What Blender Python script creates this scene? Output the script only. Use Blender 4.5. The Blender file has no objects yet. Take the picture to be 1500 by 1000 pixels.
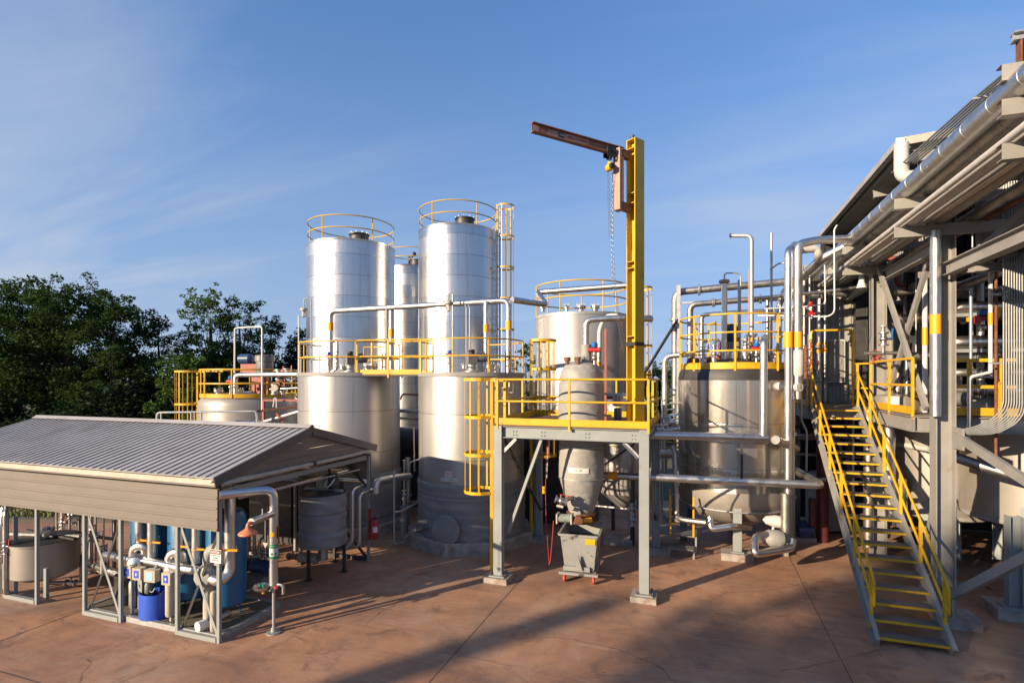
import bpy, math, random
import numpy as np
from mathutils import Vector as V, Matrix, Euler
R = random.Random(7)
sc = bpy.context.scene
C = sc.collection
PI = math.pi
# ---- measuring: photo pixels (1500 x 1000) to metres; world X runs along the shed and tanks, Y into the plant
F, CX, HOR, H = 785.0, 750.0, 555.0, 4.6
sa = 0.3296; ca = math.sqrt(1 - sa * sa)
def c2w(xc, d, z): return V((xc * ca - d * sa, xc * sa + d * ca, z))
def PD(px, py, d): return c2w((px - CX) * d / F, d, H - (py - HOR) * d / F)
def GR(px, py, z=0.0): return PD(px, py, F * (H - z) / (py - HOR))
def OX(px, py, X): return PD(px, py, X / ((px - CX) / F * ca - sa))
def OY(px, py, Y): return PD(px, py, Y / ((px - CX) / F * sa + ca))
def OZ(px, z, d): return c2w((px - CX) * d / F, d, z)

# ---- materials
MT = {}
def nd(t, k, **kw):
    n = t.nodes.new(k)
    for a, b in kw.items(): setattr(n, a, b)
    return n
def mat(name, col, rough=.5, metal=0., col2=None, scale=3., mix=(.35, .65), bump=0., bscale=20., rvar=0., stretch=(1, 1, 1),
        dirt=None, dscale=1.2, dmix=(.55, .75), detail=6., spec=.5, emit=None, trans=0., alpha=1.):
    m = bpy.data.materials.new(name); m.use_nodes = True
    t = m.node_tree; b = t.nodes['Principled BSDF']; L = t.links.new
    b.inputs['Base Color'].default_value = (*col, 1); b.inputs['Roughness'].default_value = rough
    b.inputs['Metallic'].default_value = metal; b.inputs['Specular IOR Level'].default_value = spec
    if trans: b.inputs['Transmission Weight'].default_value = trans
    tc = nd(t, 'ShaderNodeTexCoord'); mp = nd(t, 'ShaderNodeMapping'); mp.inputs['Scale'].default_value = stretch
    L(tc.outputs['Object'], mp.inputs['Vector'])
    def noise(s, det=detail, vec=mp.outputs['Vector']):
        n = nd(t, 'ShaderNodeTexNoise'); n.inputs['Scale'].default_value = s; n.inputs['Detail'].default_value = det
        n.inputs['Roughness'].default_value = .62
        L(vec, n.inputs['Vector']); return n
    def ramp(src, lo, hi):
        r = nd(t, 'ShaderNodeMapRange'); r.inputs['From Min'].default_value = lo; r.inputs['From Max'].default_value = hi
        L(src, r.inputs['Value']); return r.outputs['Result']
    colout = None
    if col2 is not None:
        n = noise(scale); f = ramp(n.outputs['Fac'], *mix)
        x = nd(t, 'ShaderNodeMix', data_type='RGBA'); x.inputs['A'].default_value = (*col, 1); x.inputs['B'].default_value = (*col2, 1)
        L(f, x.inputs['Factor']); colout = x.outputs['Result']
    if dirt is not None:
        n = noise(dscale, 9., tc.outputs['Object']); f = ramp(n.outputs['Fac'], *dmix)
        x = nd(t, 'ShaderNodeMix', data_type='RGBA'); x.inputs['B'].default_value = (*dirt, 1)
        if colout is None: x.inputs['A'].default_value = (*col, 1)
        else: L(colout, x.inputs['A'])
        L(f, x.inputs['Factor']); colout = x.outputs['Result']
    if colout is not None: L(colout, b.inputs['Base Color'])
    if rvar:
        n = noise(scale * 1.7, 4.)
        r = nd(t, 'ShaderNodeMapRange'); r.inputs['From Min'].default_value = .3; r.inputs['From Max'].default_value = .7
        r.inputs['To Min'].default_value = max(.02, rough - rvar); r.inputs['To Max'].default_value = min(1, rough + rvar)
        L(n.outputs['Fac'], r.inputs['Value']); L(r.outputs['Result'], b.inputs['Roughness'])
    if bump:
        n = noise(bscale, 5.); bp = nd(t, 'ShaderNodeBump'); bp.inputs['Strength'].default_value = bump; bp.inputs['Distance'].default_value = .02
        L(n.outputs['Fac'], bp.inputs['Height']); L(bp.outputs['Normal'], b.inputs['Normal'])
    if emit: b.inputs['Emission Color'].default_value = (*emit[:3], 1); b.inputs['Emission Strength'].default_value = emit[3]
    MT[name] = m
    return m
def sheetmat(name, c1, c2, rough, rvar, metal, w, h, radius, seam=.5, wob=.25, wscale=1.5, seamcol=None, wstretch=(1, 1, 1)):
    """sheet metal wrapped round an upright cylinder: laps, panel to panel tint, gentle oil-canning"""
    m = bpy.data.materials.new(name); m.use_nodes = True; t = m.node_tree; b = t.nodes['Principled BSDF']; L = t.links.new
    b.inputs['Metallic'].default_value = metal
    tc = nd(t, 'ShaderNodeTexCoord'); sp = nd(t, 'ShaderNodeSeparateXYZ'); L(tc.outputs['Object'], sp.inputs[0])
    at = nd(t, 'ShaderNodeMath', operation='ARCTAN2'); L(sp.outputs['Y'], at.inputs[0]); L(sp.outputs['X'], at.inputs[1])
    mu = nd(t, 'ShaderNodeMath', operation='MULTIPLY'); L(at.outputs[0], mu.inputs[0]); mu.inputs[1].default_value = radius
    cb = nd(t, 'ShaderNodeCombineXYZ'); L(mu.outputs[0], cb.inputs[0]); L(sp.outputs['Z'], cb.inputs[1])
    br = nd(t, 'ShaderNodeTexBrick'); L(cb.outputs[0], br.inputs['Vector'])
    br.inputs['Scale'].default_value = 1; br.inputs['Brick Width'].default_value = w; br.inputs['Row Height'].default_value = h
    br.inputs['Mortar Size'].default_value = .012; br.inputs['Mortar Smooth'].default_value = .6; br.inputs['Bias'].default_value = 0
    br.inputs['Color1'].default_value = (0, 0, 0, 1); br.inputs['Color2'].default_value = (1, 1, 1, 1); br.inputs['Mortar'].default_value = (.5, .5, .5, 1)
    mp = nd(t, 'ShaderNodeMapping'); mp.inputs['Scale'].default_value = wstretch; L(tc.outputs['Object'], mp.inputs[0])
    n1 = nd(t, 'ShaderNodeTexNoise'); n1.inputs['Scale'].default_value = wscale; n1.inputs['Detail'].default_value = 3; L(mp.outputs[0], n1.inputs['Vector'])
    n2 = nd(t, 'ShaderNodeTexNoise'); n2.inputs['Scale'].default_value = 9; n2.inputs['Detail'].default_value = 8; L(tc.outputs['Object'], n2.inputs['Vector'])
    av = nd(t, 'ShaderNodeMath', operation='ADD'); L(br.outputs['Color'], av.inputs[0]); L(n2.outputs['Fac'], av.inputs[1])
    hf = nd(t, 'ShaderNodeMath', operation='MULTIPLY'); L(av.outputs[0], hf.inputs[0]); hf.inputs[1].default_value = .5
    x = nd(t, 'ShaderNodeMix', data_type='RGBA'); x.inputs['A'].default_value = (*c1, 1); x.inputs['B'].default_value = (*c2, 1); L(hf.outputs[0], x.inputs['Factor'])
    sm = nd(t, 'ShaderNodeMapping'); sm.inputs['Scale'].default_value = (5, 5, .22); L(tc.outputs['Object'], sm.inputs[0])
    sn = nd(t, 'ShaderNodeTexNoise'); sn.inputs['Scale'].default_value = 1.4; sn.inputs['Detail'].default_value = 7; L(sm.outputs[0], sn.inputs['Vector'])
    sr = nd(t, 'ShaderNodeMapRange'); sr.inputs[1].default_value = .52; sr.inputs[2].default_value = .75; sr.inputs[3].default_value = 0; sr.inputs[4].default_value = .55; L(sn.outputs['Fac'], sr.inputs[0])
    x2 = nd(t, 'ShaderNodeMix', data_type='RGBA'); L(sr.outputs[0], x2.inputs['Factor']); L(x.outputs['Result'], x2.inputs['A']); x2.inputs['B'].default_value = (*(v * .62 for v in c1), 1); x = x2
    y = nd(t, 'ShaderNodeMix', data_type='RGBA'); L(x.outputs['Result'], y.inputs['A']); L(br.outputs['Fac'], y.inputs['Factor'])
    y.inputs['B'].default_value = (*(seamcol or tuple(v * .55 for v in c1)), 1); L(y.outputs['Result'], b.inputs['Base Color'])
    r = nd(t, 'ShaderNodeMapRange'); r.inputs['To Min'].default_value = rough - rvar; r.inputs['To Max'].default_value = rough + rvar
    L(hf.outputs[0], r.inputs['Value']); L(r.outputs['Result'], b.inputs['Roughness'])
    ad = nd(t, 'ShaderNodeMath', operation='MULTIPLY_ADD'); L(br.outputs['Fac'], ad.inputs[0]); ad.inputs[1].default_value = -seam; L(n1.outputs['Fac'], ad.inputs[2])
    bp = nd(t, 'ShaderNodeBump'); bp.inputs['Strength'].default_value = wob; bp.inputs['Distance'].default_value = .05
    L(ad.outputs[0], bp.inputs['Height']); L(bp.outputs['Normal'], b.inputs['Normal'])
    MT[name] = m; return m

mat('yellow', (.64, .37, .009), .45, col2=(.52, .28, .008), scale=1.6, dirt=(.24, .13, .05), dscale=7, dmix=(.60, .74), bump=.06)
mat('yellowdeep', (.56, .36, .016), .45, col2=(.46, .29, .015), scale=1.5, dirt=(.25, .15, .05), dscale=2.5, dmix=(.62, .8), bump=.08)
mat('steelgrey', (.25, .27, .265), .5, col2=(.21, .23, .225), scale=2, dirt=(.16, .12, .09), dscale=3, dmix=(.62, .8), bump=.05)
mat('steelwarm', (.27, .262, .242), .55, col2=(.22, .213, .196), scale=2, dirt=(.2, .12, .07), dscale=3, dmix=(.6, .78), bump=.05)
mat('galv', (.42, .43, .43), .48, .55, col2=(.33, .34, .34), scale=6, rvar=.08, dirt=(.2, .15, .1), dscale=3, dmix=(.62, .8))
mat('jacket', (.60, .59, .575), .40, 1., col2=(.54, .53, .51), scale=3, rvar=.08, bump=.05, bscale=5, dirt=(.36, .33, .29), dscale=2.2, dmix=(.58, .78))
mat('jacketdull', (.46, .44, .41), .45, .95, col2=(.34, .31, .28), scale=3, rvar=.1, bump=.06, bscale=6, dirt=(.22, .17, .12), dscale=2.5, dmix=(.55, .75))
mat('stainpipe', (.50, .48, .46), .34, .95, col2=(.40, .38, .36), scale=5, rvar=.08)
mat('darksteel', (.055, .055, .056), .5, .2, col2=(.03, .03, .032), scale=5, dirt=(.09, .06, .04), dscale=3)
mat('flatblack', (.018, .018, .018), .7)  # flat black; doubles as painted shade on the shed brace and eave gap
mat('rust', (.20, .075, .035), .75, col2=(.10, .04, .022), scale=7, bump=.25, bscale=30)
mat('primer', (.36, .225, .18), .6, col2=(.30, .17, .13), scale=4, dirt=(.2, .09, .05), dscale=4, dmix=(.6, .8))
mat('rustbeam', (.25, .105, .06), .65, col2=(.17, .07, .04), scale=5, bump=.1)
mat('redprimer', (.30, .075, .05), .6, col2=(.22, .06, .04), scale=5)
mat('red', (.36, .016, .014), .4)
mat('redhose', (.36, .03, .024), .5)
mat('whitepvc', (.52, .50, .47), .5, col2=(.44, .42, .385), scale=5, bump=.08)
mat('whitepaint', (.62, .61, .59), .5, col2=(.55, .54, .51), scale=6)
mat('cream', (.42, .37, .29), .45, col2=(.37, .325, .255), scale=5)
mat('orange', (.72, .22, .10), .42, col2=(.64, .18, .08), scale=5)
mat('tapeorange', (.80, .33, .01), .5)
mat('concretepad', (.34, .305, .27), .85, col2=(.20, .178, .155), scale=4, bump=.25, bscale=25, dirt=(.22, .13, .09), dscale=2)
mat('blanket', (.22, .22, .218), .6, col2=(.175, .175, .175), scale=2.2, bump=1.0, bscale=3.4, stretch=(1, 1, 1.7), spec=.4)
mat('blanketlight', (.30, .29, .265), .55, col2=(.25, .24, .22), scale=2.5, bump=.9, bscale=6, stretch=(1, 1, 1.5), spec=.45)
mat('bluetank', (.006, .12, .27), .35, col2=(.005, .095, .22), scale=2, spec=.6)
mat('bluebarrel', (.02, .085, .50), .42, col2=(.018, .07, .42), scale=3)
mat('bluelabel', (.02, .07, .5), .4)
mat('bluelight', (.25, .5, .75), .4)
mat('bluemotor', (.018, .055, .15), .4, col2=(.014, .04, .11), scale=5)
mat('bluehandle', (.01, .12, .42), .4)
mat('green', (.01, .22, .08), .5)
mat('ink', (.012, .012, .012), .6)
mat('inkwhite', (.82, .82, .80), .5)
mat('inkred', (.62, .03, .02), .5)
mat('glass', (.80, .80, .76), .12, spec=.6, trans=.55)
mat('motorgrey', (.20, .205, .20), .5, .2, col2=(.13, .13, .13), scale=6)
mat('greengrey', (.27, .32, .28), .5, col2=(.2, .24, .21), scale=6, dirt=(.2, .1, .05), dscale=5)
mat('cartgrey', (.25, .25, .235), .5, col2=(.21, .21, .197), scale=3, dirt=(.06, .055, .05), dscale=4, dmix=(.6, .66), bump=.05)
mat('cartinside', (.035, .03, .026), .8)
mat('chain', (.30, .29, .26), .45, .8)
mat('hoistyellow', (.6, .36, .02), .45)
mat('casterred', (.45, .06, .04), .5)
mat('blackband', (.022, .022, .023), .55, col2=(.045, .043, .04), scale=3, bump=.2, bscale=10)
mat('trimdark', (.095, .088, .088), .5, col2=(.075, .07, .07), scale=3)
mat('roofmetal', (.40, .385, .37), .55, .1, col2=(.33, .315, .30), scale=1.3, rvar=.06, dirt=(.22, .19, .165), dscale=.9, dmix=(.56, .8))
mat('eavecream', (.46, .41, .34), .6, col2=(.38, .33, .27), scale=6)
mat('siding', (.165, .143, .122), .5, col2=(.145, .127, .108), scale=1.5, stretch=(1, 1, 3), bump=.03)
mat('sidingdark', (.14, .125, .108), .5, col2=(.12, .107, .092), scale=1.5)
mat('corrugated', (.30, .285, .255), .5, col2=(.25, .24, .21), scale=1.2, stretch=(1, 1, .3), dirt=(.25, .2, .15), dscale=1.5)
mat('interiorshade', (.022, .022, .022), .9)  # near-black so that deep shade is carried by the colour
mat('grating', (.10, .085, .06), .7, col2=(.15, .12, .08), scale=30, bump=.3, bscale=60)
mat('deckbrown', (.15, .085, .055), .8, col2=(.11, .06, .04), scale=5, bump=.2)
mat('treadgrate', (.20, .20, .19), .6, .3, col2=(.10, .095, .09), scale=60)
mat('beigevessel', (.33, .305, .27), .45, .4, col2=(.28, .26, .23), scale=1.2, dirt=(.28, .2, .14), dscale=1.3, dmix=(.55, .8), bump=.04)
mat('shadedred', (.10, .012, .012), .5, col2=(.06, .01, .01), scale=5)  # red darkened to carry the shade beside the stairs
mat('conduit', (.27, .28, .275), .45, .5, col2=(.22, .23, .225), scale=8)
mat('foil', (.66, .65, .63), .32, 1., col2=(.54, .52, .5), scale=6, bump=.4, bscale=9)
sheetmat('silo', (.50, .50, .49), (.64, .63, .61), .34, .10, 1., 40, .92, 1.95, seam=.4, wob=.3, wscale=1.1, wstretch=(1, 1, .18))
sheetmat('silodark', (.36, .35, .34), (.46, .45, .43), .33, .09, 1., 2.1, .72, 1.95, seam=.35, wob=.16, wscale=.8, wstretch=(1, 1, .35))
sheetmat('batch', (.33, .315, .295), (.38, .36, .335), .42, .06, .65, 4.8, 1.22, 1.5, seam=.5, wob=.06, wscale=1.1, seamcol=(.17, .15, .13))
sheetmat('greytank', (.33, .32, .30), (.37, .355, .335), .45, .05, .5, 5.5, 1.9, 1.8, seam=.5, wob=.06, wscale=.9, seamcol=(.33, .31, .28))
sheetmat('reactor', (.52, .49, .45), (.58, .55, .50), .25, .06, .88, 2.35, 1.15, 1.49, seam=.4, wob=.2, wscale=1.5, wstretch=(1, 1, .5))

# ---- mesh building
class MB:
    def __init__(s): s.v = []; s.f = []; s.mi = []; s.mats = []; s.ec = None
    def m(s, name):
        if name not in s.mats: s.mats.append(name)
        return s.mats.index(name)
    def add(s, vs, fs, mt):
        o = len(s.v); s.v.extend(tuple(v) for v in vs); k = s.m(mt)
        for f in fs: s.f.append([o + i for i in f]); s.mi.append(k)
        return s
    def box(s, c, d, mt, rz=0., rot=None):
        hx, hy, hz = d[0] / 2, d[1] / 2, d[2] / 2; c = V(c)
        q = rot or Matrix.Rotation(rz, 3, 'Z')
        vs = [c + q @ V((x, y, z)) for z in (-hz, hz) for x, y in ((-hx, -hy), (hx, -hy), (hx, hy), (-hx, hy))]
        return s.add(vs, [(3, 2, 1, 0), (4, 5, 6, 7), (0, 1, 5, 4), (1, 2, 6, 5), (2, 3, 7, 6), (3, 0, 4, 7)], mt)
    def frame(s, p, q, up=(0, 0, 1)):
        p = V(p); q = V(q); z = (q - p); l = z.length; z.normalize(); u = V(up)
        if abs(z.dot(u)) > .985: u = V((0, 1, 0)) if abs(z.y) < .9 else V((1, 0, 0))
        x = u.cross(z).normalized(); y = z.cross(x)
        return (p + q) / 2, Matrix((x, y, z)).transposed(), l
    def bar(s, p, q, w, h, mt, up=(0, 0, 1)):
        c, rot, l = s.frame(p, q, up); return s.box(c, (w, h, l), mt, rot=rot)
    def ibeam(s, p, q, w, h, mt, up=(0, 0, 1), tf=.016, tw=.011, chan=0):
        """flanges of width w, depth h measured along up; chan=+-1 puts the web on one side"""
        c, rot, l = s.frame(p, q, up)
        for k in (-1, 1): s.box(c + rot @ V((0, k * (h - tf) / 2, 0)), (w, tf, l), mt, rot=rot)
        return s.box(c + rot @ V((chan * (w - tw) / 2, 0, 0)), (tw, h - 2 * tf, l), mt, rot=rot)
    def angle(s, p, q, a, mt, up=(0, 0, 1), t=.008):
        c, rot, l = s.frame(p, q, up)
        s.box(c + rot @ V((0, -(a - t) / 2, 0)), (a, t, l), mt, rot=rot)
        return s.box(c + rot @ V((-(a - t) / 2, t / 2, 0)), (t, a - t, l), mt, rot=rot)
    def sweep(s, pts, r, mt, seg=10, closed=False, cap=True):
        pts = [V(p) for p in pts]; n = len(pts); rs = r if isinstance(r, (list, tuple)) else [r] * n
        ts = []
        for i in range(n):
            a = pts[i - 1] if (i or closed) else pts[i]; b = pts[(i + 1) % n] if (i < n - 1 or closed) else pts[i]
            ts.append((b - a).normalized())
        u = V((0, 0, 1)) if abs(ts[0].z) < .9 else V((1, 0, 0))
        x = (u - ts[0] * u.dot(ts[0])).normalized(); vs = []
        for i in range(n):
            x = x - ts[i] * x.dot(ts[i])
            x = x.normalized() if x.length > 1e-6 else ts[i].orthogonal().normalized()
            y = ts[i].cross(x)
            for k in range(seg):
                a = 2 * PI * k / seg; vs.append(pts[i] + (x * math.cos(a) + y * math.sin(a)) * rs[i])
        fs = []
        for i in range(n if closed else n - 1):
            j = (i + 1) % n
            for k in range(seg): l = (k + 1) % seg; fs.append((i * seg + k, i * seg + l, j * seg + l, j * seg + k))
        if cap and not closed:
            fs.append(tuple(reversed(range(seg)))); fs.append(tuple((n - 1) * seg + k for k in range(seg)))
        return s.add(vs, fs, mt)
    def tube(s, pts, r, mt, bend=0., seg=10, closed=False, bs=5):
        pts = [V(p) for p in pts]
        if bend > 0 and len(pts) > 2:
            out = []; n = len(pts)
            for i in range(n):
                if not closed and i in (0, n - 1): out.append(pts[i]); continue
                a, b, c = pts[i - 1], pts[i], pts[(i + 1) % n]
                d1 = (a - b); d2 = (c - b); l = min(bend, d1.length * .49, d2.length * .49)
                if d1.angle(d2) > 3.10: out.append(b); continue
                p, q = b + d1.normalized() * l, b + d2.normalized() * l
                for k in range(bs + 1):
                    t = k / bs; out.append(p * (1 - t) ** 2 + b * 2 * t * (1 - t) + q * t * t)
            pts = out
        return s.sweep(pts, r, mt, seg, closed)
    def jog(s, pts, r, mt, bend, pitch=.9, seg=14):
        """a clad pipe: the run plus slightly proud lap bands along it"""
        s.tube(pts, r, mt, bend, seg)
        for a, b in zip(pts[:-1], pts[1:]):
            a = V(a); b = V(b); l = (b - a).length; k = int(l / pitch)
            for i in range(1, k + 1):
                p = a + (b - a) * (i / (k + 1)); d = (b - a).normalized() * .014
                s.sweep([p - d, p + d], r * 1.02, mt, seg)
            if mt in ('jacketdull', 'stainpipe') and r < .13 and l > 1.3:
                for f in ((.5,) if l < 3 else (.22, .5, .78)):
                    p = a + (b - a) * f; e = (b - a).normalized()
                    for o in (-.022, .022): s.sweep([p + e * (o - .012), p + e * (o + .012)], r * 1.55, 'galv', 16)
                    x = e.orthogonal().normalized()
                    for k in range(6): q = p + (Matrix.Rotation(k * PI / 3, 3, e) @ x) * r * 1.33; s.sweep([q - e * .05, q + e * .05], .009, 'rust', 5)
        return s
    def lathe(s, prof, c, mt, seg=48, a0=0., a1=2 * PI, axis=None):
        c = V(c); full = abs(a1 - a0 - 2 * PI) < 1e-6; n = seg if full else seg + 1
        q = Matrix.Identity(3) if axis is None else V(axis).normalized().to_track_quat('Z', 'Y').to_matrix()
        vs = []
        for r, z in prof:
            for k in range(n):
                a = a0 + (a1 - a0) * k / seg; vs.append(c + q @ V((r * math.cos(a), r * math.sin(a), z)))
        fs = []
        for i in range(len(prof) - 1):
            for k in range(seg):
                l = (k + 1) % n; fs.append((i * n + k, i * n + l, (i + 1) * n + l, (i + 1) * n + k))
        if full:
            if prof[0][0] > 1e-4: fs.append(tuple(reversed(range(n))))
            if prof[-1][0] > 1e-4: fs.append(tuple((len(prof) - 1) * n + k for k in range(n)))
        return s.add(vs, fs, mt)
    def cyl(s, p, q, r, mt, seg=16, r2=None):
        return s.sweep([p, q], [r, r if r2 is None else r2], mt, seg)
    def arc(s, c, rad, a0, a1, z, r, mt, n=40, seg=7, zf=None):
        full = abs(abs(a1 - a0) - 2 * PI) < 1e-6; c = V(c)
        pts = [V((c.x + rad * math.cos(a0 + (a1 - a0) * i / n), c.y + rad * math.sin(a0 + (a1 - a0) * i / n), z)) for i in range(n + (0 if full else 1))]
        return s.sweep(pts, r, mt, seg, closed=full)
    def band(s, c, rad, a0, a1, z0, z1, mt, t=.006, n=40):
        """upright curved strip with thickness"""
        c = V(c); full = abs(abs(a1 - a0) - 2 * PI) < 1e-6; vs = []; m = n if full else n + 1
        for i in range(m):
            a = a0 + (a1 - a0) * i / n; x, y = math.cos(a), math.sin(a)
            for rr, z in ((rad, z0), (rad + t, z0), (rad + t, z1), (rad, z1)): vs.append((c.x + rr * x, c.y + rr * y, z))
        fs = []
        for i in range(n):
            j = (i + 1) % m
            for k in range(4): l = (k + 1) % 4; fs.append((i * 4 + k, j * 4 + k, j * 4 + l, i * 4 + l))
        if not full: fs += [(0, 1, 2, 3), tuple(n * 4 + k for k in (3, 2, 1, 0))]
        return s.add(vs, fs, mt)
    def prism(s, poly, p, q, mt, up=(0, 0, 1)):
        """outline (x, y) swept from p to q"""
        c, rot, l = s.frame(p, q, up); n = len(poly); vs = [c + rot @ V((x, y, z)) for z in (-l / 2, l / 2) for x, y in poly]
        fs = [tuple(reversed(range(n))), tuple(range(n, 2 * n))] + [(i, (i + 1) % n, n + (i + 1) % n, n + i) for i in range(n)]
        return s.add(vs, fs, mt)
    def poly(s, pts, t, mt):
        """flat polygon (world points) given thickness t along its normal"""
        pts = [V(p) for p in pts]; nrm = (pts[1] - pts[0]).cross(pts[2] - pts[0]).normalized() * t; n = len(pts)
        vs = pts + [p + nrm for p in pts]
        fs = [tuple(reversed(range(n))), tuple(range(n, 2 * n))] + [(i, (i + 1) % n, n + (i + 1) % n, n + i) for i in range(n)]
        return s.add(vs, fs, mt)
    def ball(s, c, r, mt, seg=12, sz=1.):
        k = seg // 2; return s.lathe([(max(1e-5, r * math.sin(PI * i / k)), -r * sz * math.cos(PI * i / k)) for i in range(k + 1)], c, mt, seg)
    def build(s, name, parent=None, org=None, label=None):
        me = bpy.data.meshes.new(name); vs = np.array(s.v, dtype=float).reshape(-1, 3)
        o = V(org) if org is not None else (ROOTS.get(parent.name, V((0, 0, 0))) if parent else V((0, 0, 0)))
        vs = vs - np.array(o)
        me.from_pydata(vs.tolist(), [], s.f)
        for n in s.mats: me.materials.append(MT[n])
        me.polygons.foreach_set('material_index', s.mi); me.polygons.foreach_set('use_smooth', [True] * len(s.f))
        me.set_sharp_from_angle(angle=math.radians(32)); me.update()
        ob = bpy.data.objects.new(name, me); C.objects.link(ob)
        if parent: ob.parent = parent
        else: ob.location = o
        if label: ob['label'] = label
        return ob
ROOTS = {}
def thing(name, label, cat, loc, group=None):
    o = bpy.data.objects.new(name, None); o.empty_display_size = .2; C.objects.link(o); o.location = V(loc)
    o['label'] = label; o['category'] = cat; o['kind'] = 'thing'
    if group: o['group'] = group
    ROOTS[o.name] = V(loc); return o
def one(mb, name, label, cat, org=None, group=None, kind=None):
    if org is None:
        a = np.array(mb.v); org = V(((a[:, 0].min() + a[:, 0].max()) / 2, (a[:, 1].min() + a[:, 1].max()) / 2, a[:, 2].min()))
    o = mb.build(name, None, org); ROOTS[o.name] = V(org)
    if label: o['label'] = label
    if cat: o['category'] = cat
    if group: o['group'] = group
    if kind or label: o['kind'] = kind or 'thing'
    return o
def copy_tree(o, loc=None, label=None, rz=None, parent=None):
    c = o.copy(); C.objects.link(c)
    if parent: c.parent = parent
    if loc is not None: c.location = V(loc); ROOTS[c.name] = V(loc)
    if label: c['label'] = label
    if rz is not None: c.rotation_euler = (0, 0, rz)
    for ch in list(o.children): copy_tree(ch, parent=c)
    return c
def text(s, body, size, p, nrm, mt, ext=.0015, align='CENTER', shear=0., bend=None):
    """lettering as mesh: body centred at p, facing nrm (horizontal); bend=(centre, radius) wraps it on a cylinder"""
    cu = bpy.data.curves.new('lettering', 'FONT'); cu.body = body; cu.size = size; cu.align_x = align; cu.align_y = 'CENTER'; cu.shear = shear; cu.extrude = ext
    ob = bpy.data.objects.new('lettering', cu); C.objects.link(ob); dg = bpy.context.evaluated_depsgraph_get(); dg.update()
    me = bpy.data.meshes.new_from_object(ob.evaluated_get(dg)); bpy.data.objects.remove(ob)
    n = V(nrm).normalized(); x = V((0, 0, 1)).cross(n).normalized(); y = n.cross(x); p = V(p); vs = []
    for v in me.vertices:
        if bend:
            c, rad = bend; a0 = math.atan2(n.y, n.x); a = a0 + v.co.x / rad; rr = rad + v.co.z
            vs.append(V((c[0] + rr * math.cos(a), c[1] + rr * math.sin(a), p.z + v.co.y)))
        else: vs.append(p + x * v.co.x + y * v.co.y + n * v.co.z)
    s.add(vs, [tuple(f.vertices) for f in me.polygons], mt); bpy.data.meshes.remove(me); bpy.data.curves.remove(cu)
    return s
def pipe(name, label, pts, r, mt='jacket', bend=None, cat='pipe', group=None, seg=14, jog=True, extra=None, pitch=.9):
    b = MB(); bend = r * 2.6 if bend is None else bend
    (b.jog(pts, r, mt, bend, pitch, seg) if jog else b.tube(pts, r, mt, bend, seg))
    if extra:
        o = thing(name, label, cat, pts[0], group); b.build('pipe_run', o); extra(o)
        return o
    return one(b, name, label, cat, group=group)
def tape(o, p, q, r, mt='tapeorange', name='marker_band'):
    MB().cyl(p, q, r, mt, 16).build(name, o)
# ---- camera, sky, sun
cam = bpy.data.objects.new('camera', bpy.data.cameras.new('camera')); C.objects.link(cam); sc.camera = cam
cam.location = (0, 0, H); cam.rotation_euler = (PI / 2, 0, math.asin(sa))
cam.data.lens = F / 1500 * 36; cam.data.shift_y = (HOR - 500) / 1500; cam.data.clip_end = 2000; cam.data.clip_start = .1
SUN_EL = math.radians(16); sd = V((.599, .801, 0)).normalized()
travel = V((sd.x * math.cos(SUN_EL), sd.y * math.cos(SUN_EL), -math.sin(SUN_EL)))
sl = bpy.data.lights.new('sun', 'SUN'); sl.energy = 5.0; sl.angle = math.radians(.53); sl.color = (1., .79, .55)
so = bpy.data.objects.new('sun', sl); C.objects.link(so); so.rotation_euler = travel.to_track_quat('-Z', 'Y').to_euler(); so.location = (-30, -40, 30)
w = bpy.data.worlds.new('World'); sc.world = w; w.use_nodes = True; t = w.node_tree; L = t.links.new
bg = t.nodes['Background']; bg.inputs['Strength'].default_value = .15
sky = nd(t, 'ShaderNodeTexSky', sky_type='NISHITA', sun_disc=False, sun_elevation=SUN_EL)
sky.sun_rotation = math.atan2(-sd.x, -sd.y); sky.air_density = 1; sky.dust_density = .05; sky.ozone_density = 5; sky.altitude = 100
tc = nd(t, 'ShaderNodeTexCoord'); sp = nd(t, 'ShaderNodeSeparateXYZ'); L(tc.outputs['Generated'], sp.inputs[0])
vm = nd(t, 'ShaderNodeCombineXYZ'); mz = nd(t, 'ShaderNodeMath', operation='MULTIPLY_ADD'); L(sp.outputs['Z'], mz.inputs[0]); mz.inputs[1].default_value = .82; mz.inputs[2].default_value = .3
L(sp.outputs['X'], vm.inputs[0]); L(sp.outputs['Y'], vm.inputs[1]); L(mz.outputs[0], vm.inputs[2]); vn = nd(t, 'ShaderNodeVectorMath', operation='NORMALIZE'); L(vm.outputs[0], vn.inputs[0]); L(vn.outputs[0], sky.inputs[0])
hz = nd(t, 'ShaderNodeMapRange'); L(sp.outputs['Z'], hz.inputs[0])
for i, v in ((1, .0), (2, .66), (3, .95), (4, .0)): hz.inputs[i].default_value = v
hp_ = nd(t, 'ShaderNodeMath', operation='POWER'); L(hz.outputs[0], hp_.inputs[0]); hp_.inputs[1].default_value = 1.75
hx = nd(t, 'ShaderNodeMix', data_type='RGBA'); L(hp_.outputs[0], hx.inputs['Factor']); L(sky.outputs[0], hx.inputs['A']); hx.inputs['B'].default_value = (1.46, 1.86, 2.4, 1)
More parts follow.
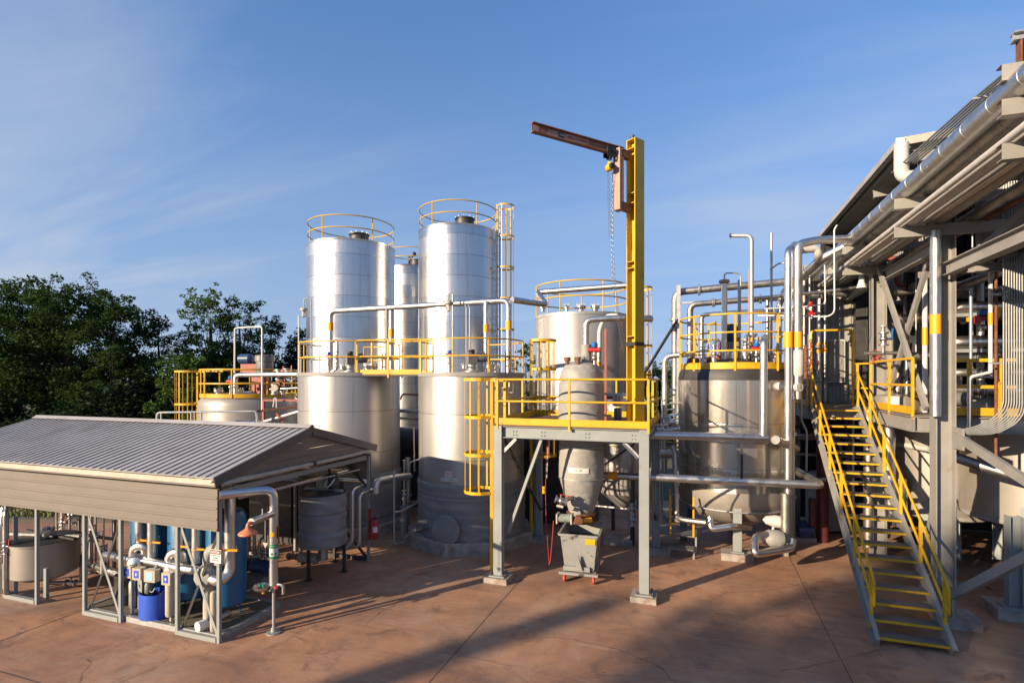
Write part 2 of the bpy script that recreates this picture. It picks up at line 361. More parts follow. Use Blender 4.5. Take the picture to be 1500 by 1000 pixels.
# thin cirrus: stretched noise on the flattened dome
dv = nd(t, 'ShaderNodeMath', operation='ADD'); L(sp.outputs['Z'], dv.inputs[0]); dv.inputs[1].default_value = .16
px_ = nd(t, 'ShaderNodeMath', operation='DIVIDE'); L(sp.outputs['X'], px_.inputs[0]); L(dv.outputs[0], px_.inputs[1])
py_ = nd(t, 'ShaderNodeMath', operation='DIVIDE'); L(sp.outputs['Y'], py_.inputs[0]); L(dv.outputs[0], py_.inputs[1])
cb = nd(t, 'ShaderNodeCombineXYZ'); L(px_.outputs[0], cb.inputs[0]); L(py_.outputs[0], cb.inputs[1])
mp = nd(t, 'ShaderNodeMapping'); mp.inputs['Rotation'].default_value = (0, 0, .5); mp.inputs['Scale'].default_value = (.55, 2.1, 1); L(cb.outputs[0], mp.inputs[0])
n1 = nd(t, 'ShaderNodeTexNoise'); n1.inputs['Scale'].default_value = .8; n1.inputs['Detail'].default_value = 7; n1.inputs['Roughness'].default_value = .55; n1.inputs['Distortion'].default_value = .6; L(mp.outputs[0], n1.inputs['Vector'])
n2 = nd(t, 'ShaderNodeTexNoise'); n2.inputs['Scale'].default_value = .35; n2.inputs['Detail'].default_value = 2; L(cb.outputs[0], n2.inputs['Vector'])
m1 = nd(t, 'ShaderNodeMapRange'); m1.inputs['From Min'].default_value = .44; m1.inputs['From Max'].default_value = .78; L(n1.outputs['Fac'], m1.inputs[0])
m2 = nd(t, 'ShaderNodeMapRange'); m2.inputs['From Min'].default_value = .36; m2.inputs['From Max'].default_value = .62; L(n2.outputs['Fac'], m2.inputs[0])
mm = nd(t, 'ShaderNodeMath', operation='MULTIPLY'); L(m1.outputs[0], mm.inputs[0]); L(m2.outputs[0], mm.inputs[1])
ml = nd(t, 'ShaderNodeMath', operation='MULTIPLY'); L(mm.outputs[0], ml.inputs[0]); ml.inputs[1].default_value = .7
x = nd(t, 'ShaderNodeMix', data_type='RGBA'); L(ml.outputs[0], x.inputs['Factor']); L(hx.outputs['Result'], x.inputs['A']); x.inputs['B'].default_value = (2.3, 2.4, 2.6, 1)
L(x.outputs['Result'], bg.inputs['Color'])
sc.view_settings.view_transform = 'Standard'; sc.view_settings.look = 'None'; sc.view_settings.exposure = .92; sc.view_settings.gamma = 1
sc.cycles.use_denoising = True
try: sc.cycles.denoiser = 'OPENIMAGEDENOISE'
except Exception: pass
sc.cycles.max_bounces = 8; sc.cycles.glossy_bounces = 4; sc.cycles.diffuse_bounces = 3; sc.cycles.sample_clamp_indirect = 6

# ---- ground
def groundmat():
    m = bpy.data.materials.new('yard'); m.use_nodes = True; t = m.node_tree; b = t.nodes['Principled BSDF']; L = t.links.new
    tc = nd(t, 'ShaderNodeTexCoord')
    def noise(s, d, r=.6, dist=0.):
        n = nd(t, 'ShaderNodeTexNoise'); n.inputs['Scale'].default_value = s; n.inputs['Detail'].default_value = d; n.inputs['Roughness'].default_value = r
        n.inputs['Distortion'].default_value = dist; L(tc.outputs['Object'], n.inputs['Vector']); return n.outputs['Fac']
    def rng(v, a, c, lo=0., hi=1.):
        r = nd(t, 'ShaderNodeMapRange'); r.inputs[1].default_value = a; r.inputs[2].default_value = c; r.inputs[3].default_value = lo; r.inputs[4].default_value = hi
        L(v, r.inputs[0]); return r.outputs[0]
    def mix(a, bcol, f, blend='MIX'):
        x = nd(t, 'ShaderNodeMix', data_type='RGBA', blend_type=blend); L(f, x.inputs['Factor'])
        if isinstance(a, tuple): x.inputs['A'].default_value = (*a, 1)
        else: L(a, x.inputs['A'])
        x.inputs['B'].default_value = (*bcol, 1); return x.outputs['Result']
    c = mix((.43, .225, .125), (.28, .145, .085), rng(noise(.45, 7, .65, .8), .36, .62))
    c = mix(c, (.46, .29, .19), rng(noise(.9, 8, .7, .5), .53, .75, 0, .6))
    c = mix(c, (.17, .095, .066), rng(noise(1.7, 9, .68, .5), .52, .68, 0, .8))
    c = mix(c, (.5, .40, .32), rng(noise(14, 6, .7), .60, .78, 0, .45))
    c = mix(c, (.13, .085, .06), rng(noise(4, 10, .75, .6), .60, .70, 0, .6))
    c = mix(c, (.20, .12, .085), rng(noise(.22, 5, .6, 1.5), .48, .64, 0, .7)); c = mix(c, (.40, .30, .225), rng(noise(.3, 8, .7, .5), .50, .70, 0, .6)); c = mix(c, (.13, .08, .06), rng(noise(.75, 10, .72, 1.2), .57, .66, 0, .75)); c = mix(c, (.5, .42, .35), rng(noise(5, 9, .75, .6), .60, .74, 0, .4))
    mpx = nd(t, 'ShaderNodeMapping'); mpx.inputs['Scale'].default_value = (.35, 3.2, 1); mpx.inputs['Rotation'].default_value = (0, 0, .9); L(tc.outputs['Object'], mpx.inputs[0])
    ns = nd(t, 'ShaderNodeTexNoise'); ns.inputs['Scale'].default_value = 1.6; ns.inputs['Detail'].default_value = 9; ns.inputs['Roughness'].default_value = .7; L(mpx.outputs[0], ns.inputs['Vector'])
    c = mix(c, (.17, .10, .075), rng(ns.outputs['Fac'], .56, .68, 0, .55)); c = mix(c, (.52, .37, .27), rng(ns.outputs['Fac'], .42, .33, 0, .35))
    L(c, b.inputs['Base Color']); L(rng(noise(1.3, 6), .3, .7, .55, .85), b.inputs['Roughness'])
    bp = nd(t, 'ShaderNodeBump'); bp.inputs['Strength'].default_value = .35; bp.inputs['Distance'].default_value = .012; L(noise(25, 8, .7), bp.inputs['Height']); L(bp.outputs[0], b.inputs['Normal'])
    MT['yard'] = m
groundmat()
mat('soil', (.10, .075, .045), .95, col2=(.075, .085, .03), scale=.3, mix=(.4, .6), bump=.3, bscale=4)
mat('joint', (.12, .075, .055), .9)
mat('kerbmat', (.11, .09, .075), .9, col2=(.07, .058, .05), scale=2)
mat('bladegreen', (.13, .17, .035), .7, col2=(.20, .19, .07), scale=1.5)
g = MB(); g.add([(-900, -900, -.02), (900, -900, -.02), (900, 900, -.02), (-900, 900, -.02)], [(0, 1, 2, 3)], 'soil'); one(g, 'ground', None, None, (0, 0, -.02), kind='structure')
K0, K1, K2 = PD(-900, HOR, 16.6), PD(205, HOR, 17.2), PD(255, HOR, 24.5)
for k_ in (K0, K1, K2): k_.z = 0
g = MB(); g.poly([(-30, -20, 0), (30, -20, 0), (30, 25.5, 0), (K2.x, K2.y, 0), (K1.x, K1.y, 0), (K0.x, K0.y, 0)], -.2, 'yard'); one(g, 'concrete_yard', None, None, (0, 0, -.2), kind='structure')
g = MB()
for X in (-11.6, -3.87, 2.2, 8.3): g.box((X, 2.5, .003), (.014, 43.9, .002), 'joint')
for Y in (5.3, 19.2): g.box((-4, Y, .0065), (43, .014, .002), 'joint')
one(g, 'pavement_joints', None, None, (0, 0, .002), kind='structure')
g = MB(); rc_ = random.Random(9)
for (x, y, a, n_) in ((-2.6, 9.2, .4, 26), (-9.5, 6.0, -.2, 22), (.4, 12.2, 1.1, 20), (-5.9, 8.6, 2.2, 18), (1.2, 9.4, .1, 24), (-13.5, 5.6, .5, 20)):
    P_ = []
    for i in range(n_): P_.append(V((x, y, .0055))); a += rc_.uniform(-.45, .45); x += .13 * math.cos(a); y += .13 * math.sin(a)
    for p, q in zip(P_[:-1], P_[1:]): w_ = rc_.uniform(.002, .006); d = (q - p).normalized(); s_ = V((-d.y, d.x, 0)) * w_; g.add([p - s_, p + s_, q + d * .004 + s_, q + d * .004 - s_], [(0, 3, 2, 1)], 'joint')
one(g, 'pavement_cracks', None, None, (0, 0, .005), kind='structure')

# ---- vegetation
def leafmat(name, c1, c2, c3):
    m = bpy.data.materials.new(name); m.use_nodes = True; t = m.node_tree; L = t.links.new; b = t.nodes['Principled BSDF']
    tc = nd(t, 'ShaderNodeTexCoord'); n = nd(t, 'ShaderNodeTexNoise'); n.inputs['Scale'].default_value = .5; n.inputs['Detail'].default_value = 4; L(tc.outputs['Object'], n.inputs['Vector'])
    ge = nd(t, 'ShaderNodeNewGeometry'); cr = nd(t, 'ShaderNodeValToRGB'); e = cr.color_ramp.elements
    e[0].position = .2; e[0].color = (*c1, 1); e[1].position = .8; e[1].color = (*c3, 1); k = e.new(.5); k.color = (*c2, 1)
    ad = nd(t, 'ShaderNodeMath', operation='MULTIPLY_ADD'); L(ge.outputs['Random Per Island'], ad.inputs[0]); ad.inputs[1].default_value = .5
    mu = nd(t, 'ShaderNodeMath', operation='MULTIPLY'); L(n.outputs['Fac'], mu.inputs[0]); mu.inputs[1].default_value = .5; L(mu.outputs[0], ad.inputs[2])
    L(ad.outputs[0], cr.inputs[0]); L(cr.outputs[0], b.inputs['Base Color']); b.inputs['Roughness'].default_value = .65; b.inputs['Specular IOR Level'].default_value = .12
    tr = nd(t, 'ShaderNodeBsdfTranslucent'); L(cr.outputs[0], tr.inputs['Color']); ms = nd(t, 'ShaderNodeMixShader'); ms.inputs[0].default_value = .36
    L(b.outputs[0], ms.inputs[1]); L(tr.outputs[0], ms.inputs[2]); L(ms.outputs[0], t.nodes['Material Output'].inputs['Surface']); MT[name] = m
leafmat('leafmid', (.011, .027, .006), (.026, .057, .011), (.066, .104, .02))
leafmat('leafdark', (.006, .016, .006), (.012, .029, .009), (.025, .048, .013))
leafmat('leaflight', (.03, .065, .013), (.06, .115, .02), (.11, .16, .034))
mat('bark', (.085, .065, .048), .9, col2=(.05, .04, .03), scale=6, bump=.4, bscale=12, stretch=(1, 1, .3))
def leaves(clumps, per, size, rng, flat=.55):
    """many small leaf faces spread through a crown of clumps (x, y, z, r)"""
    P = []
    for (x, y, z, r) in clumps:
        n = max(8, int(per * r * r)); d = rng.normal(size=(n, 3)); d /= np.linalg.norm(d, axis=1)[:, None]
        q = d * (r * rng.uniform(.35, 1.08, size=(n, 1)) ** .7); q[:, 2] *= .72
        lump = 1 + .22 * np.sin(d[:, :1] * 5 + x) * np.cos(d[:, 1:2] * 4 + y)
        P.append(q * lump + np.array([x, y, z]))
    P = np.concatenate(P); n = len(P)
    a = rng.normal(size=(n, 3)); a[:, 2] *= flat; a /= np.linalg.norm(a, axis=1)[:, None]
    b = np.cross(a, rng.normal(size=(n, 3))); b /= np.linalg.norm(b, axis=1)[:, None]
    s = size * rng.uniform(.6, 1.35, size=(n, 1)); w = s * .48
    vs = np.stack([P - a * s, P + b * w - a * s * .1, P + a * s, P - b * w + a * s * .1], 1).reshape(-1, 3)
    return vs
def leafobj(name, vs, mt, parent=None, org=(0, 0, 0)):
    n = len(vs) // 4; me = bpy.data.meshes.new(name); vs = vs - np.array(org)
    me.vertices.add(len(vs)); me.vertices.foreach_set('co', vs.ravel()); me.loops.add(len(vs)); me.loops.foreach_set('vertex_index', np.arange(len(vs), dtype=np.int32))
    me.polygons.add(n); me.polygons.foreach_set('loop_start', np.arange(0, 4 * n, 4, dtype=np.int32)); me.materials.append(MT[mt]); me.update(calc_edges=True); me.validate()
    o = bpy.data.objects.new(name, me); C.objects.link(o)
    if parent: o.parent = parent
    return o
def grow(seed, h, w, base=.3, n=26, lean=0., narrow=False):
    """limbs and clumps of one crown about (0, 0): trunk mesh plus clumps"""
    rr = np.random.default_rng(seed); b = MB(); top = V((lean, .1 * rr.normal(), h * .8)); cl = []
    pts = [V((0, 0, -.1)), V((lean * .2, 0, h * .25)), V((lean * .6, .1, h * .55)), top]
    r0 = .022 * h + .05; b.sweep(pts, [r0, r0 * .75, r0 * .5, r0 * .15], 'bark', 7)
    for i in range(n):
        f = base + (1 - base) * ((i + .5) / n) ** .9
        prof = (math.sin(PI * min(1, (f - base) / (1 - base) * .86 + .13))) ** (.6 if not narrow else .9)
        ang = i * 2.4 + rr.normal() * .4; rad = w / 2 * prof * (.3 + .7 * math.sqrt(rr.uniform()))
        c = V((lean * f + rad * math.cos(ang), rad * math.sin(ang), h * f * rr.uniform(.93, 1.03))); r = w * (.13 + .075 * rr.uniform()) * (1.05 - .35 * f)
        cl.append((c.x, c.y, c.z - r * .5, r))
        s = pts[1] + (pts[3] - pts[1]) * max(0, (f - .35) * .9)
        m = (s + c) / 2 + V((0, 0, -.03 * h)); b.sweep([s, m, c], [r0 * .32 * (1.2 - f), r0 * .2 * (1.2 - f), .015], 'bark', 5, cap=False)
        for k in range(5):
            d = V(rr.normal(size=3)); d.z *= .5; e = c + d.normalized() * r * rr.uniform(.8, 1.35); cl.append((e.x, e.y, e.z, r * rr.uniform(.3, .6)))
    return b, cl, rr
def tree(label, px, topy, d, wpx, mt, seed, per=420, size=.105, base=.28, n=26, group='trees behind the plant', name='broadleaf_tree', narrow=False, lean=0., dz=0):
    p = PD(px, HOR, d); p.z = 0; h = H + (HOR - topy) * d / F + dz; wd = wpx * d / F
    b, cl, rr = grow(seed, h, wd, base, n, lean, narrow)
    o = thing(name, label, 'tree', p, group); ob = b.build('trunk', o, (0, 0, 0)); leafobj('crown', leaves(cl, per, size, rr), mt, o)
    return o
tree('large broad tree at the picture edge behind the grey shed roof', 22, 424, 38, 175, 'leafmid', 3, n=30)
tree('tallest broad tree of the left wood with rounded lit crown', 100, 413, 37, 175, 'leafmid', 11, n=34)
tree('rounded broad tree with bright right shoulder beside the tallest tree', 165, 432, 36, 120, 'leafmid', 23, n=26)
tree('dark bluish tree with a pointed top beside the sky gap', 232, 458, 42, 90, 'leafdark', 31, n=22, narrow=True)
tree('slender airy pale green tree rising alone right of the sky gap', 308, 420, 40, 84, 'leaflight', 43, n=30, base=.36, per=330)
tree('slightly lower airy tree leaning against the slender pale tree', 350, 428, 41, 76, 'leafmid', 57, n=26, base=.34, per=330)
tree('low bushy pale tree behind the yellow ladder cage', 268, 516, 33, 100, 'leaflight', 61, n=18, base=.1)
tree('dark round tree behind the agitator motors of the low tank', 400, 470, 44, 85, 'leafdark', 67, n=22, base=.12)
tree('dark tree beside the pole lamp and the first silo', 442, 473, 46, 70, 'leafdark', 71, n=20, base=.12)
tree('dark mid height tree filling the gap below the slender tree', 330, 500, 45, 110, 'leafdark', 73, n=22, base=.08)
tree('green bushy tree seen between the yellow crane column and the reactor', 972, 536, 46, 90, 'leaflight', 83, n=22, base=.06)
tree('dull green tree low behind the platform corner', 935, 548, 52, 70, 'leafmid', 89, n=18, base=.06)
tree('bushy tree glimpsed between batch tank ladder and grey storage tank', 770, 508, 48, 60, 'leafmid', 97, n=16, base=.06)
# undergrowth that closes the wood below the crowns
rr = np.random.default_rng(5); cl = []
for i in range(330):
    dd_ = rr.uniform(32, 50); p = PD(rr.uniform(-160, 470), HOR, dd_); cl.append((p.x, p.y, rr.uniform(.1, 3.6 if dd_ < 40 else 6.4), rr.uniform(.7, 1.5)))
o = leafobj('undergrowth', leaves(cl, 190, .16, rr), 'leafdark'); o['kind'] = 'stuff'; o['label'] = 'dark undergrowth below the trees behind the shed'; o['category'] = 'undergrowth'
cl = []
for i in range(26):
    p = PD(rr.uniform(900, 1060), HOR, rr.uniform(36, 44)); cl.append((p.x, p.y, rr.uniform(0, 2.6), rr.uniform(.6, 1.2)))
o = leafobj('undergrowth', leaves(cl, 150, .2, rr), 'leaflight'); o['kind'] = 'stuff'; o['label'] = 'green scrub behind the walkway between platform and reactor'; o['category'] = 'undergrowth'
g = MB(); g.tube([K0, K1, K2], .01, 'kerbmat'); g.v = []; g.f = []; g.mi = []; g.bar(K0 + V((0, .12, .03)), K1 + V((0, .12, .03)), .25, .22, 'kerbmat'); g.bar(K1 + V((-.12, .1, .03)), K2 + V((-.12, 0, .03)), .25, .22, 'kerbmat'); one(g, 'kerb', None, None, kind='structure')
n = 26000; u_ = rr.uniform(.4, 1.02, (n, 1)); P = np.array(K0)[None] * (1 - u_) + np.array(K1)[None] * u_ + np.array([-.36, 1, 0])[None] * rr.uniform(.35, 6, (n, 1)); P[:, 2] = 0; hgt = rr.uniform(.06, .25, (n, 1)); th = rr.uniform(0, 6.28, n); dx = np.stack([np.cos(th), np.sin(th), 0 * th], 1) * .02
ld = rr.normal(size=(n, 3)) * .06; ld[:, 2] = 0; up = np.array([0, 0, 1.])
vs = np.stack([P - dx, P + dx, P + dx * .3 + ld + up * hgt, P - dx * .3 + ld + up * hgt], 1).reshape(-1, 3)
o = leafobj('grass', vs, 'bladegreen'); o['kind'] = 'stuff'; o['label'] = 'strip of sunlit grass beyond the kerb seen under the shed'; o['category'] = 'grass'
# the wood behind the photographer, whose long shade falls over the yard and the stairs
nn = V((.801, -.599, 0))
cl = []; tb = MB()
for (s, u, h, wd, sd_) in ((-5.0, -38, 16.7, 3.4, 5), (-3.0, -40, 17.4, 4.2, 6), (-.6, -39, 17.0, 4.6, 7), (3.2, -38, 16.4, 6.0, 8), (8.6, -41, 19, 8, 9)):
    b, c2, rr2 = grow(sd_ * 13, h, wd, .45, 46); p = sd * u + nn * s
    cl += [(c[0] + p.x, c[1] + p.y, c[2], c[3] * 1.2) for c in c2]; tb.add([V(v) + p for v in b.v], b.f, 'bark')
for (s, u, h, r_) in ((-8.0, -38, 13.2, .48), (-6.8, -40, 12.6, .26), (-7.2, -42, 11.2, .12)):
    p = sd * u + nn * s; tb.sweep([p, p + V((.1, 0, h * .5)), p + V((0, .1, h))], [r_ * 1.1, r_, r_ * .7], 'bark', 8)
vs = leaves(cl, 150, .2, rr); vb = np.array(tb.v)
o = leafobj('treeline', vs, 'leafmid'); o['kind'] = 'stuff'; o['label'] = 'row of trees shading the near yard'; o['category'] = 'trees'
tr_ = tb.build('trunks', o, (0, 0, 0))
# ---- tanks
def ang_cam(c): return math.atan2(-c.y, -c.x)
def ring_rail(parent, c, R_, z0, h, a0, a1, n, mt='yellow', r=.021, toe=None, mids=(.5,), name='guard_rail', posts_at=None, postmt=None, drop=0.):
    b = MB()
    for f in (*mids, 1.): b.arc(c, R_, a0, a1, z0 + h * f, r, mt, 56)
    if toe: b.band(c, R_ - .01, a0, a1, z0 + toe[0], z0 + toe[1], mt, .012, 56)
    g = b.build(name, parent)
    full = abs(abs(a1 - a0) - 2 * PI) < 1e-6
    for i in range(n):
        a = a0 + (a1 - a0) * i / (n if full else n - 1); p = V((c.x + R_ * math.cos(a), c.y + R_ * math.sin(a), z0 - drop))
        MB().cyl(p, p + V((0, 0, h + drop)), r * .95, postmt or mt, 8).build('post', g, ROOTS[parent.name])
    return g
def run_rail(parent, pts, h, n, mt='yellow', r=.021, toe=.12, mid=True, name='guard_rail', square=False):
    """guard rail along floor points; n posts per leg"""
    b = MB(); up = V((0, 0, 1))
    sw = (lambda q: [b.bar(q[i], q[i + 1], 2 * r, 2 * r, mt) for i in range(len(q) - 1)]) if square else (lambda q: b.tube(q, r, mt, .05, 8))
    sw([V(p) + up * h for p in pts])
    if mid: sw([V(p) + up * h * .52 for p in pts])
    if toe:
        for p, q in zip(pts[:-1], pts[1:]): b.bar(V(p) + up * toe / 2, V(q) + up * toe / 2, .01, toe, mt)
    g = b.build(name, parent); ps = []
    for i, (p, q) in enumerate(zip(pts[:-1], pts[1:])):
        k = n[i] if isinstance(n, (list, tuple)) else n
        for j in range(k):
            if i and j == 0: continue
            ps.append(V(p).lerp(V(q), j / (k - 1)))
    for p in ps:
        d = r * 1.9 if square else r * 1.9
        MB().bar(p - up * .1, p + up * h, d, d, mt).build('post', g, ROOTS[parent.name])
    return g
def caged_ladder(parent, p, face, z0, z1, zc0, zc1, wd=.42, cage=.36, mt='yellow', hoops=5, name='caged_ladder'):
    """ladder at p whose climbing side faces 'face' (angle)"""
    n = V((math.cos(face), math.sin(face), 0)); t_ = V((-n.y, n.x, 0)); p = V((p[0], p[1], 0)); b = MB(); k = int((z1 - z0) / .3)
    for s in (-1, 1): b.bar(p + t_ * s * wd / 2 + V((0, 0, z0)), p + t_ * s * wd / 2 + V((0, 0, z1)), .016, .065, mt, up=n)
    for i in range(1, k): z = z0 + i * .3; b.cyl(p - t_ * wd / 2 + V((0, 0, z)), p + t_ * wd / 2 + V((0, 0, z)), .011, mt, 6)
    lad = b.build(name, parent); b = MB(); c = p + n * .33; f = math.atan2(n.y, n.x)
    for i in range(hoops):
        z = zc0 + (zc1 - zc0) * i / (hoops - 1); b.band(c, cage, f - 1.9, f + 1.9, z - .035, z + .035, mt, .008, 18)
        for s in (-1, 1):
            e = c + (n * math.cos(1.9) + t_ * s * math.sin(1.9)) * cage; b.bar(V((e.x, e.y, z)), p + t_ * s * wd / 2 + V((0, 0, z)), .008, .07, mt)
    for i in range(7):
        a = f - 1.75 + 3.5 * i / 6; q = c + V((math.cos(a), math.sin(a), 0)) * (cage - .01); b.bar(V((q.x, q.y, zc0 - .03)), V((q.x, q.y, zc1 + .03)), .035, .008, mt, up=(math.cos(a), math.sin(a), 0))
    b.build('safety_cage', lad, ROOTS[parent.name]); return lad
def flange(b, c, r, z, h=.12, mt='stainpipe'):
    c = V((c[0], c[1], z)); b.lathe([(r * .6, 0), (r * .6, h * .6), (r, h * .6), (r, h), (1e-4, h)], c, mt, 16)
    for i in range(8): a = i * PI / 4; b.cyl(c + V((r * .82 * math.cos(a), r * .82 * math.sin(a), h * .5)), c + V((r * .82 * math.cos(a), r * .82 * math.sin(a), h * 1.35)), r * .07, 'galv', 6)
def motor(parent, c, z, s=1., body='motorgrey', name='agitator_drive', gear='stainpipe'):
    """gearbox on a stool with an upright finned motor"""
    c = V((c[0], c[1], z)); b = MB(); b.lathe([(.2 * s, 0), (.2 * s, .02 * s), (.13 * s, .03 * s), (.12 * s, .26 * s), (.17 * s, .27 * s), (.17 * s, .30 * s)], c, gear, 20)
    b.box(c + V((0, 0, .40 * s)), (.30 * s, .26 * s, .2 * s), 'motorgrey'); g = b.build(name, parent)
    b = MB(); b.lathe([(.13 * s, .50 * s), (.14 * s, .52 * s), (.14 * s, .86 * s), (.11 * s, .90 * s), (.11 * s, .94 * s), (.02, .95 * s)], c, body, 20)
    for i in range(18): a = i * PI / 9; b.box(c + V((.143 * s * math.cos(a), .143 * s * math.sin(a), .68 * s)), (.02 * s, .008 * s, .28 * s), body, a)
    b.box(c + V((.15 * s, -.06 * s, .66 * s)), (.09 * s, .1 * s, .12 * s), body); b.build('motor', g, ROOTS[parent.name]); return g
def sidemotor(parent, c, z, ang, s=1., body='motorgrey', name='agitator_drive'):
    """right-angle gearbox with a lying motor"""
    c = V((c[0], c[1], z)); n = V((math.cos(ang), math.sin(ang), 0)); b = MB()
    b.lathe([(.24 * s, 0), (.24 * s, .025), (.12 * s, .05 * s), (.12 * s, .24 * s)], c, 'galv', 18); b.box(c + V((0, 0, .38 * s)), (.28 * s, .26 * s, .3 * s), 'motorgrey', ang)
    b.cyl(c + V((0, 0, .53 * s)), c + V((0, 0, .66 * s)), .09 * s, 'darksteel', 14); g = b.build(name, parent); b = MB()
    p = c + V((0, 0, .42 * s)) + n * .14 * s; b.lathe([(.11 * s, 0), (.13 * s, .03), (.13 * s, .33 * s), (.1 * s, .4 * s), (1e-4, .41 * s)], p, body, 18, axis=n)
    b.box(p + n * .2 * s + V((0, 0, .15 * s)), (.12 * s, .1 * s, .08 * s), body, ang); b.build('motor', g, ROOTS[parent.name]); return g
def valve(b, p, axis, s=1., handle='bluehandle', body='stainpipe'):
    """flanged ball valve with lever"""
    p = V(p); a = V(axis).normalized(); u = V((0, 0, 1)) if abs(a.z) < .8 else V((1, 0, 0))
    for k in (-1, 1): b.cyl(p + a * k * .10 * s, p + a * k * .13 * s, .085 * s, body, 14)
    b.cyl(p - a * .1 * s, p + a * .1 * s, .05 * s, body, 12); b.ball(p, .068 * s, body, 12); b.cyl(p, p + u * .13 * s, .022 * s, body, 8)
    b.bar(p + u * .13 * s - a * .03 * s, p + u * .15 * s + a * .2 * s, .03 * s, .014 * s, handle); return b
def actuator(b, p, s=1., top='bluehandle'):
    """pneumatic actuator can with red sleeve on a valve body"""
    p = V(p); b.ball(p, .07 * s, 'stainpipe', 12); b.cyl(p, p + V((0, 0, .14 * s)), .03 * s, 'stainpipe', 8); b.cyl(p + V((-.14 * s, 0, .19 * s)), p + V((.14 * s, 0, .19 * s)), .06 * s, 'red', 14)
    b.lathe([(.07 * s, .25 * s), (.08 * s, .27 * s), (.08 * s, .34 * s), (.05 * s, .37 * s), (1e-4, .37 * s)], p, top, 14)

# silos at the back
def silo(px, topy, d, wpx, label, mt, rail_h=1.0, gap=(2.4, 2.9), posts=6):
    c = PD(px, HOR, d); r = wpx / 2 * d / F; z1 = H + (HOR - topy) * (d - r) / F
    o = thing('silo', label, 'silo', (c.x, c.y, 0), 'sheet metal silos behind the batch tanks'); c = V((c.x, c.y, 0))
    b = MB(); b.lathe([(r, 0), (r, z1 - .12), (r * .99, z1 - .02)], c, mt, 96)
    b.lathe([(r * 1.004, z1 - .10), (r * 1.01, z1 - .03), (r * .97, z1), (1e-4, z1 + r * .06)], c, mt, 96); b.build('shell', o)
    a = ang_cam(c)
    ring_rail(o, c, r * .975, z1, rail_h, a - PI + .15, a + PI - .35, posts, 'yellowdeep', .026, mids=(.47,))
    m = MB(); q = c + V((r * .66 * math.cos(a + .25), r * .66 * math.sin(a + .25), z1 + .04)); m.lathe([(.42, -.02), (.42, .24), (.46, .25), (.46, .30), (.1, .33), (1e-4, .33)], q, 'darksteel', 24)
    for k in range(10): e = k * PI / 5; m.cyl(q + V((.42 * math.cos(e), .42 * math.sin(e), .28)), q + V((.42 * math.cos(e), .42 * math.sin(e), .37)), .014, 'galv', 6)
    m.build('top_hatch', o); return o, c, r, z1
s1, c1, r1, t1 = silo(515, 347, 25.5, 124, 'bright metal silo on the side nearest the trees, behind the first batch tank', 'silo')
s2, c2, r2, t2 = silo(671, 325, 25.5, 115, 'bright metal silo with a yellow caged ladder up its side', 'silo')
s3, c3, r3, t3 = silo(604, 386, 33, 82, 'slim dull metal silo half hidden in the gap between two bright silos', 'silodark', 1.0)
a = math.atan2(-.33, .944)
pl = OY(733, HOR, c2.y - 1.0); ld = caged_ladder(s2, (c2.x + (r2 + .12) * .995, c2.y + (r2 + .12) * .10), math.atan2(.10, .995), .3, t2 + 1.15, 2.6, t2 + 1.1, .5, .42, hoops=8)
for k in range(6):
    z = 4.9 + k * 1.1; b = MB()
    for s in (-1, 1): q = V((c2.x, c2.y, z)) + V((.995, .10, 0)) * (r2 - .02) + V((-.10, .995, 0)) * s * .25; b.bar(q, q + V((.995, .10, 0)) * .16, .06, .01, 'yellow')
    b.build('ladder_bracket', s2)
b = MB(); p = c3 + V((-r3 * .55, -r3 * .9, 0))
for s in (-1, 1): b.bar(p + V((s * .2, 0, 1)), p + V((s * .2, 0, t3)), .03, .05, 'darksteel')
for k in range(30): b.cyl(p + V((-.2, 0, 1.2 + k * .3)), p + V((.2, 0, 1.2 + k * .3)), .012, 'darksteel', 6)
b.build('ladder', s3)
b = MB(); q = c3 + V((.3, -.9, t3 + .1)); b.cyl(q, q + V((0, 0, .5)), .07, 'darksteel'); b.cyl(q + V((0, 0, .3)), q + V((.35, 0, .6)), .06, 'darksteel'); b.ball(q + V((.35, 0, .62)), .12, 'darksteel'); b.build('vent_valve', s3)

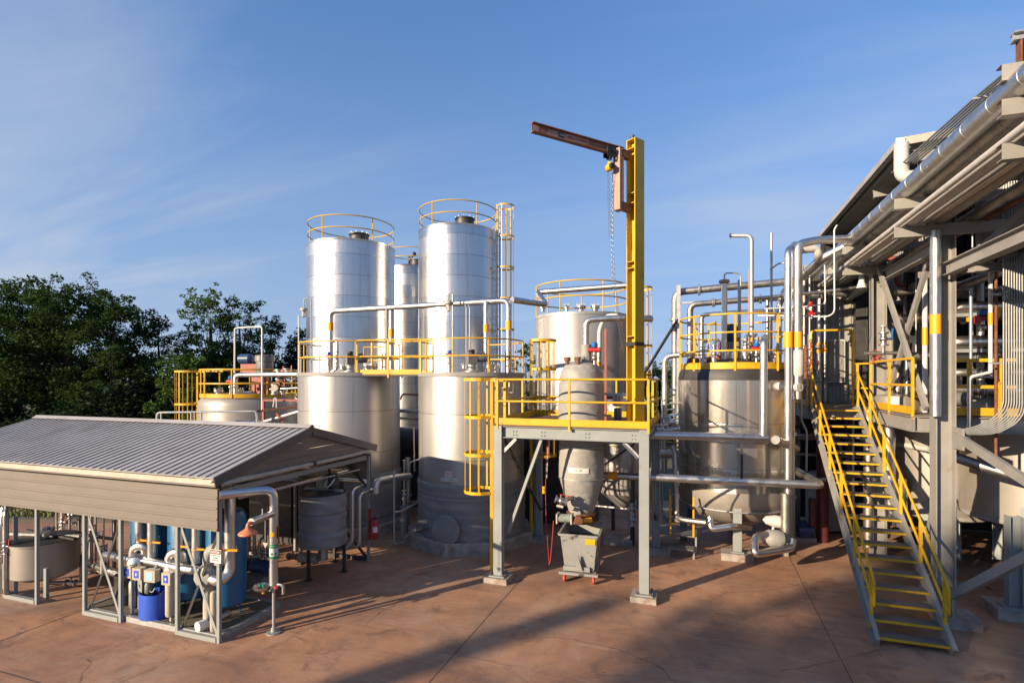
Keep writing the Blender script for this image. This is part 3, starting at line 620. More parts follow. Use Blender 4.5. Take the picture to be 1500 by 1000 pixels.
# batch tanks
def batch(px, d, wpx, label, topy=546):
    c = PD(px, HOR, d); r = wpx / 2 * d / F; c.z = 0; z1 = H + (HOR - topy) * (d - r) / F
    o = thing('batch_tank', label, 'tank', (c.x, c.y, 0), 'batch tanks'); a = ang_cam(c)
    b = MB(); rp = r * 1.21
    b.lathe([(rp, -.1), (rp, .30), (rp - .03, .33), (1e-4, .33)], c, 'concretepad', 8, a0=a + PI / 8, a1=a + PI / 8 + 2 * PI); b.build('plinth', o)
    b = MB(); b.lathe([(r, .29), (r, z1), (r * .998, z1 + .01), (1e-4, z1 + .06)], c, 'batch', 96); b.build('shell', o)
    b = MB(); b.lathe([(r + .004, z1 - .09), (r + .03, z1 - .09), (r + .03, z1 + .015), (r + .004, z1 + .015)], c, 'steelwarm', 80); b.build('rim_angle', o)
    # wrinkled insulation blanket round the lower shell
    b = MB(); prof = []; rr = random.Random(int(px))
    zb = 1.80
    for i in range(34):
        z = .31 + (zb - .31) * i / 33; q = r + .035 + .006 * math.sin(z * 23) * rr.uniform(.2, 1) + .006 * rr.uniform(-1, 1)
        if i in (0, 33): q = r + .012
        if abs(z - 1.45) < .03: q = r + .02
        prof.append((q, z))
    b.lathe(prof, c, 'blanket', 120)
    b.v = [(v[0] + (v[0] - c.x) / r * .009 * math.sin(7 * math.atan2(v[1] - c.y, v[0] - c.x) + v[2] * 9) * math.sin(v[2] * 5 + 3 * math.atan2(v[1] - c.y, v[0] - c.x)), v[1] + (v[1] - c.y) / r * .009 * math.sin(7 * math.atan2(v[1] - c.y, v[0] - c.x) + v[2] * 9) * math.sin(v[2] * 5 + 3 * math.atan2(v[1] - c.y, v[0] - c.x)), v[2]) for v in b.v]
    b.build('insulation_blanket', o)
    return o, c, r, z1, a
bA, cA, rA, zA, aA = batch(691, 15.6, 153, 'batch tank with danger sign and manway, shaded halfway up')
bB, cB, rB, zB, aB = batch(513, 16.9, 143, 'batch tank standing behind the gable end of the shed')
for (o, c, r, z1, a, gx) in ((bA, cA, rA, zA, aA, 1), (bB, cB, rB, zB, aB, 0)):
    ring_rail(o, c, r * .985, z1, .92, a - PI + (.9 if gx else .5), a + PI - .3, 9, 'yellow', .022, mids=(.5,), drop=.08)
# details on the batch tanks
def cyl_at(c, r, px, d_hint):  # angle on a tank at which the photo column px meets its near side
    best = None
    for i in range(400):
        a = ang_cam(c) - 1.5 + 3. * i / 399; p = V((c.x + r * math.cos(a), c.y + r * math.sin(a), 0)); xc = p.x * ca + p.y * sa; dd = -p.x * sa + p.y * ca
        e = abs(CX + F * xc / dd - px)
        if best is None or e < best[0]: best = (e, a, dd)
    return best[1], best[2]
a, dd = cyl_at(cA, rA + .06, 655, 14); n = V((math.cos(a), math.sin(a), 0)); zm = H - (775 - HOR) * dd / F
b = MB(); p = V((cA.x, cA.y, zm)) + n * (rA - .05); b.lathe([(.30, 0), (.30, .16), (.40, .16), (.40, .21), (.385, .23), (.2, .26), (1e-4, .265)], p, 'blanket', 32, axis=n)
for k in range(20): e = k * PI / 10; q = n.to_track_quat('Z', 'Y') @ V((.372 * math.cos(e), .372 * math.sin(e), .22)); b.cyl(p + q, p + q + n * .03, .012, 'galv', 6)
b.build('manway', bA)
a2, d2 = cyl_at(cA, rA, 628, 14); n2 = V((math.cos(a2), math.sin(a2), 0)); b = MB(); p = V((cA.x, cA.y, H - (772 - HOR) * d2 / F)) + n2 * (rA + .02)
b.cyl(p, p + n2 * .35, .06, 'jacketdull'); valve(b, p + n2 * .42, n2, .9); b.cyl(p + n2 * .5, p + n2 * .5 + V((-.3, .1, -.25)), .05, 'jacketdull'); b.build('drain_valve', bA)
def plaque(parent, c, r, px, y0, y1, wpx, bg, lines, name='sign', thick=.006, band=None):
    """thin plate bent to the tank wall, printed; y0..y1 photo rows, wpx photo width"""
    a, dd = cyl_at(c, r, px, 14); rad = r + .004; half = wpx * dd / F / 2 / rad; z1_ = H - (y0 - HOR) * dd / F; z0_ = H - (y1 - HOR) * dd / F; b = MB()
    b.band(c, rad, a - half, a + half, z0_, z1_, bg, thick, 10)
    if band: b.band(c, rad + thick, a - half * .94, a + half * .94, z1_ - (z1_ - z0_) * band[0], z1_ - .008, band[1], .002, 10)
    o = b.build(name, parent); b = MB(); n = (math.cos(a), math.sin(a), 0)
    for (txt, size, f, mt) in lines: text(b, txt, size, (0, 0, z1_ - (z1_ - z0_) * f), n, mt, bend=(c, rad + thick + .003))
    b.build('lettering', o, ROOTS[parent.name]); return o
plaque(bA, cA, rA, 657, 690, 698.5, 11, 'whitepaint', [('DANGER', .045, .17, 'inkwhite'), ('PERMIT REQUIRED', .018, .45, 'ink'), ('CONFINED SPACE', .018, .63, 'ink'), ('DO NOT ENTER', .018, .81, 'ink')], band=(.33, 'inkred'))
plaque(bA, cA, rA, 658, 700, 704.8, 27, 'whitepaint', [('BATCH TANK A', .062, .5, 'ink')], name='name_plate')
plaque(bB, cB, rB, 437 + 118, 606, 609.5, 11, 'whitepaint', [('TANK B', .05, .5, 'ink')], name='name_plate') if False else None
for (o, c, r, z1, a, mx, dr) in ((bA, cA, rA, zA, aA, 693, 0), (bB, cB, rB, zB, aB, 520, 0)):
    dv_ = V((-math.sin(a), math.cos(a), 0)); m = V((c.x, c.y, 0)) + V((math.cos(a), math.sin(a), 0)) * .55
    sidemotor(o, m, z1 + .04, a + 1.9, .95)
    for k, (u, v) in enumerate(((.7, .3), (.5, -.5), (-.2, .6))): b = MB(); flange(b, m + dv_ * u - V((math.cos(a), math.sin(a), 0)) * v, .13, z1 + .03, .2); b.build('nozzle', o)
    b = MB(); q = m + dv_ * -.62; b.cyl(V((q.x, q.y, z1)), V((q.x, q.y, z1 + .35)), .04, 'stainpipe'); actuator(b, (q.x, q.y, z1 + .38), .7); b.build('actuated_valve', o)
    b = MB(); q = m + dv_ * .95
    for s in (0, .12): b.cyl(V((q.x + s, q.y, z1)), V((q.x + s, q.y, z1 + .62)), .022, 'rust', 8)
    for k in (.2, .45): b.cyl(V((q.x, q.y, z1 + k)), V((q.x + .12, q.y, z1 + k)), .018, 'rust', 8)
    b.build('sight_gauge', o)
# catwalk between the two batch tanks
pL = OY(541, 548, cA.y - .9); pR = OY(622, 548, cA.y - .9)
zW = zA - .02; A0 = V((cB.x + 1.0, cB.y - 1.05, zW)); A1 = V((cA.x - 1.15, cA.y - .95, zW)); o = thing('catwalk', 'yellow railed catwalk bridging the two batch tanks', 'catwalk', A0)
b = MB(); off = V((0, .75, 0)); b.poly([A0 - V((0, 0, .05)), A1 - V((0, 0, .05)), A1 + off - V((0, 0, .05)), A0 + off - V((0, 0, .05))], .04, 'grating'); b.build('walkway', o)
run_rail(o, [A0, A1], .98, 3, toe=.13); run_rail(o, [A0 + off, A1 + off], .98, 3, toe=.1)
# ladder behind batch tank A
o = thing('access_ladder', 'yellow caged ladder on the far side of batch tank A', 'ladder', (cA.x + rA + .2, cA.y + .5, 0))
caged_ladder(o, (cA.x + rA + .12, cA.y + .55), .35, .2, zA + 1.0, 2.4, zA + .95, .5, .4, hoops=5, name='ladder')

# low tank beside the trees
c = PD(366, HOR, 20.3); c.z = 0; r = 1.72; zl = H - (583 - HOR) * (20.3 - 1.7) / F
o = thing('low_tank', 'low pale tank with yellow railed top rising behind the shed roof', 'tank', c); a = ang_cam(c); LT = o
b = MB(); b.lathe([(r, 0), (r, zl - .28), (r * .985, zl - .14), (r * .93, zl - .02), (r * .8, zl + .06), (1e-4, zl + .22)], c, 'beigevessel', 80); b.build('shell', o)
ring_rail(o, c, r * .96, zl, 1.0, a - PI, a + PI, 9, 'yellow', .028, toe=(0, .14))
caged_ladder(o, (c.x - r - .22, c.y - .45), PI + .45, .2, zl + .98, 1.2, zl + .95, .6, .56, hoops=4)
b = MB(); q = V((c.x - r * .8, c.y - .35, zl)); b.bar(q + V((0, 0, .97)), q + V((-.6, 0, .97)), .05, .05, 'yellow'); b.bar(q + V((0, .4, .97)), q + V((-.6, .4, .97)), .05, .05, 'yellow'); b.bar(q + V((0, 0, .0)), q + V((-.6, 0, .0)), .05, .1, 'yellow'); b.build('ladder_gate', o)
b = MB(); q = PD(383, 566, 20); q.z = zl; b.box(q + V((0, 0, .45)), (.55, .4, .9), 'redprimer'); b.box(q + V((-.35, 0, 1.05)), (.9, .4, .35), 'redprimer'); ag = b.build('agitator_stand', o)
b = MB(); p = q + V((-.75, 0, 1.42)); b.lathe([(.17, 0), (.19, .03), (.19, .5), (.15, .55), (1e-4, .56)], p + V((-.25, 0, 0)), 'bluemotor', 18, axis=(1, 0, 0)); b.build('motor', ag, ROOTS[o.name])
b = MB(); b.lathe([(.28, .85), (.30, .9), (.30, 1.3), (.34, 1.32), (.34, 1.52), (.30, 1.55), (1e-4, 1.56)], q + V((.15, 0, 0)), 'motorgrey', 20); b.build('gearbox', ag, ROOTS[o.name])
for pxx, s in ((320, .16), (352, .12), (405, .2), (415, .15)): b = MB(); flange(b, PD(pxx, 575, 19.6), s, zl + .08, .2); b.build('nozzle', o)
b = MB(); q = PD(338, 562, 19.2); q.z = zl + .02; b.cyl(q, q + V((0, 0, .3)), .05, 'stainpipe'); actuator(b, q + V((0, 0, .35)), 1.1); b.build('actuated_valve', o)
# grey storage tank behind the platform
c = PD(852, HOR, 21.0); c.z = 0; r = 1.80; zg = H + (HOR - 455) * 19.2 / F; a = ang_cam(c)
o = thing('storage_tank', 'wide grey storage tank behind the hopper and the yellow crane column', 'tank', c); GT = o; cG, rG = c, r
b = MB(); b.lathe([(r, 0), (r, zg - .05), (r * .99, zg), (1e-4, zg + .22)], c, 'greytank', 96); b.build('shell', o)
b = MB(); b.lathe([(r + .003, zg - .12), (r + .02, zg - .12), (r + .02, zg - .04), (r + .003, zg - .04)], c, 'galv', 80); b.build('rim_band', o)
ring_rail(o, c, r * .99, zg, 1.12, a - PI, a + PI, 7, 'yellowdeep', .027)
for pxx, s in ((795, .13), (851, .2), (872, .17), (830, .1)): b = MB(); flange(b, PD(pxx, 450, 20.4), s, zg + .12, .22); b.build('nozzle', o)
caged_ladder(o, (c.x + r + .12, c.y - .1), -.15, .2, zg + 1.0, 2.6, zg + .95, .5, .45, hoops=6)
# ---- open shed on the near side
XL, XR, YF, YB, YR, ZR, ZE = -16.75, -7.88, 7.12, 11.65, 9.4, 3.54, 2.89
shed = thing('open_shed', 'open sided steel shed with ribbed grey gable roof and beige siding', 'shed', ((XL + XR) / 2, YR, 0))
b = MB(); sl_ = (ZR - ZE) / (YR - (YF - .12))
for s in (-1, 1):
    ye = YR + s * (YR - YF + .14); ze = ZR - sl_ * abs(ye - YR)
    x0, x1 = XL - .06, XR + .06; P = [(x0, ye, ze), (x1, ye, ze), (x1, YR, ZR), (x0, YR, ZR)]
    b.poly(P if s < 0 else P[::-1], .02, 'roofmetal')
    k = int((x1 - x0) / .19)
    for i in range(k + 1):
        x = x0 + .03 + (x1 - x0 - .06) * i / k; u = V((0, s * sl_, 1)).normalized() * .012; u.y = s * abs(u.y)
        b.prism([(-.014, -.016), (.014, -.016), (.010, .016), (-.010, .016)], V((x, YR, ZR)) + u * 2.2, V((x, ye, ze)) + u * 2.2, 'roofmetal')
roof = b.build('roof', shed)
b = MB(); b.prism([(-.12, -.035), (0, .035), (.12, -.035), (0, .01)], (XL - .08, YR, ZR + .06), (XR + .08, YR, ZR + .06), 'roofmetal'); b.build('ridge_cap', roof, (ROOTS[shed.name]))
b = MB(); b.bar((XL - .06, YF - .115, ZE - .07), (XR + .05, YF - .115, ZE - .07), .012, .09, 'eavecream'); b.bar((XL - .06, YF - .127, ZE - .13), (XR + .05, YF - .127, ZE - .13), .012, .03, 'siding'); b.bar((XL - .06, YF + .04, ZE - .16), (XR - .02, YF + .04, ZE - .16), .02, .12, 'flatblack'); b.build('eave_flashing_shade', shed)  # the black bar paints the shadow gap below the flashing
b = MB()
for s in (-1, 1):
    ye = YR + s * (YR - YF + .16); ze = ZR - sl_ * abs(ye - YR); b.bar((XR + .07, YR, ZR - .045), (XR + .07, ye, ze - .045), .022, .17, 'trimdark')
b.build('rake_trim', shed)
def siding(p, q, z0, z1, nrm, mt, rib=.19):
    """horizontal ribbed sheets between p and q"""
    b = MB(); n = V(nrm); p = V(p); q = V(q); k = max(1, round((z1 - z0) / rib)); h = (z1 - z0) / k
    for i in range(k):
        z = z0 + i * h
        for (a, c, o) in ((0, .018, .0), (.018, .05, .030), (.05, h, .016)):
            b.bar(p + n * o / 2 + V((0, 0, z + (a + c) / 2)), q + n * o / 2 + V((0, 0, z + (a + c) / 2)), .008 + o, c - a, mt)
    return b
siding((XL, YF - .02, 0), (XR, YF - .02, 0), 1.95, 2.69, (0, -1, 0), 'siding', .185).build('front_siding', shed)
siding((XL, YB + .02, 0), (XR, YB + .02, 0), 2.05, 2.70, (0, 1, 0), 'sidingdark').build('rear_siding', shed)
for (x, sgn) in ((XR, 1), (XL, -1)):
    b = MB(); zz = 2.82
    while zz < ZR - .1:
        h = .15; w0 = (ZR - .05 - zz) / sl_; w1 = max(.05, (ZR - .05 - zz - h) / sl_)
        b.poly([(x, YR - w0, zz), (x, YR + w0, zz), (x, YR + w1, zz + h - .006), (x, YR - w1, zz + h - .006)], .012, 'siding'); b.bar((x + .012, YR - w0 + .03, zz + .02), (x + .012, YR + w0 - .03, zz + .02), .012, .03, 'siding'); zz += h
    b.build('gable_siding', shed)
b = MB(); b.cyl((XR + .05, YF + .02, 2.78), (XR + .05, YR + .05, 2.78), .042, 'eavecream', 12); b.cyl((XR + .05, YR + .12, 2.78), (XR + .05, YB - .45, 2.78), .042, 'eavecream', 12); b.cyl((XR + .05, YR + .03, 2.78), (XR + .05, YR + .13, 2.78), .05, 'darksteel', 12); b.build('gable_tube', shed)
def shed_post(x, y, z1=2.66):
    b = MB(); b.bar((x, y, 0), (x, y, z1), .06, .06, 'steelgrey', up=(0, 1, 0)); o = b.build('post', shed)
    return o
def pxX(px, Y): return OY(px, HOR, Y).x
for (pa, pb) in ((258, 320), (122, 175), (7, 52)):
    xa, xb = pxX(pa, YF), pxX(pb, YF)
    if pb == 320: xb = XR - .03
    shed_post(xa, YF + .03); shed_post(xb, YF + .03)
    MB().bar((xa + .045, YF + .03, .045), (xb - .045, YF + .03, .045), .08, .08, 'steelgrey').build('sill', shed)
    if pa > 50:
        MB().bar((xa + .05, YF + .05, 1.95), (xb - .06, YF + .05, .1), .055, .012, 'steelgrey', up=(0, 1, 0)).build('brace', shed)
        MB().bar((xb - .05, YF + .085, 1.95), (xa + .06, YF + .085, .1), .05, .012, 'flatblack', up=(0, 1, 0)).build('brace', shed)  # rear brace blackened, its shade put into the colour
for px in (545, 470, 330):
    x = XR - .03 if px == 545 else pxX(px, YB)
    shed_post(x, YB - .03)
MB().bar((XR - 1.5, YB - .03, .045), (XR - .1, YB - .03, .045), .08, .08, 'darksteel').build('sill', shed)
for s in (0, 1):
    MB().bar((XR - .9, YB - .05, 2.6 if s else .9), (XR - .08, YB - .05, 1.9 if s else .1), .05, .05, 'darksteel').build('brace', shed)
MB().bar((XR - .07, YF + .1, 2.62), (XR - .07, YB - .1, 2.62), .07, .1, 'steelgrey').build('tie_beam', shed)
for x in (-14.6, -12.4, -10.2):
    shed_post(x, YB - .03); MB().bar((x, YF + .1, 2.62), (x, YB - .1, 2.62), .07, .1, 'steelgrey').build('tie_beam', shed)
# danger sign on the corner post
p = PD(313.5, 815, 9.25); o = thing('danger_sign', 'white danger eye protection sign hung on the shed corner post', 'sign', p); y0 = YF - .05; b = MB(); b.box((p.x, y0, p.z), (.25, .006, .23), 'whitepaint'); b.build('sign_board', o)
b = MB(); b.box((p.x, y0 - .0045, p.z + .072), (.235, .003, .066), 'ink'); b.lathe([(.1, 0), (.1, .002), (1e-4, .002)], (0, 0, 0), 'inkred', 28, axis=(0, -1, 0))
n0 = len(b.v) - 29 * 3 if False else None
k = [i for i, v in enumerate(b.v) if i >= 8]
for i in k: v = b.v[i]; b.v[i] = (p.x + v[0] * 1.06, y0 - .0065 + v[1], p.z + .072 + v[2] * .27)
b.build('header_panel', o); b = MB(); nv = (0, -1, 0)
text(b, 'DANGER', .05, (p.x, y0 - .0095, p.z + .072), nv, 'inkwhite')
for i, tx in enumerate(('EYE PROTECTION', 'REQUIRED', 'IN THIS AREA')): text(b, tx, .027, (p.x, y0 - .004, p.z + .012 - i * .042), nv, 'ink')
b.build('lettering', o)

# mixing tank under the shed
c = PD(66, HOR, 11.75); c.z = 0; o = thing('mixing_tank', 'squat steel mixing tank on legs under the shed', 'tank', c); rT = .60
b = MB(); b.lathe([(1e-4, .22), (rT * .7, .30), (rT, .40), (rT, 1.08), (rT + .03, 1.08), (rT + .03, 1.11), (rT, 1.11)], c, 'beigevessel', 56); b.build('shell', o)
b = MB(); b.lathe([(rT + .03, 1.115), (rT + .03, 1.125), (.25, 1.14), (1e-4, 1.15)], c, 'flatblack', 40); b.bar(c + V((-.95, -.15, 1.17)), c + V((.75, .25, 1.17)), .09, .05, 'galv'); b.bar(c + V((-.9, .15, 1.17)), c + V((.9, .05, 1.17)), .07, .04, 'darksteel'); lid = b.build('lid', o)
b = MB(); flange(b, c + V((.1, 0, 0)), .13, 1.19, .14); b.cyl(c + V((.1, 0, 1.33)), c + V((.1, 0, 1.38)), .035, 'galv'); b.build('handwheel', lid, ROOTS[o.name])
for k in range(4): a = PI / 4 + k * PI / 2 + .3; q = c + V((math.cos(a), math.sin(a), 0)) * (rT + .03); MB().bar(q, q + V((0, 0, .62)), .08, .06, 'steelgrey').build('leg', o)
b = MB(); q = c + V((-.2, -rT, 0)); b.tube([q + V((0, 0, .75)), q + V((-.02, -.06, .75)), q + V((-.02, -.06, .95)), q + V((.1, -.06, .95))], .015, 'stainpipe', .03); b.build('handle', o)
b = MB(); b.cyl(c + V((0, 0, .1)), c + V((0, 0, .25)), .05, 'jacketdull'); b.cyl(c + V((0, 0, .14)), c + V((.9, .3, .14)), .045, 'jacketdull'); valve(b, c + V((.55, .18, .14)), (.95, .3, 0), .9, 'darksteel'); b.build('drain_pipe', o)
# pipe stand with valves left of the mixing tank, and another behind it
def pipe_stand(px, d, h, label, seed, wide=.6, valves=3):
    rr = random.Random(seed); c = PD(px, HOR, d); c.z = 0; o = thing('valve_stand', label, 'valve stand', c); b = MB()
    for s in (-1, 1): b.bar(c + V((s * wide / 2, 0, 0)), c + V((s * wide / 2, 0, h)), .06, .06, 'steelgrey')
    b.bar(c + V((-wide / 2, 0, h * .55)), c + V((wide / 2, 0, h * .55)), .06, .06, 'steelgrey'); b.build('frame', o)
    for i in range(valves):
        b = MB(); x = (-.35 + .7 * i / max(1, valves - 1)) * wide; y = -.09 - rr.random() * .12; q = c + V((x, y, 0)); r = rr.choice((.022, .03, .038))
        b.tube([q + V((0, .15, .1)), q + V((0, 0, .1)), q + V((0, 0, h * rr.uniform(.8, 1.1))), q + V((rr.uniform(-.2, .2), .1, h * 1.1))], r, rr.choice(('stainpipe', 'jacketdull', 'foil')), .07)
        valve(b, q + V((0, 0, h * rr.uniform(.35, .7))), (0, 0, 1), .8, rr.choice(('bluehandle', 'darksteel', 'red'))); b.build('valve_line', o)
    return o
pipe_stand(14, 11.4, 1.7, 'dark valve stand at the picture edge beside the mixing tank', 3, .4, 3)
pipe_stand(101, 13.6, 1.75, 'foil wrapped valve stand behind the mixing tank near the kerb', 8, .75, 4)
pipe_stand(382, 12.4, 1.0, 'valve manifold standing in shade behind the safety shower', 15, .7, 4)
pipe_stand(150, 12.6, 1.6, 'valve stand under the shed between two braced post frames', 22, .8, 4)
# pump skid with blue tanks
YT = 7.95
o = thing('skid_base', 'steel skid floor of grating under the blue tanks', 'skid', (-9.6, 7.9, 0)); b = MB(); b.box((-9.75, 7.95, .075), (3.4, 1.35, .02), 'grating'); b.build('grating_floor', o)
b = MB()
for y in (7.23, 8.67): b.bar((-11.5, y, .05), (-8.0, y, .05), .08, .1, 'galv')
for x in (-11.5, -8.0): b.bar((x, 7.27, .05), (x, 8.63, .05), .08, .1, 'galv')
b.build('edge_channel', o)
def blue_tank(X, label):
    c = V((X, YT, 0)); o = thing('blue_tank', label, 'tank', c, 'upright blue tanks under the shed'); b = MB(); r = .355
    b.lathe([(1e-4, .26), (r * .8, .28), (r, .34), (r, 1.95), (r * .85, 2.06), (1e-4, 2.12)], c, 'bluetank', 48); b.build('shell', o)
    for k in range(3): a = k * 2.1 + .6; q = c + V((math.cos(a) * .24, math.sin(a) * .24, 0)); MB().bar(q, q + V((0, 0, .32)), .05, .03, 'bluetank', up=(math.cos(a), math.sin(a), 0)).build('leg', o)
    n = V((.66, -.75, 0)).normalized(); b = MB(); p = c + n * (r + .003); p.z = 1.42
    text(b, 'Cygan', .17, p, n, 'inkwhite', .001, shear=.35, bend=(c, r + .003)); a = math.atan2(n.y, n.x); b.band(c, r + .002, a - .5, a + .45, 1.30, 1.312, 'inkwhite', .002, 10); b.build('lettering', o)
    n = V((.0, -1, 0)); b = MB(); p = c + n * (r - .01); p.z = .52
    b.lathe([(.11, 0), (.11, .025), (.085, .03), (.085, .02), (1e-4, .02)], p, 'yellowdeep', 28, axis=n); b.lathe([(.08, .03), (1e-4, .034)], p, 'darksteel', 20, axis=n); b.bar(p + n * .04 - V((0, 0, .07)), p + n * .04 + V((0, 0, .07)), .03, .01, 'galv', up=n); b.build('clean_out_port', o)
    b = MB(); a = -PI / 2 - .55; b.band(c, r + .002, a - .13, a + .13, .45, .60, 'tapeorange', .003, 8); b.build('label_plate', o)
    return o
bt = [blue_tank(-8.62, 'blue tank nearest the shed corner post, beside the big foil elbow'), blue_tank(-9.6, 'blue tank in the middle of the shed skid behind the braced posts'), blue_tank(-10.62, 'blue tank behind the blue cut drum, farthest from the corner post')]
def insul_pump(X, z, label, k):
    c = V((X, 7.48, z)); o = thing('insulated_pump', label, 'pump', (X, 7.48, .1), 'foil wrapped pumps on the skid'); b = MB()
    b.lathe([(.02, -.13), (.14, -.12), (.19, -.06), (.19, .06), (.14, .13), (.06, .16), (1e-4, .17)], c, 'foil', 18, axis=(.5, -.86, 0)); b.build('volute_jacket', o)
    b = MB(); b.tube([c + V((-.12, 0, 0)), c + V((-.12, 0, .28)), c + V((.12, .06, .34)), c + V((.12, .1, .1))], .095, 'foil', .14, 12); b.build('suction_elbow', o)
    b = MB(); b.bar(c + V((0, .05, -.1)), V((X, 7.53, .1)), .07, .07, 'steelgrey'); b.build('pedestal', o); return o
insul_pump(-10.35, 1.02, 'foil wrapped pump in front of the far blue tank', 0)
insul_pump(-9.38, 1.0, 'foil wrapped pump above the control boxes behind the braced post', 1)
p = PD(305, 842, 9.75); o = thing('insulated_pump', 'big pale grey wrapped pump beside the shed corner post', 'pump', (p.x, p.y, .1), 'foil wrapped pumps on the skid'); b = MB()
b.lathe([(.02, -.2), (.15, -.18), (.21, -.08), (.215, .06), (.17, .16), (.06, .2), (1e-4, .2)], p, 'blanketlight', 9, axis=(.1, -1, .1)); b.build('volute_jacket', o)
b = MB(); b.tube([p + V((-.02, .05, .1)), p + V((-.02, .05, .42)), p + V((.2, .1, .5)), p + V((.2, .1, .2))], .12, 'blanketlight', .15, 12); b.build('suction_elbow', o)
b = MB(); b.cyl(V((p.x, p.y, .1)), p + V((0, 0, -.15)), .085, 'cream', 14); b.build('pedestal', o)
for (px, y0, y1, d, r, lb) in ((205, 765, 802, 10.55, .085, 'foil clad riser behind the wrapped pump farthest from the corner post'), (223, 768, 815, 10.4, .085, 'foil clad riser standing in front of the far blue tank lettering'), (263, 774, 822, 10.2, .085, 'foil clad riser close behind the inner post of the corner frame'), (288, 778, 824, 10.1, .085, 'foil clad riser crossed by the dark shed brace'), ):
    p = PD(px, y1, d); q = V((p.x, p.y, 2.55)); o = pipe('insulated_riser', lb, [p, q], r, 'jacket', seg=14, cat='pipe', group='insulated risers over the pump skid', extra=lambda o: (tape(o, PD(px, y0 + 26, d), PD(px, y0 + 24.6, d), r * 1.05), MB().bar(PD(px + 1, y0 + 25.5, d - .1), PD(px + 12, y0 + 26.5, d - .12), .03, .03, 'tapeorange').build('valve_handle', o)))
pts = [PD(337, 700, 9.75), PD(337, 838, 9.75), PD(322, 852, 9.6), PD(309, 846, 9.65)]
pts[0].z = 2.6; pts[0].x = pts[1].x; pts[0].y = pts[1].y
pipe('insulated_riser', 'thick foil clad riser turning with a big elbow at the shed corner', pts, .095, 'jacket', .22, seg=18, group='insulated risers over the pump skid', extra=lambda o: (MB().bar(PD(326, 805, 9.6), PD(348, 805.5, 9.6), .035, .035, 'tapeorange').build('valve_handle', o)))
pts = [PD(153, 838, 11.2), PD(153, 812, 11.2), PD(180, 817, 10.75), PD(225, 823, 10.3), PD(262, 831, 10.), PD(296, 836, 9.85)]
pipe('suction_header', 'lumpy foil wrapped header running behind the four control boxes', pts, .085, 'foil', .12, seg=14)
pts = [PD(140, 828, 11.6), PD(172, 840, 11.0), PD(186, 844, 10.8)]; pipe('branch_pipe', 'short foil pipe entering the skid between the braced frames', pts, .075, 'foil', .1)
pts = [PD(108, 820, 12.6), PD(152, 838, 11.7)]; pipe('branch_pipe', 'pale clad pipe joining mixing tank area to the skid', pts, .06, 'jacket', 0)
for (px, y0, y1, d, r, mt, lb) in ((195, 850, 890, 10.6, .075, 'jacketdull', 'pale rounded standpipe under the first control box'), (249, 850, 903, 9.95, .078, 'cream', 'cream standpipe beside the blue cut drum'), (218, 852, 872, 10.25, .075, 'motorgrey', 'grey filter bowl hanging over the blue drum'), (313, 866, 925, 9.5, .06, 'cream', 'slim cream standpipe beside the corner brace')):
    b = MB(); p = PD(px, y1, d); h = (y1 - y0) * d / F; b.lathe([(r * .4, 0), (r * .85, .02), (r, .06), (r, h - .05), (r * .8, h), (1e-4, h + .01)], p, mt, 18); one(b, 'standpipe', lb, 'pipe')
for i, (px, y, wd, lab, lb) in enumerate(((190, 836, .13, 'bluelabel', 'cream control box with blue label, first from the mixing tank'), (204, 839, .13, 'bluelabel', 'cream control box with blue label, second from the mixing tank'), (223, 842, .18, 'bluelight', 'wide cream control box with pale blue label'), (247, 846, .13, 'bluelabel', 'cream control box with blue label beside the braced post'))):
    d = 10.25 - i * .11; p = PD(px, y, d); o = thing('control_box', lb, 'control box', p - V((0, 0, .11)), 'control boxes on the pump skid'); b = MB(); b.box(p, (wd + .06, .13, .22), 'cream', .12); b.build('housing', o)
    n = V((math.sin(.12), -math.cos(.12), 0)); f = p + n * .0665; b = MB(); b.box(f, (wd * .8, .004, .14), lab, .12); b.box(f + n * .003, (wd * .22, .003, .05), 'whitepaint', .12); b.build('label_plate', o)
    b = MB(); b.bar(p + V((0, .05, -.11)), V((p.x, p.y + .05, .1)), .035, .035, 'galv') if i != 2 else b.bar(p + V((0, .05, .11)), p + V((0, .15, .2)), .03, .03, 'galv'); b.build('bracket', o)
b = MB(); p = PD(225, 907, 10.2); p.z = .09; sx, sy = .28, .2
pr = [(1, 0), (1, .47), (.95, .47), (.95, .04), (1e-4, .04)]; b.lathe([(a * .25, z) for a, z in pr], p, 'bluebarrel', 40); b.v = [(p.x + (v[0] - p.x) * 1.12, p.y + (v[1] - p.y) * .85, v[2]) for v in b.v]; b.lathe([(.2, .30), (.19, .33), (1e-4, .33)], p, 'flatblack', 32); one(b, 'cut_drum', 'bright blue cut plastic drum catching drips under the filter', 'drum')
b = MB(); p = PD(189, 892, 10.9); p.z = .0; b.lathe([(.24, 0), (.25, .02), (.25, .28), (.26, .30), (.25, .32), (.25, .62), (.26, .64), (.24, .66), (1e-4, .66)], p, 'flatblack', 32); one(b, 'black_drum', 'black drum in the shade beside the first standpipe', 'drum')
b = MB()
for i in range(4):
    p = PD(204 + i * 13, 856 + i * 3, 10.2); q = PD(214 + i * 13, 858 + i * 3, 10.2); b.tube([p, p.lerp(q, .3) - V((0, 0, .09)), p.lerp(q, .7) - V((0, 0, .08)), q], .008, 'whitepaint' if i % 2 else 'ink', .05, 6)
one(b, 'cable_loops', 'loose looping cables below the control boxes', 'cables')
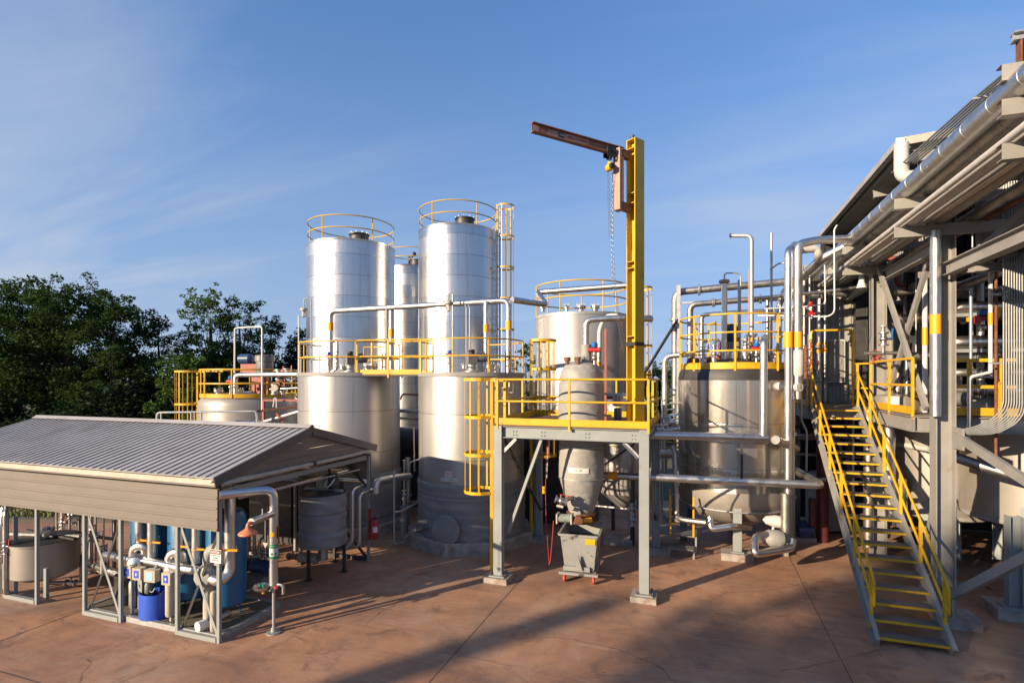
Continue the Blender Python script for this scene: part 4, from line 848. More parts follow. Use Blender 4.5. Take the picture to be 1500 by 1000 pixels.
# safety shower with eyewash
p0 = GR(401, 926); o = thing('safety_shower', 'safety shower and eyewash with orange shower head on foil clad standpipe', 'safety shower', p0)
up = V((0, 0, 1)); b = MB(); b.lathe([(.13, 0), (.13, .02), (.05, .03), (.045, .1)], p0, 'galv', 20); b.cyl(p0 + up * .02, p0 + up * .85, .028, 'galv', 12); b.build('stanchion', o)
sup = PD(322, 722, 9.25); sup.z = 2.6; T = p0 + up * 2.6
b = MB(); b.jog([p0 + up * .80, T, sup], .078, 'jacket', .19, .55, 18); b.build('clad_riser', o)
hd = PD(363, 760, 8.95); hd.z = 2.17; at = p0 + up * 2.17
b = MB(); b.jog([at, hd.lerp(at, .12) + up * .02], .062, 'jacket', .0, .4, 14); b.cyl(at.lerp(hd, .45) + up * .05, at.lerp(hd, .45) + up * .16, .012, 'galv'); arm = b.build('shower_arm', o)
b = MB(); b.tube([at.lerp(hd, .86), hd + up * .02, hd - up * .1], .032, 'orange', .06, 10); b.lathe([(.03, -.04), (.05, -.07), (.10, -.10), (.148, -.13), (.152, -.15), (.14, -.165), (1e-4, -.165)], hd, 'orange', 28); b.build('shower_head', o)
q = at.lerp(hd, .45); b = MB(); b.cyl(q + V((0, .06, .02)), q + V((0, .06, -.45)), .006, 'galv', 6); b.poly([q + V((-.06, .06, -.45)), q + V((.06, .06, -.45)), q + V((0, .06, -.55))], .008, 'galv'); b.build('pull_rod', o)
bw = p0 + V((-.16, -.12, .86)); b = MB(); b.lathe([(.02, -.10), (.05, -.09), (.12, -.05), (.15, 0), (.155, .02), (.14, .02), (.10, -.03), (1e-4, -.05)], bw, 'stainpipe', 28); b.cyl(bw - up * .06, p0 + up * .82, .03, 'stainpipe', 10)
for s in (-.04, .04): b.cyl(bw + V((s, 0, -.02)), bw + V((s, 0, .045)), .02, 'green', 8)
b.build('eyewash_bowl', o)
b = MB(); b.tube([p0 + up * .88, p0 + V((.2, .02, .88)), p0 + V((.2, .02, .72))], .03, 'jacketdull', .06, 10); b.box(p0 + V((.1, -.07, .86)), (.05, .02, .05), 'red'); b.ball(p0 + V((-.12, -.12, .76)), .03, 'tapeorange'); b.cyl(p0 + V((-.05, -.07, .78)), p0 + V((.05, -.12, .82)), .02, 'galv'); b.build('push_valve', o)
nv = V((-.1, -1, 0)).normalized(); b = MB(); c_ = p0
a = math.atan2(-p0.y, -p0.x); rad = .079
b.band(p0, rad, a - 1.1, a + 1.1, 1.36, 1.62, 'whitepaint', .003, 12); sg = b.build('pictogram_wrap', o); b = MB()
b.band(p0, rad + .003, a - 1.1, a + 1.1, 1.55, 1.62, 'green', .002, 12); b.band(p0, rad + .003, a - 1.1, a + 1.1, 1.36, 1.405, 'green', .002, 12)
for s in (-.45, .45): b.band(p0, rad + .003, a + s - .25, a + s + .25, 1.43, 1.47, 'green', .002, 6)
b.build('green_print', sg, ROOTS[o.name]); b = MB(); text(b, 'EYE WASH', .026, V((0, 0, 1.585)), (math.cos(a), math.sin(a), 0), 'inkwhite', bend=(p0, rad + .0055)); b.build('lettering', sg, ROOTS[o.name])
b = MB(); b.band(p0, rad, a - .9, a + .1, 1.76, 1.84, 'tapeorange', .003, 8); b.build('marker_band', o)
b = MB(); b.band(p0, rad, a + .55, a + 1.2, 1.70, 1.95, 'tapeorange', .003, 8); b.band(p0, rad + .003, a + .65, a + 1.1, 1.72, 1.93, 'ink', .001, 8); b.build('arrow_tag', o)

# small insulated tank at the gable end
c = PD(473, HOR, 12.45); c.z = 0; r = .525; o = thing('jacketed_tank', 'small tank in grey quilted jacket on black legs beside the shed gable', 'tank', c)
b = MB(); prof = []; rr = random.Random(4)
for i in range(28):
    z = .80 + 1.16 * i / 27; g = 0
    for s in (1.13, 1.52): g = max(g, .03 * math.exp(-((z - s) / .025) ** 2))
    prof.append((r * (1.0 + (.05 if z < 1.1 else 0)) - g + .008 * rr.uniform(-1, 1), z))
b.lathe([(1e-4, .76), (r * .9, .77)] + prof + [(r * .93, 1.97)], c, 'blanket', 80)
b.v = [(v[0] + .012 * math.sin(v[2] * 21 + 5 * math.atan2(v[1] - c.y, v[0] - c.x)), v[1], v[2]) for v in b.v]; b.build('quilted_jacket', o)
b = MB(); b.lathe([(r * .97, 1.955), (r * .97, 1.985), (.3, 2.0), (1e-4, 2.02)], c, 'darksteel', 48); b.bar(c + V((-.5, 0, 2.03)), c + V((.5, .05, 2.03)), .1, .05, 'galv'); lid = b.build('lid', o)
b = MB(); q = c + V((-.14, .1, 0)); b.cyl(q + up * 2.0, q + up * 2.75, .1, 'cream', 16); b.build('vent_stack', lid, ROOTS[o.name])
b = MB(); q = c + V((.22, .1, 0)); b.lathe([(.16, 2.0), (.16, 2.03), (.1, 2.04), (.1, 2.12), (.13, 2.13), (.13, 2.36), (.1, 2.41), (1e-4, 2.42)], q, 'darksteel', 18); b.bar(q + V((-.12, 0, 2.02)), q + V((-.12, 0, 2.75)), .05, .05, 'darksteel'); b.tube([q + V((.1, -.1, 2.3)), q + V((.05, -.2, 2.15)), q + V((-.1, -.2, 2.1)), q + V((-.12, -.05, 2.3))], .018, 'whitepaint', .1, 8); b.build('agitator', lid, ROOTS[o.name])
for (px, y) in ((452, 850), (504, 837), (440, 826), (490, 822)):
    q = GR(px, y); b = MB(); b.bar(q, q + up * .82, .06, .06, 'darksteel'); b.box(q + up * .01, (.14, .14, .02), 'darksteel'); b.build('leg', o)
b = MB(); b.cyl(c + V((0, 0, .4)), c + V((0, 0, .8)), .11, 'jacketdull'); b.cyl(c + V((-.15, 0, .42)), c + V((-.62, -.05, .42)), .12, 'cream', 16); b.cyl(c + V((-.62, -.05, .42)), c + V((-.95, -.08, .42)), .06, 'jacketdull'); valve(b, c + V((-.8, -.07, .42)), (1, .1, 0), .9, 'galv'); b.build('outlet_pump', o)
# loops of pipe at the shed's rear corner
pts = [PD(513, 806, 13.0), PD(516, 794, 13.0), PD(516, 717, 13.), PD(540, 705, 14.), PD(470, 700, 14.6)]; pts[0] = PD(509, 803, 13.0)
pipe('looped_pipe', 'bright bent pipe beside the shed gable post, nearer the jacketed tank', pts, .05, 'jacket', .14, seg=12)
pts = [PD(523, 800, 13.1), PD(527, 798, 13.1), PD(527, 724, 13.1), PD(552, 714, 14.1), PD(560, 700, 14.9)]
pipe('looped_pipe', 'bright bent pipe beside the shed gable post, nearer the fire extinguisher', pts, .045, 'jacket', .12, seg=12)
pts = [PD(551, 722, 13.6), PD(551, 704, 13.6), PD(578, 699, 14.2), PD(600, 697, 14.9)]
pipe('elbow_pipe', 'thick shining elbow pipe passing the shed rear post', pts, .085, 'jacket', .16, seg=14)
pts = [PD(577, 690, 14.0), PD(577.5, 797, 14.0), PD(590, 793, 14.3), PD(598, 790, 14.5)]; pipe('thin_line', 'thin upright tube line between the two batch tanks', pts, .022, 'galv', .08, jog=False)
pts = [PD(578, 750, 14.0), PD(590, 748, 14.2), PD(620, 731, 15.2)]; pipe('thin_line', 'thin tube line sloping up between the batch tanks', pts, .028, 'jacket', .1, jog=False)
pts = [PD(598, 735, 15.2), PD(598, 688, 15.2), PD(601, 676, 15.2), PD(616, 672, 15.4)]; pipe('thin_line', 'thin hooked tube against the dark gap between batch tanks', pts, .02, 'galv', .1, jog=False)
b = MB(); p = GR(592, 792); b.cyl(p, p + up * 1.0, .11, 'motorgrey', 18); b.cyl(p + up * 1.0, p + up * 1.2, .05, 'stainpipe'); valve(b, p + up * 1.32, (0, 0, 1), 1, 'yellow'); valve(b, p + V((0, 0, 1.75)), (1, 0, 0), .8, 'red'); b.cyl(p + up * 1.4, p + up * 2.3, .03, 'stainpipe'); one(b, 'filter_housing', 'upright filter housing with valves between the two batch tanks', 'filter')
b = MB(); p = PD(541.5, 790, 13.35); h = (790 - 745) * 13.35 / F; b.box(p + up * h / 2, (.07, .02, h), 'red'); one(b, 'red_marker_board', 'narrow red marker board on the shed rear post above the extinguisher', 'marker board')
p = PD(549.5, 788, 13.3); o = thing('fire_extinguisher', 'red fire extinguisher hung on the shed rear post', 'fire extinguisher', p); b = MB(); b.lathe([(.07, 0), (.078, .02), (.078, .36), (.05, .43), (.025, .45), (.025, .48)], p, 'red', 22); b.build('cylinder', o)
b = MB(); b.box(p + up * .50, (.1, .03, .03), 'ink'); b.bar(p + up * .5, p + V((.1, 0, .58)), .025, .015, 'galv'); b.tube([p + V((-.05, 0, .5)), p + V((-.12, -.02, .42)), p + V((-.1, -.03, .15))], .014, 'ink', .06, 8); b.build('valve_head', o); b = MB(); a = ang_cam(p); b.band(p, .079, a - .8, a + .8, .16, .3, 'whitepaint', .002, 10); b.v = [(v[0], v[1], v[2] + p.z) for v in b.v]; b.build('label_plate', o)

# dark cabinets added behind the shed to deepen the shade inside it
for i, (x, y, wd, dp, h, lb) in enumerate(((-9.75, 12.1, 1.1, .5, 1.95, 'tall added dark cabinet behind the shed next to the batch tank'), (-11.3, 12.15, 1.5, .5, 1.75, 'broad added dark cabinet in the shade behind the shed posts'), (-13.2, 12.15, 1.4, .5, 1.6, 'lower added dark cabinet at the back of the shed, toward the trees'))):
    o = thing('shade_cabinet', lb, 'cabinet', (x, y, 0), 'dark cabinets added behind the shed'); b = MB(); b.box((x, y, h / 2 + .05), (wd, dp, h), 'darksteel'); b.build('body', o)
    for k in (-1, 1):
        b = MB(); b.box((x + k * wd / 4, y - dp / 2 - .012, h / 2 + .05), (wd / 2 - .03, .02, h - .08), 'darksteel'); dr = b.build('door', o); b = MB(); b.box((x + k * .06, y - dp / 2 - .035, h * .55), (.02, .025, .16), 'galv'); b.build('handle', dr, ROOTS[o.name])
    b = MB(); b.tube([(x - .3, y, h + .05), (x - .3, y, h + .5), (x + .2, y, h + .5), (x + .2, y + .2, 2.6)], .05, 'jacketdull', .12); b.build('duct', o)
pipe('shed_line', 'level clad pipe under the shed ceiling near the gable', [V((-8.2, 8.4, 2.35)), V((-8.2, 11.2, 2.35)), V((-9.4, 11.2, 2.35)), V((-12, 11.2, 2.35))], .045, 'jacket', .1)
pipe('shed_line', 'thin cream line slanting below the gable tube', [V((-7.95, 7.6, 2.42)), V((-7.95, 11.3, 2.36))], .018, 'eavecream', 0, jog=False)
pipe('shed_line', 'dull pipe standing at the back of the shed', [V((-9.7, 12.3, 0)), V((-9.7, 12.3, 2.5))], .06, 'jacketdull', 0)
ground = [(-9.6, 9.6), (-12.3, 9.9)]
for i, (x, y) in enumerate(ground):
    o = thing('shed_pump', ('pump set on the shed floor behind the blue tanks', 'pump set on the shed floor behind the mixing tank')[i], 'pump', (x, y, 0)); b = MB(); b.box((x, y, .08), (.9, .4, .16), 'concretepad'); b.build('plinth', o); b = MB(); b.cyl((x, y, .36), (x + .42, y, .36), .15, 'bluemotor', 18); b.build('motor', o); b = MB(); b.lathe([(.06, -.08), (.17, -.05), (.17, .05), (.06, .08)], V((x - .2, y, .36)), 'stainpipe', 18, axis=(1, 0, 0)); b.cyl((x - .2, y, .5), (x - .2, y, 1.3), .05, 'jacketdull'); b.build('volute', o)
b = MB(); q = GR(306, 928); p = PD(299, 918, 9.62); b.lathe([(.09, -.04), (.09, .12), (1e-4, .13)], V((p.x, p.y, .2)), 'whitepaint', 20, axis=(-.2, -1, 0)); b.cyl(V((p.x, p.y + .05, .2)), V((p.x + .05, p.y + .5, .2)), .07, 'jacketdull'); one(b, 'blanked_pipe_end', 'white blanked pipe end low beside the corner brace', 'pipe')
# ---- steel platform with hopper and jib crane
X0, X1, Y0, Y1, ZD = -4.33, -1.08, 11.49, 14.68, 3.57
plat = thing('steel_platform', 'grey steel platform on four legs with yellow guard rails and ladder', 'platform', ((X0 + X1) / 2, (Y0 + Y1) / 2, 0))
for (x, y) in ((X0, Y0), (X1, Y0), (X0, Y1), (X1, Y1)):
    b = MB(); b.ibeam((x, y, .15), (x, y, ZD - .03), .21, .21, 'steelgrey', up=(1, 0, 0), tf=.016, tw=.012) if y == Y1 else b.bar((x, y, .15), (x, y, ZD - .03), .20, .20, 'steelgrey', up=(1, 0, 0)); lg = b.build('leg', plat)
    b = MB(); b.box((x, y, .135), (.36, .36, .025), 'steelgrey')
    for sx in (-1, 1):
        for sy in (-1, 1): b.cyl((x + sx * .14, y + sy * .14, .14), (x + sx * .14, y + sy * .14, .2), .018, 'rust', 6)
    b.build('base_plate', lg, ROOTS[plat.name])
for (x, y, lb, s) in ((X0, Y0, 'concrete footing of the platform leg that carries the ladder', (.56, .5)), (X1, Y0, 'concrete footing of the platform leg nearest the stairs', (.52, .5)), (X0, Y1, 'concrete footing of the rear platform leg beside batch tank A', (.6, .55)), (X1, Y1, 'concrete footing of the rear platform leg by the leaning white pole', (.7, .55))):
    b = MB(); hx, hy = s[0] / 2, s[1] / 2; b.poly([(x - hx, y - hy, -.1), (x + hx, y - hy, -.1), (x + hx, y + hy, -.1), (x - hx, y + hy, -.1)], .22, 'concretepad'); b.v = [(v[0] + R.uniform(-.012, .012), v[1] + R.uniform(-.012, .012), v[2]) for v in b.v]; one(b, 'concrete_footing', lb, 'footing', (x, y, 0), 'concrete footings')
zb = ZD - .17
for p, q in (((X0 + .11, Y0, zb), (X1 - .11, Y0, zb)), ((X0 + .11, Y1, zb), (X1 - .11, Y1, zb)), ((X0, Y0 + .11, zb), (X0, Y1 - .11, zb)), ((X1, Y0 + .11, zb), (X1, Y1 - .11, zb))):
    MB().ibeam(p, q, .13, .26, 'steelgrey', tf=.014, tw=.010).build('beam', plat)
for x in (X0 + 1.05, X1 - 1.05): MB().ibeam((x, Y0 + .08, zb + .03), (x, Y1 - .08, zb + .03), .1, .2, 'steelgrey').build('joist', plat)
b = MB(); hx0, hy0, hr = -2.68, 12.75, .62
yy0, yy1 = Y0 - .08, Y1 + .08; xx0, xx1 = X0 - .1, X1 + .1
for (a, c_, d_, e) in ((xx0, xx1, yy0, hy0 - hr), (xx0, xx1, hy0 + hr, yy1), (xx0, hx0 - hr, hy0 - hr, hy0 + hr), (hx0 + hr, xx1, hy0 - hr, hy0 + hr)): b.box(((a + c_) / 2, (d_ + e) / 2, ZD - .015), (c_ - a, e - d_, .03), 'deckbrown')
b.build('deck', plat)
b = MB()
for k in range(9):
    x = X0 + .35 + k * .33
    if k in (0, 2, 5, 8):
        for zz in (-.06, .02): b.cyl((x, Y0 - .005, zb + zz), (x, Y0 - .03, zb + zz), .014, 'steelgrey', 6); b.cyl((x + .07, Y0 - .005, zb + zz), (x + .07, Y0 - .03, zb + zz), .014, 'steelgrey', 6)
b.build('beam_bolts', plat)
for (x, s) in ((X0, 1), (X1, -1)):
    MB().angle((x + s * .12, Y0, ZD - .62), (x + s * .42, Y0, ZD - .32), .07, 'galv').build('knee_brace', plat)
MB().bar((X0 + .16, Y0 + .2, 1.05), (X0 + 1.0, Y0 + .06, ZD - .32), .065, .065, 'steelgrey').build('brace', plat)
MB().bar((X0 + .05, Y0 + .2, ZD - .35), (X0 + .1, Y1 - .1, .9), .05, .05, 'darksteel').build('brace', plat)
MB().bar((X1, Y0 + .2, ZD - .45), (X1, Y1 - .1, .9), .05, .05, 'darksteel').build('brace', plat)
MB().bar((X0 + .1, Y1 - .02, .9), (X1 - .15, Y1 - .02, ZD - .4), .05, .05, 'darksteel').build('brace', plat)
e = .09; run_rail(plat, [(X0 + .0, Y0 - e, ZD), (X1 + e, Y0 - e, ZD), (X1 + e, Y1 + e, ZD)], 1.02, [3, 4], r=.024, toe=.15)
run_rail(plat, [(X0 - e, Y0 + .75, ZD), (X0 - e, Y1 + e, ZD), (X1 + e, Y1 + e, ZD)], 1.02, [3, 4], r=.024, toe=.15)
# ladder and cage on the outer side
lad = caged_ladder(plat, (X0 - .22, Y0 + .25), PI + .12, .15, ZD + 1.05, 1.97, ZD + 1.02, .44, .38, hoops=4)
b = MB()
for s in (0, .5): b.bar((X0 - .2, Y0 + .02 + s, ZD + 1.0), (X0 - .02, Y0 + .02 + s, ZD + 1.0), .06, .06, 'yellow'); b.bar((X0 - .04, Y0 + .02 + s, ZD), (X0 - .04, Y0 + .02 + s, ZD + 1.04), .06, .06, 'yellow')
b.build('ladder_gate', plat)
# jib crane
cx_, cy_ = -1.42, 12.9; ths = math.radians(-33); n = V((math.cos(ths), math.sin(ths), 0)); tt = V((-n.y, n.x, 0)); cc = V((cx_, cy_, 0)); zt = 10.22
jib = thing('jib_crane', 'tall yellow crane column with rusty swing jib and chain hoist', 'crane', (cx_, cy_, ZD))
rot = Matrix((tt, n, V((0, 0, 1)))).transposed(); b = MB(); dp, fw = .26, .33
for s in (-1, 1): b.box(cc + n * s * (dp / 2 - .012) + up * (ZD + zt) / 2, (fw, .024, zt - ZD), 'yellowdeep', rot=rot)
b.box(cc + up * (ZD + zt) / 2, (.016, dp - .048, zt - ZD), 'yellowdeep', rot=rot); col = b.build('column', jib)
for z in (zt - .012, zt - .22, 8.95, 8.72, 7.35, 7.2, 5.6, 5.45, ZD + .5): MB().box(cc - tt * .087 + up * z, (.155, dp - .052, .016), 'yellowdeep', rot=rot).build('stiffener', col, ROOTS[jib.name])
MB().box(cc + up * (ZD + .012), (.48, .48, .024), 'yellowdeep', rot=rot).build('base_plate', jib); b = MB(); b.box(cc + up * (5.42), (fw + .006, dp + .006, .09), 'ink', rot=rot); b.build('black_band', col, ROOTS[jib.name])
b = MB(); b.cyl(cc - tt * .1 + up * zt, cc - tt * .1 + up * (zt + .09), .05, 'darksteel', 12); b.build('top_pin', jib)
mc = PD(906, HOR, 12.45); mc.z = 0; b = MB(); b.box(mc + up * 9.22, (.17, .20, 1.42), 'primer', ths + .25); mast = b.build('swing_mast', jib)
b = MB()
for z in (9.85, 8.62): b.bar(mc + V((.05, .02, z)), cc - n * .1 - tt * .12 + up * z, .13, .18, 'rustbeam')
b.build('hinge', jib)
a0 = mc + up * 9.88; a1 = PD(779, 187, 11.35); a1.z = 9.93; dirx = (a1 - a0).normalized(); a0 = a0 - dirx * .12
b = MB(); b.ibeam(a0, a1, .115, .21, 'rustbeam', tf=.02, tw=.014); arm = b.build('jib_arm', jib)
nv = V((dirx.y, -dirx.x, 0)); nv = -nv if nv.y > 0 else nv; b = MB(); c2_, rot2, l2 = b.frame(a0, a1)
for (f0, f1, mt) in ((.40, .84, 'primer'), (.93, .985, 'primer')):
    f = (f0 + f1) / 2; b.box(a0.lerp(a1, f) + nv * .009, ((f1 - f0) * l2, .003, .12), mt, rz=math.atan2(dirx.y, dirx.x))
b.box(a0.lerp(a1, .70) + nv * .0115, (.16, .003, .1), 'ink', rz=math.atan2(dirx.y, dirx.x))
pb = b.build('painted_panel', arm, ROOTS[jib.name]); b = MB(); text(b, 'ABELL-HOWE', .085, a0.lerp(a1, .53) + nv * .013, nv, 'red'); text(b, '1 TON', .05, a0.lerp(a1, .70) + nv * .0145, nv, 'inkwhite'); b.build('lettering', arm, ROOTS[jib.name])
tp = a0.lerp(a1, .155); b = MB()
for s in (-1, 1):
    b.box(tp + nv * s * .075 + up * -.08, (.24, .012, .24), 'flatblack', rz=math.atan2(dirx.y, dirx.x))
    for k in (-1, 1): b.cyl(tp + dirx * k * .08 + nv * s * .03 - up * .045, tp + dirx * k * .08 + nv * s * .1 - up * .045, .05, 'flatblack', 14)
b.cyl(tp + V((0, 0, -.2)) + nv * .08, tp + V((0, 0, -.2)) - nv * .08, .03, 'flatblack'); b.tube([tp - up * .2, tp - up * .32], .022, 'flatblack'); b.build('trolley', jib)
hp = tp - up * .42; b = MB(); b.cyl(hp + nv * .08, hp - nv * .08, .085, 'hoistyellow', 18); b.cyl(hp + nv * .12, hp - nv * .12, .06, 'ink', 14); b.box(hp + up * .09, (.07, .1, .06), 'hoistyellow'); hoist = b.build('chain_hoist', jib)
def chain(pts, step=.045, r=.004):
    b = MB(); pts = [V(p) for p in pts]; k = 0
    for p, q in zip(pts[:-1], pts[1:]):
        m = max(1, int((q - p).length / step))
        for i in range(m):
            c = p.lerp(q, (i + .5) / m); d = (q - p).normalized(); s = d.cross(V((.6, .8, 0)) if k % 2 else V((.8, -.6, 0))).normalized(); h = step * .62
            b.sweep([c - d * h + s * 0, c - d * h * .5 + s * .007, c + d * h * .5 + s * .007, c + d * h, c + d * h * .5 - s * .007, c - d * h * .5 - s * .007], r * .75, 'chain', 4, closed=True); k += 1
    return b
pts = [hp - up * .1 + nv * .05, hp + V((.02, 0, -2.25))]; chain([hp + V((-.05, -.03, -.08)), hp + V((-.01, -.03, -1.6))]).build('hand_chain', hoist, ROOTS[jib.name])
chain([hp + V((-.03, .02, -.08)), hp + V((.03, .0, -1.62))]).build('load_chain', hoist, ROOTS[jib.name])
e1 = cc - n * .2 - tt * .16 + up * (ZD + 1.6); b = MB()
for s, m_ in ((.0, .35), (.09, .5)):
    q0 = hp + V((.05, .02 + s, -.08)); pp = []
    for i in range(13): f = i / 12; pp.append(q0.lerp(e1 + V((s, s, 0)), f) + V((-.12 * math.sin(PI * f), 0, -m_ * math.sin(PI * f))))
    b.v += []; cb_ = chain(pp, .055, .005); cb_.build('draped_chain', hoist, ROOTS[jib.name])
# hopper vessel through the deck
hc = V((hx0, hy0, 0)); r = .535; hop = thing('hopper_vessel', 'grey lagged hopper vessel hanging through the platform deck', 'vessel', (hx0, hy0, 1.4))
def lagged(prof, mt, seedv, c=hc, amp=.005):
    rr = random.Random(seedv); out = []
    for (p0_, p1_) in zip(prof[:-1], prof[1:]):
        k = max(1, int(abs(p1_[1] - p0_[1]) / .05))
        for i in range(k): f = i / k; out.append((max(1e-4, p0_[0] + (p1_[0] - p0_[0]) * f + (rr.uniform(-amp, amp) * .5 if i else 0)), p0_[1] + (p1_[1] - p0_[1]) * f))
    out.append(prof[-1]); b = MB(); b.lathe(out, c, mt, 80)
    b.v = [(lambda a, v: (v[0] + math.cos(a) * amp * math.sin(a * 9 + v[2] * 7) * math.cos(v[2] * 11 + a * 4), v[1] + math.sin(a) * amp * math.sin(a * 9 + v[2] * 7) * math.cos(v[2] * 11 + a * 4), v[2]))(math.atan2(v[1] - c.y, v[0] - c.x), v) for v in b.v]
    return b
lagged([(.29, 1.40), (.31, 1.44), (r * .97, 2.20), (r * .97, 2.235)], 'blanketlight', 3).build('cone_jacket', hop)
lagged([(r, 2.235), (r + .005, 2.3), (r, 2.95), (r - .02, 3.0), (r, 3.04), (r, 3.75)], 'blanketlight', 3).build('lower_jacket', hop)
lagged([(r - .01, 3.6), (r + .02, 3.64), (r + .01, 4.5), (r - .03, 4.55), (r - .005, 4.6), (r * .94, 4.78), (r * .75, 4.93), (r * .4, 5.01), (1e-4, 5.04)], 'blanketlight', 5, amp=.007).build('upper_jacket', hop)
for z in (2.25, 3.0): b = MB(); b.lathe([(r + .006, z - .012), (r + .014, z - .01), (r + .014, z + .01), (r + .006, z + .012)], hc, 'galv', 64); b.build('jacket_strap', hop)
a, dd = cyl_at(hc, r, 847, 12.3); b = MB(); hw = .45; b.band(hc, r + .012, a - hw, a + hw, 2.42, 2.54, 'whitepaint', .004, 14); pl_ = b.build('name_plate', hop); b = MB(); text(b, 'D-10', .085, V((0, 0, 2.48)), (math.cos(a), math.sin(a), 0), 'ink', bend=(hc, r + .018)); b.build('lettering', pl_, ROOTS[hop.name])
a, dd = cyl_at(hc, .34, 845, 12.3); nq = V((math.cos(a), math.sin(a), -.2)).normalized(); b = MB(); q = hc + V((math.cos(a), math.sin(a), 0)) * .30 + up * 1.47
b.lathe([(.10, -.05), (.10, .05), (.115, .06), (.115, .1), (.06, .115), (1e-4, .115)], q, 'blanketlight', 20, axis=nq); b.build('side_port', hop)
b = MB(); b.lathe([(.13, 5.0), (.13, 5.42), (.10, 5.43)], hc + V((.12, -.02, 0)), 'blanketlight', 16); b.build('outlet_neck', hop)
for (dx, dy, s) in ((-.3, -.2, .07), (.0, -.35, .05), (-.05, -.3, .05)): b = MB(); flange(b, hc + V((dx, dy, 0)), s * 1.2, 4.9, .22, 'rust'); b.build('nozzle', hop)
b = MB(); q = hc + V((.34, -.12, 5.05)); b.cyl(q - up * .25, q, .035, 'stainpipe'); actuator(b, q + up * .05, 1.); b.build('actuated_valve', hop)
pts = [hc + V((.12, -.02, 5.35)), hc + V((.12, -.02, 6.02)), OY(917, 475, 12.95)]; pts[2].z = 6.06; pts.append(pts[2] + V((.55, .5, .0)))
pipe('vapour_pipe', 'bright clad pipe rising from the hopper and turning behind the crane column', pts, .075, 'jacket', .17, seg=16)
q = OY(870, 600, 12.4); pts = [V((q.x + .28, 12.35, ZD)), V((q.x + .28, 12.35, 5.75))]; b = MB(); b.bar(pts[0], pts[1], .05, .05, 'redprimer'); one(b, 'red_steel_post', 'slim red primed post on the platform beside the hopper', 'post')
pts = [OY(878, 610, 13.3), OY(878, 482, 13.3), OY(888, 462, 13.3), OY(905, 462, 13.3)]; pts[0].z = ZD; pipe('white_pipe', 'white clad pipe with hooked top beside the crane column', pts, .055, 'whitepvc', .14, extra=lambda o: tape(o, OY(878, 545, 13.3), OY(878, 530, 13.3), .06))
p = OY(862, 575, 12.9); b = MB(); p.z = ZD; b.cyl(p, p + up * 1.9, .022, 'rust', 8)
for z in (.5, 1.0, 1.45, 1.75): valve(b, p + up * z, (0, 0, 1), .75, 'darksteel', 'darksteel')
one(b, 'valve_string', 'rusty upright line of small valves at the hopper side', 'valves')
b = MB(); p = OY(905, 603, 13.6); p.z = ZD; b.cyl(p + up * .35, p + up * .62, .14, 'jacketdull', 18); b.cyl(p, p + up * .3, .1, 'motorgrey', 16); b.cyl(p + V((-.35, 0, .6)), p + V((.1, 0, .6)), .08, 'jacketdull', 14); one(b, 'receiver_pot', 'small metal receiver pot on the deck behind the red post', 'receiver')
# hopper discharge valve
q = hc + V((-.12, -.25, 1.28)); o = thing('discharge_valve', 'rusty discharge valve with cylinder actuator under the hopper cone', 'valve', (hx0, hy0 - .1, 1.1)); b = MB()
b.lathe([(.36, 1.385), (.36, 1.41), (.3, 1.41)], hc, 'rust', 24); b.lathe([(.30, 1.18), (.34, 1.18), (.34, 1.25), (.26, 1.26), (.26, 1.38)], hc, 'rust', 24); b.cyl(hc + V((.28, -.2, 1.28)), hc + V((.1, -.32, 1.28)), .06, 'tapeorange', 10); b.build('valve_body', o)
b = MB(); q = PD(838, 759, 12.15); e2 = PD(817, 758, 12.15); b.cyl(q, e2, .095, 'greengrey', 22); b.box(e2, (.03, .22, .22), 'cream', ca * .0 - .35 + .35); b.box(q, (.03, .22, .22), 'cream'); b.build('actuator_cylinder', o)
b = MB(); b.cyl(q + V((.02, 0, 0)), q + V((.16, .1, 0)), .05, 'rust'); b.lathe([(.09, -.05), (.11, 0), (.09, .05)], q + V((.15, 0, -.03)), 'rust', 14, axis=(.3, -1, 0)); b.bar(q + V((.1, -.05, .08)), q + V((.3, .05, .1)), .05, .02, 'rust'); b.build('linkage', o)
b = MB(); q = PD(822, 733, 12.3); valve(b, q, (1, .2, -.3), 1.1, 'red'); b.cyl(q, q + V((.25, .2, .05)), .05, 'jacketdull'); b.cyl(q + V((-.1, 0, -.12)), q + V((.05, 0, -.14)), .045, 'jacketdull'); b.build('drain_valve', o)
b = MB(); b.tube([PD(811, 762, 12.1), PD(809, 790, 12.1), PD(806, 822, 12.1), PD(804, 826, 12.1)], .010, 'redhose', .2, 8); one(b, 'air_hose', 'red air hose hanging from the discharge valve', 'hose')
b = MB(); b.tube([PD(801, 640, 13.5), PD(799, 720, 13.5), PD(800, 760, 13.3), PD(804, 822, 12.3)], .008, 'redhose', .3, 8); b.tube([PD(804, 636, 13.5), PD(801, 700, 13.5)], .016, 'galv', 0, 8); b.cyl(PD(797, 712, 13.5), PD(797, 722, 13.5), .05, 'yellow'); one(b, 'air_hose', 'thin red hose dropping from a grey air line below the deck', 'hose')
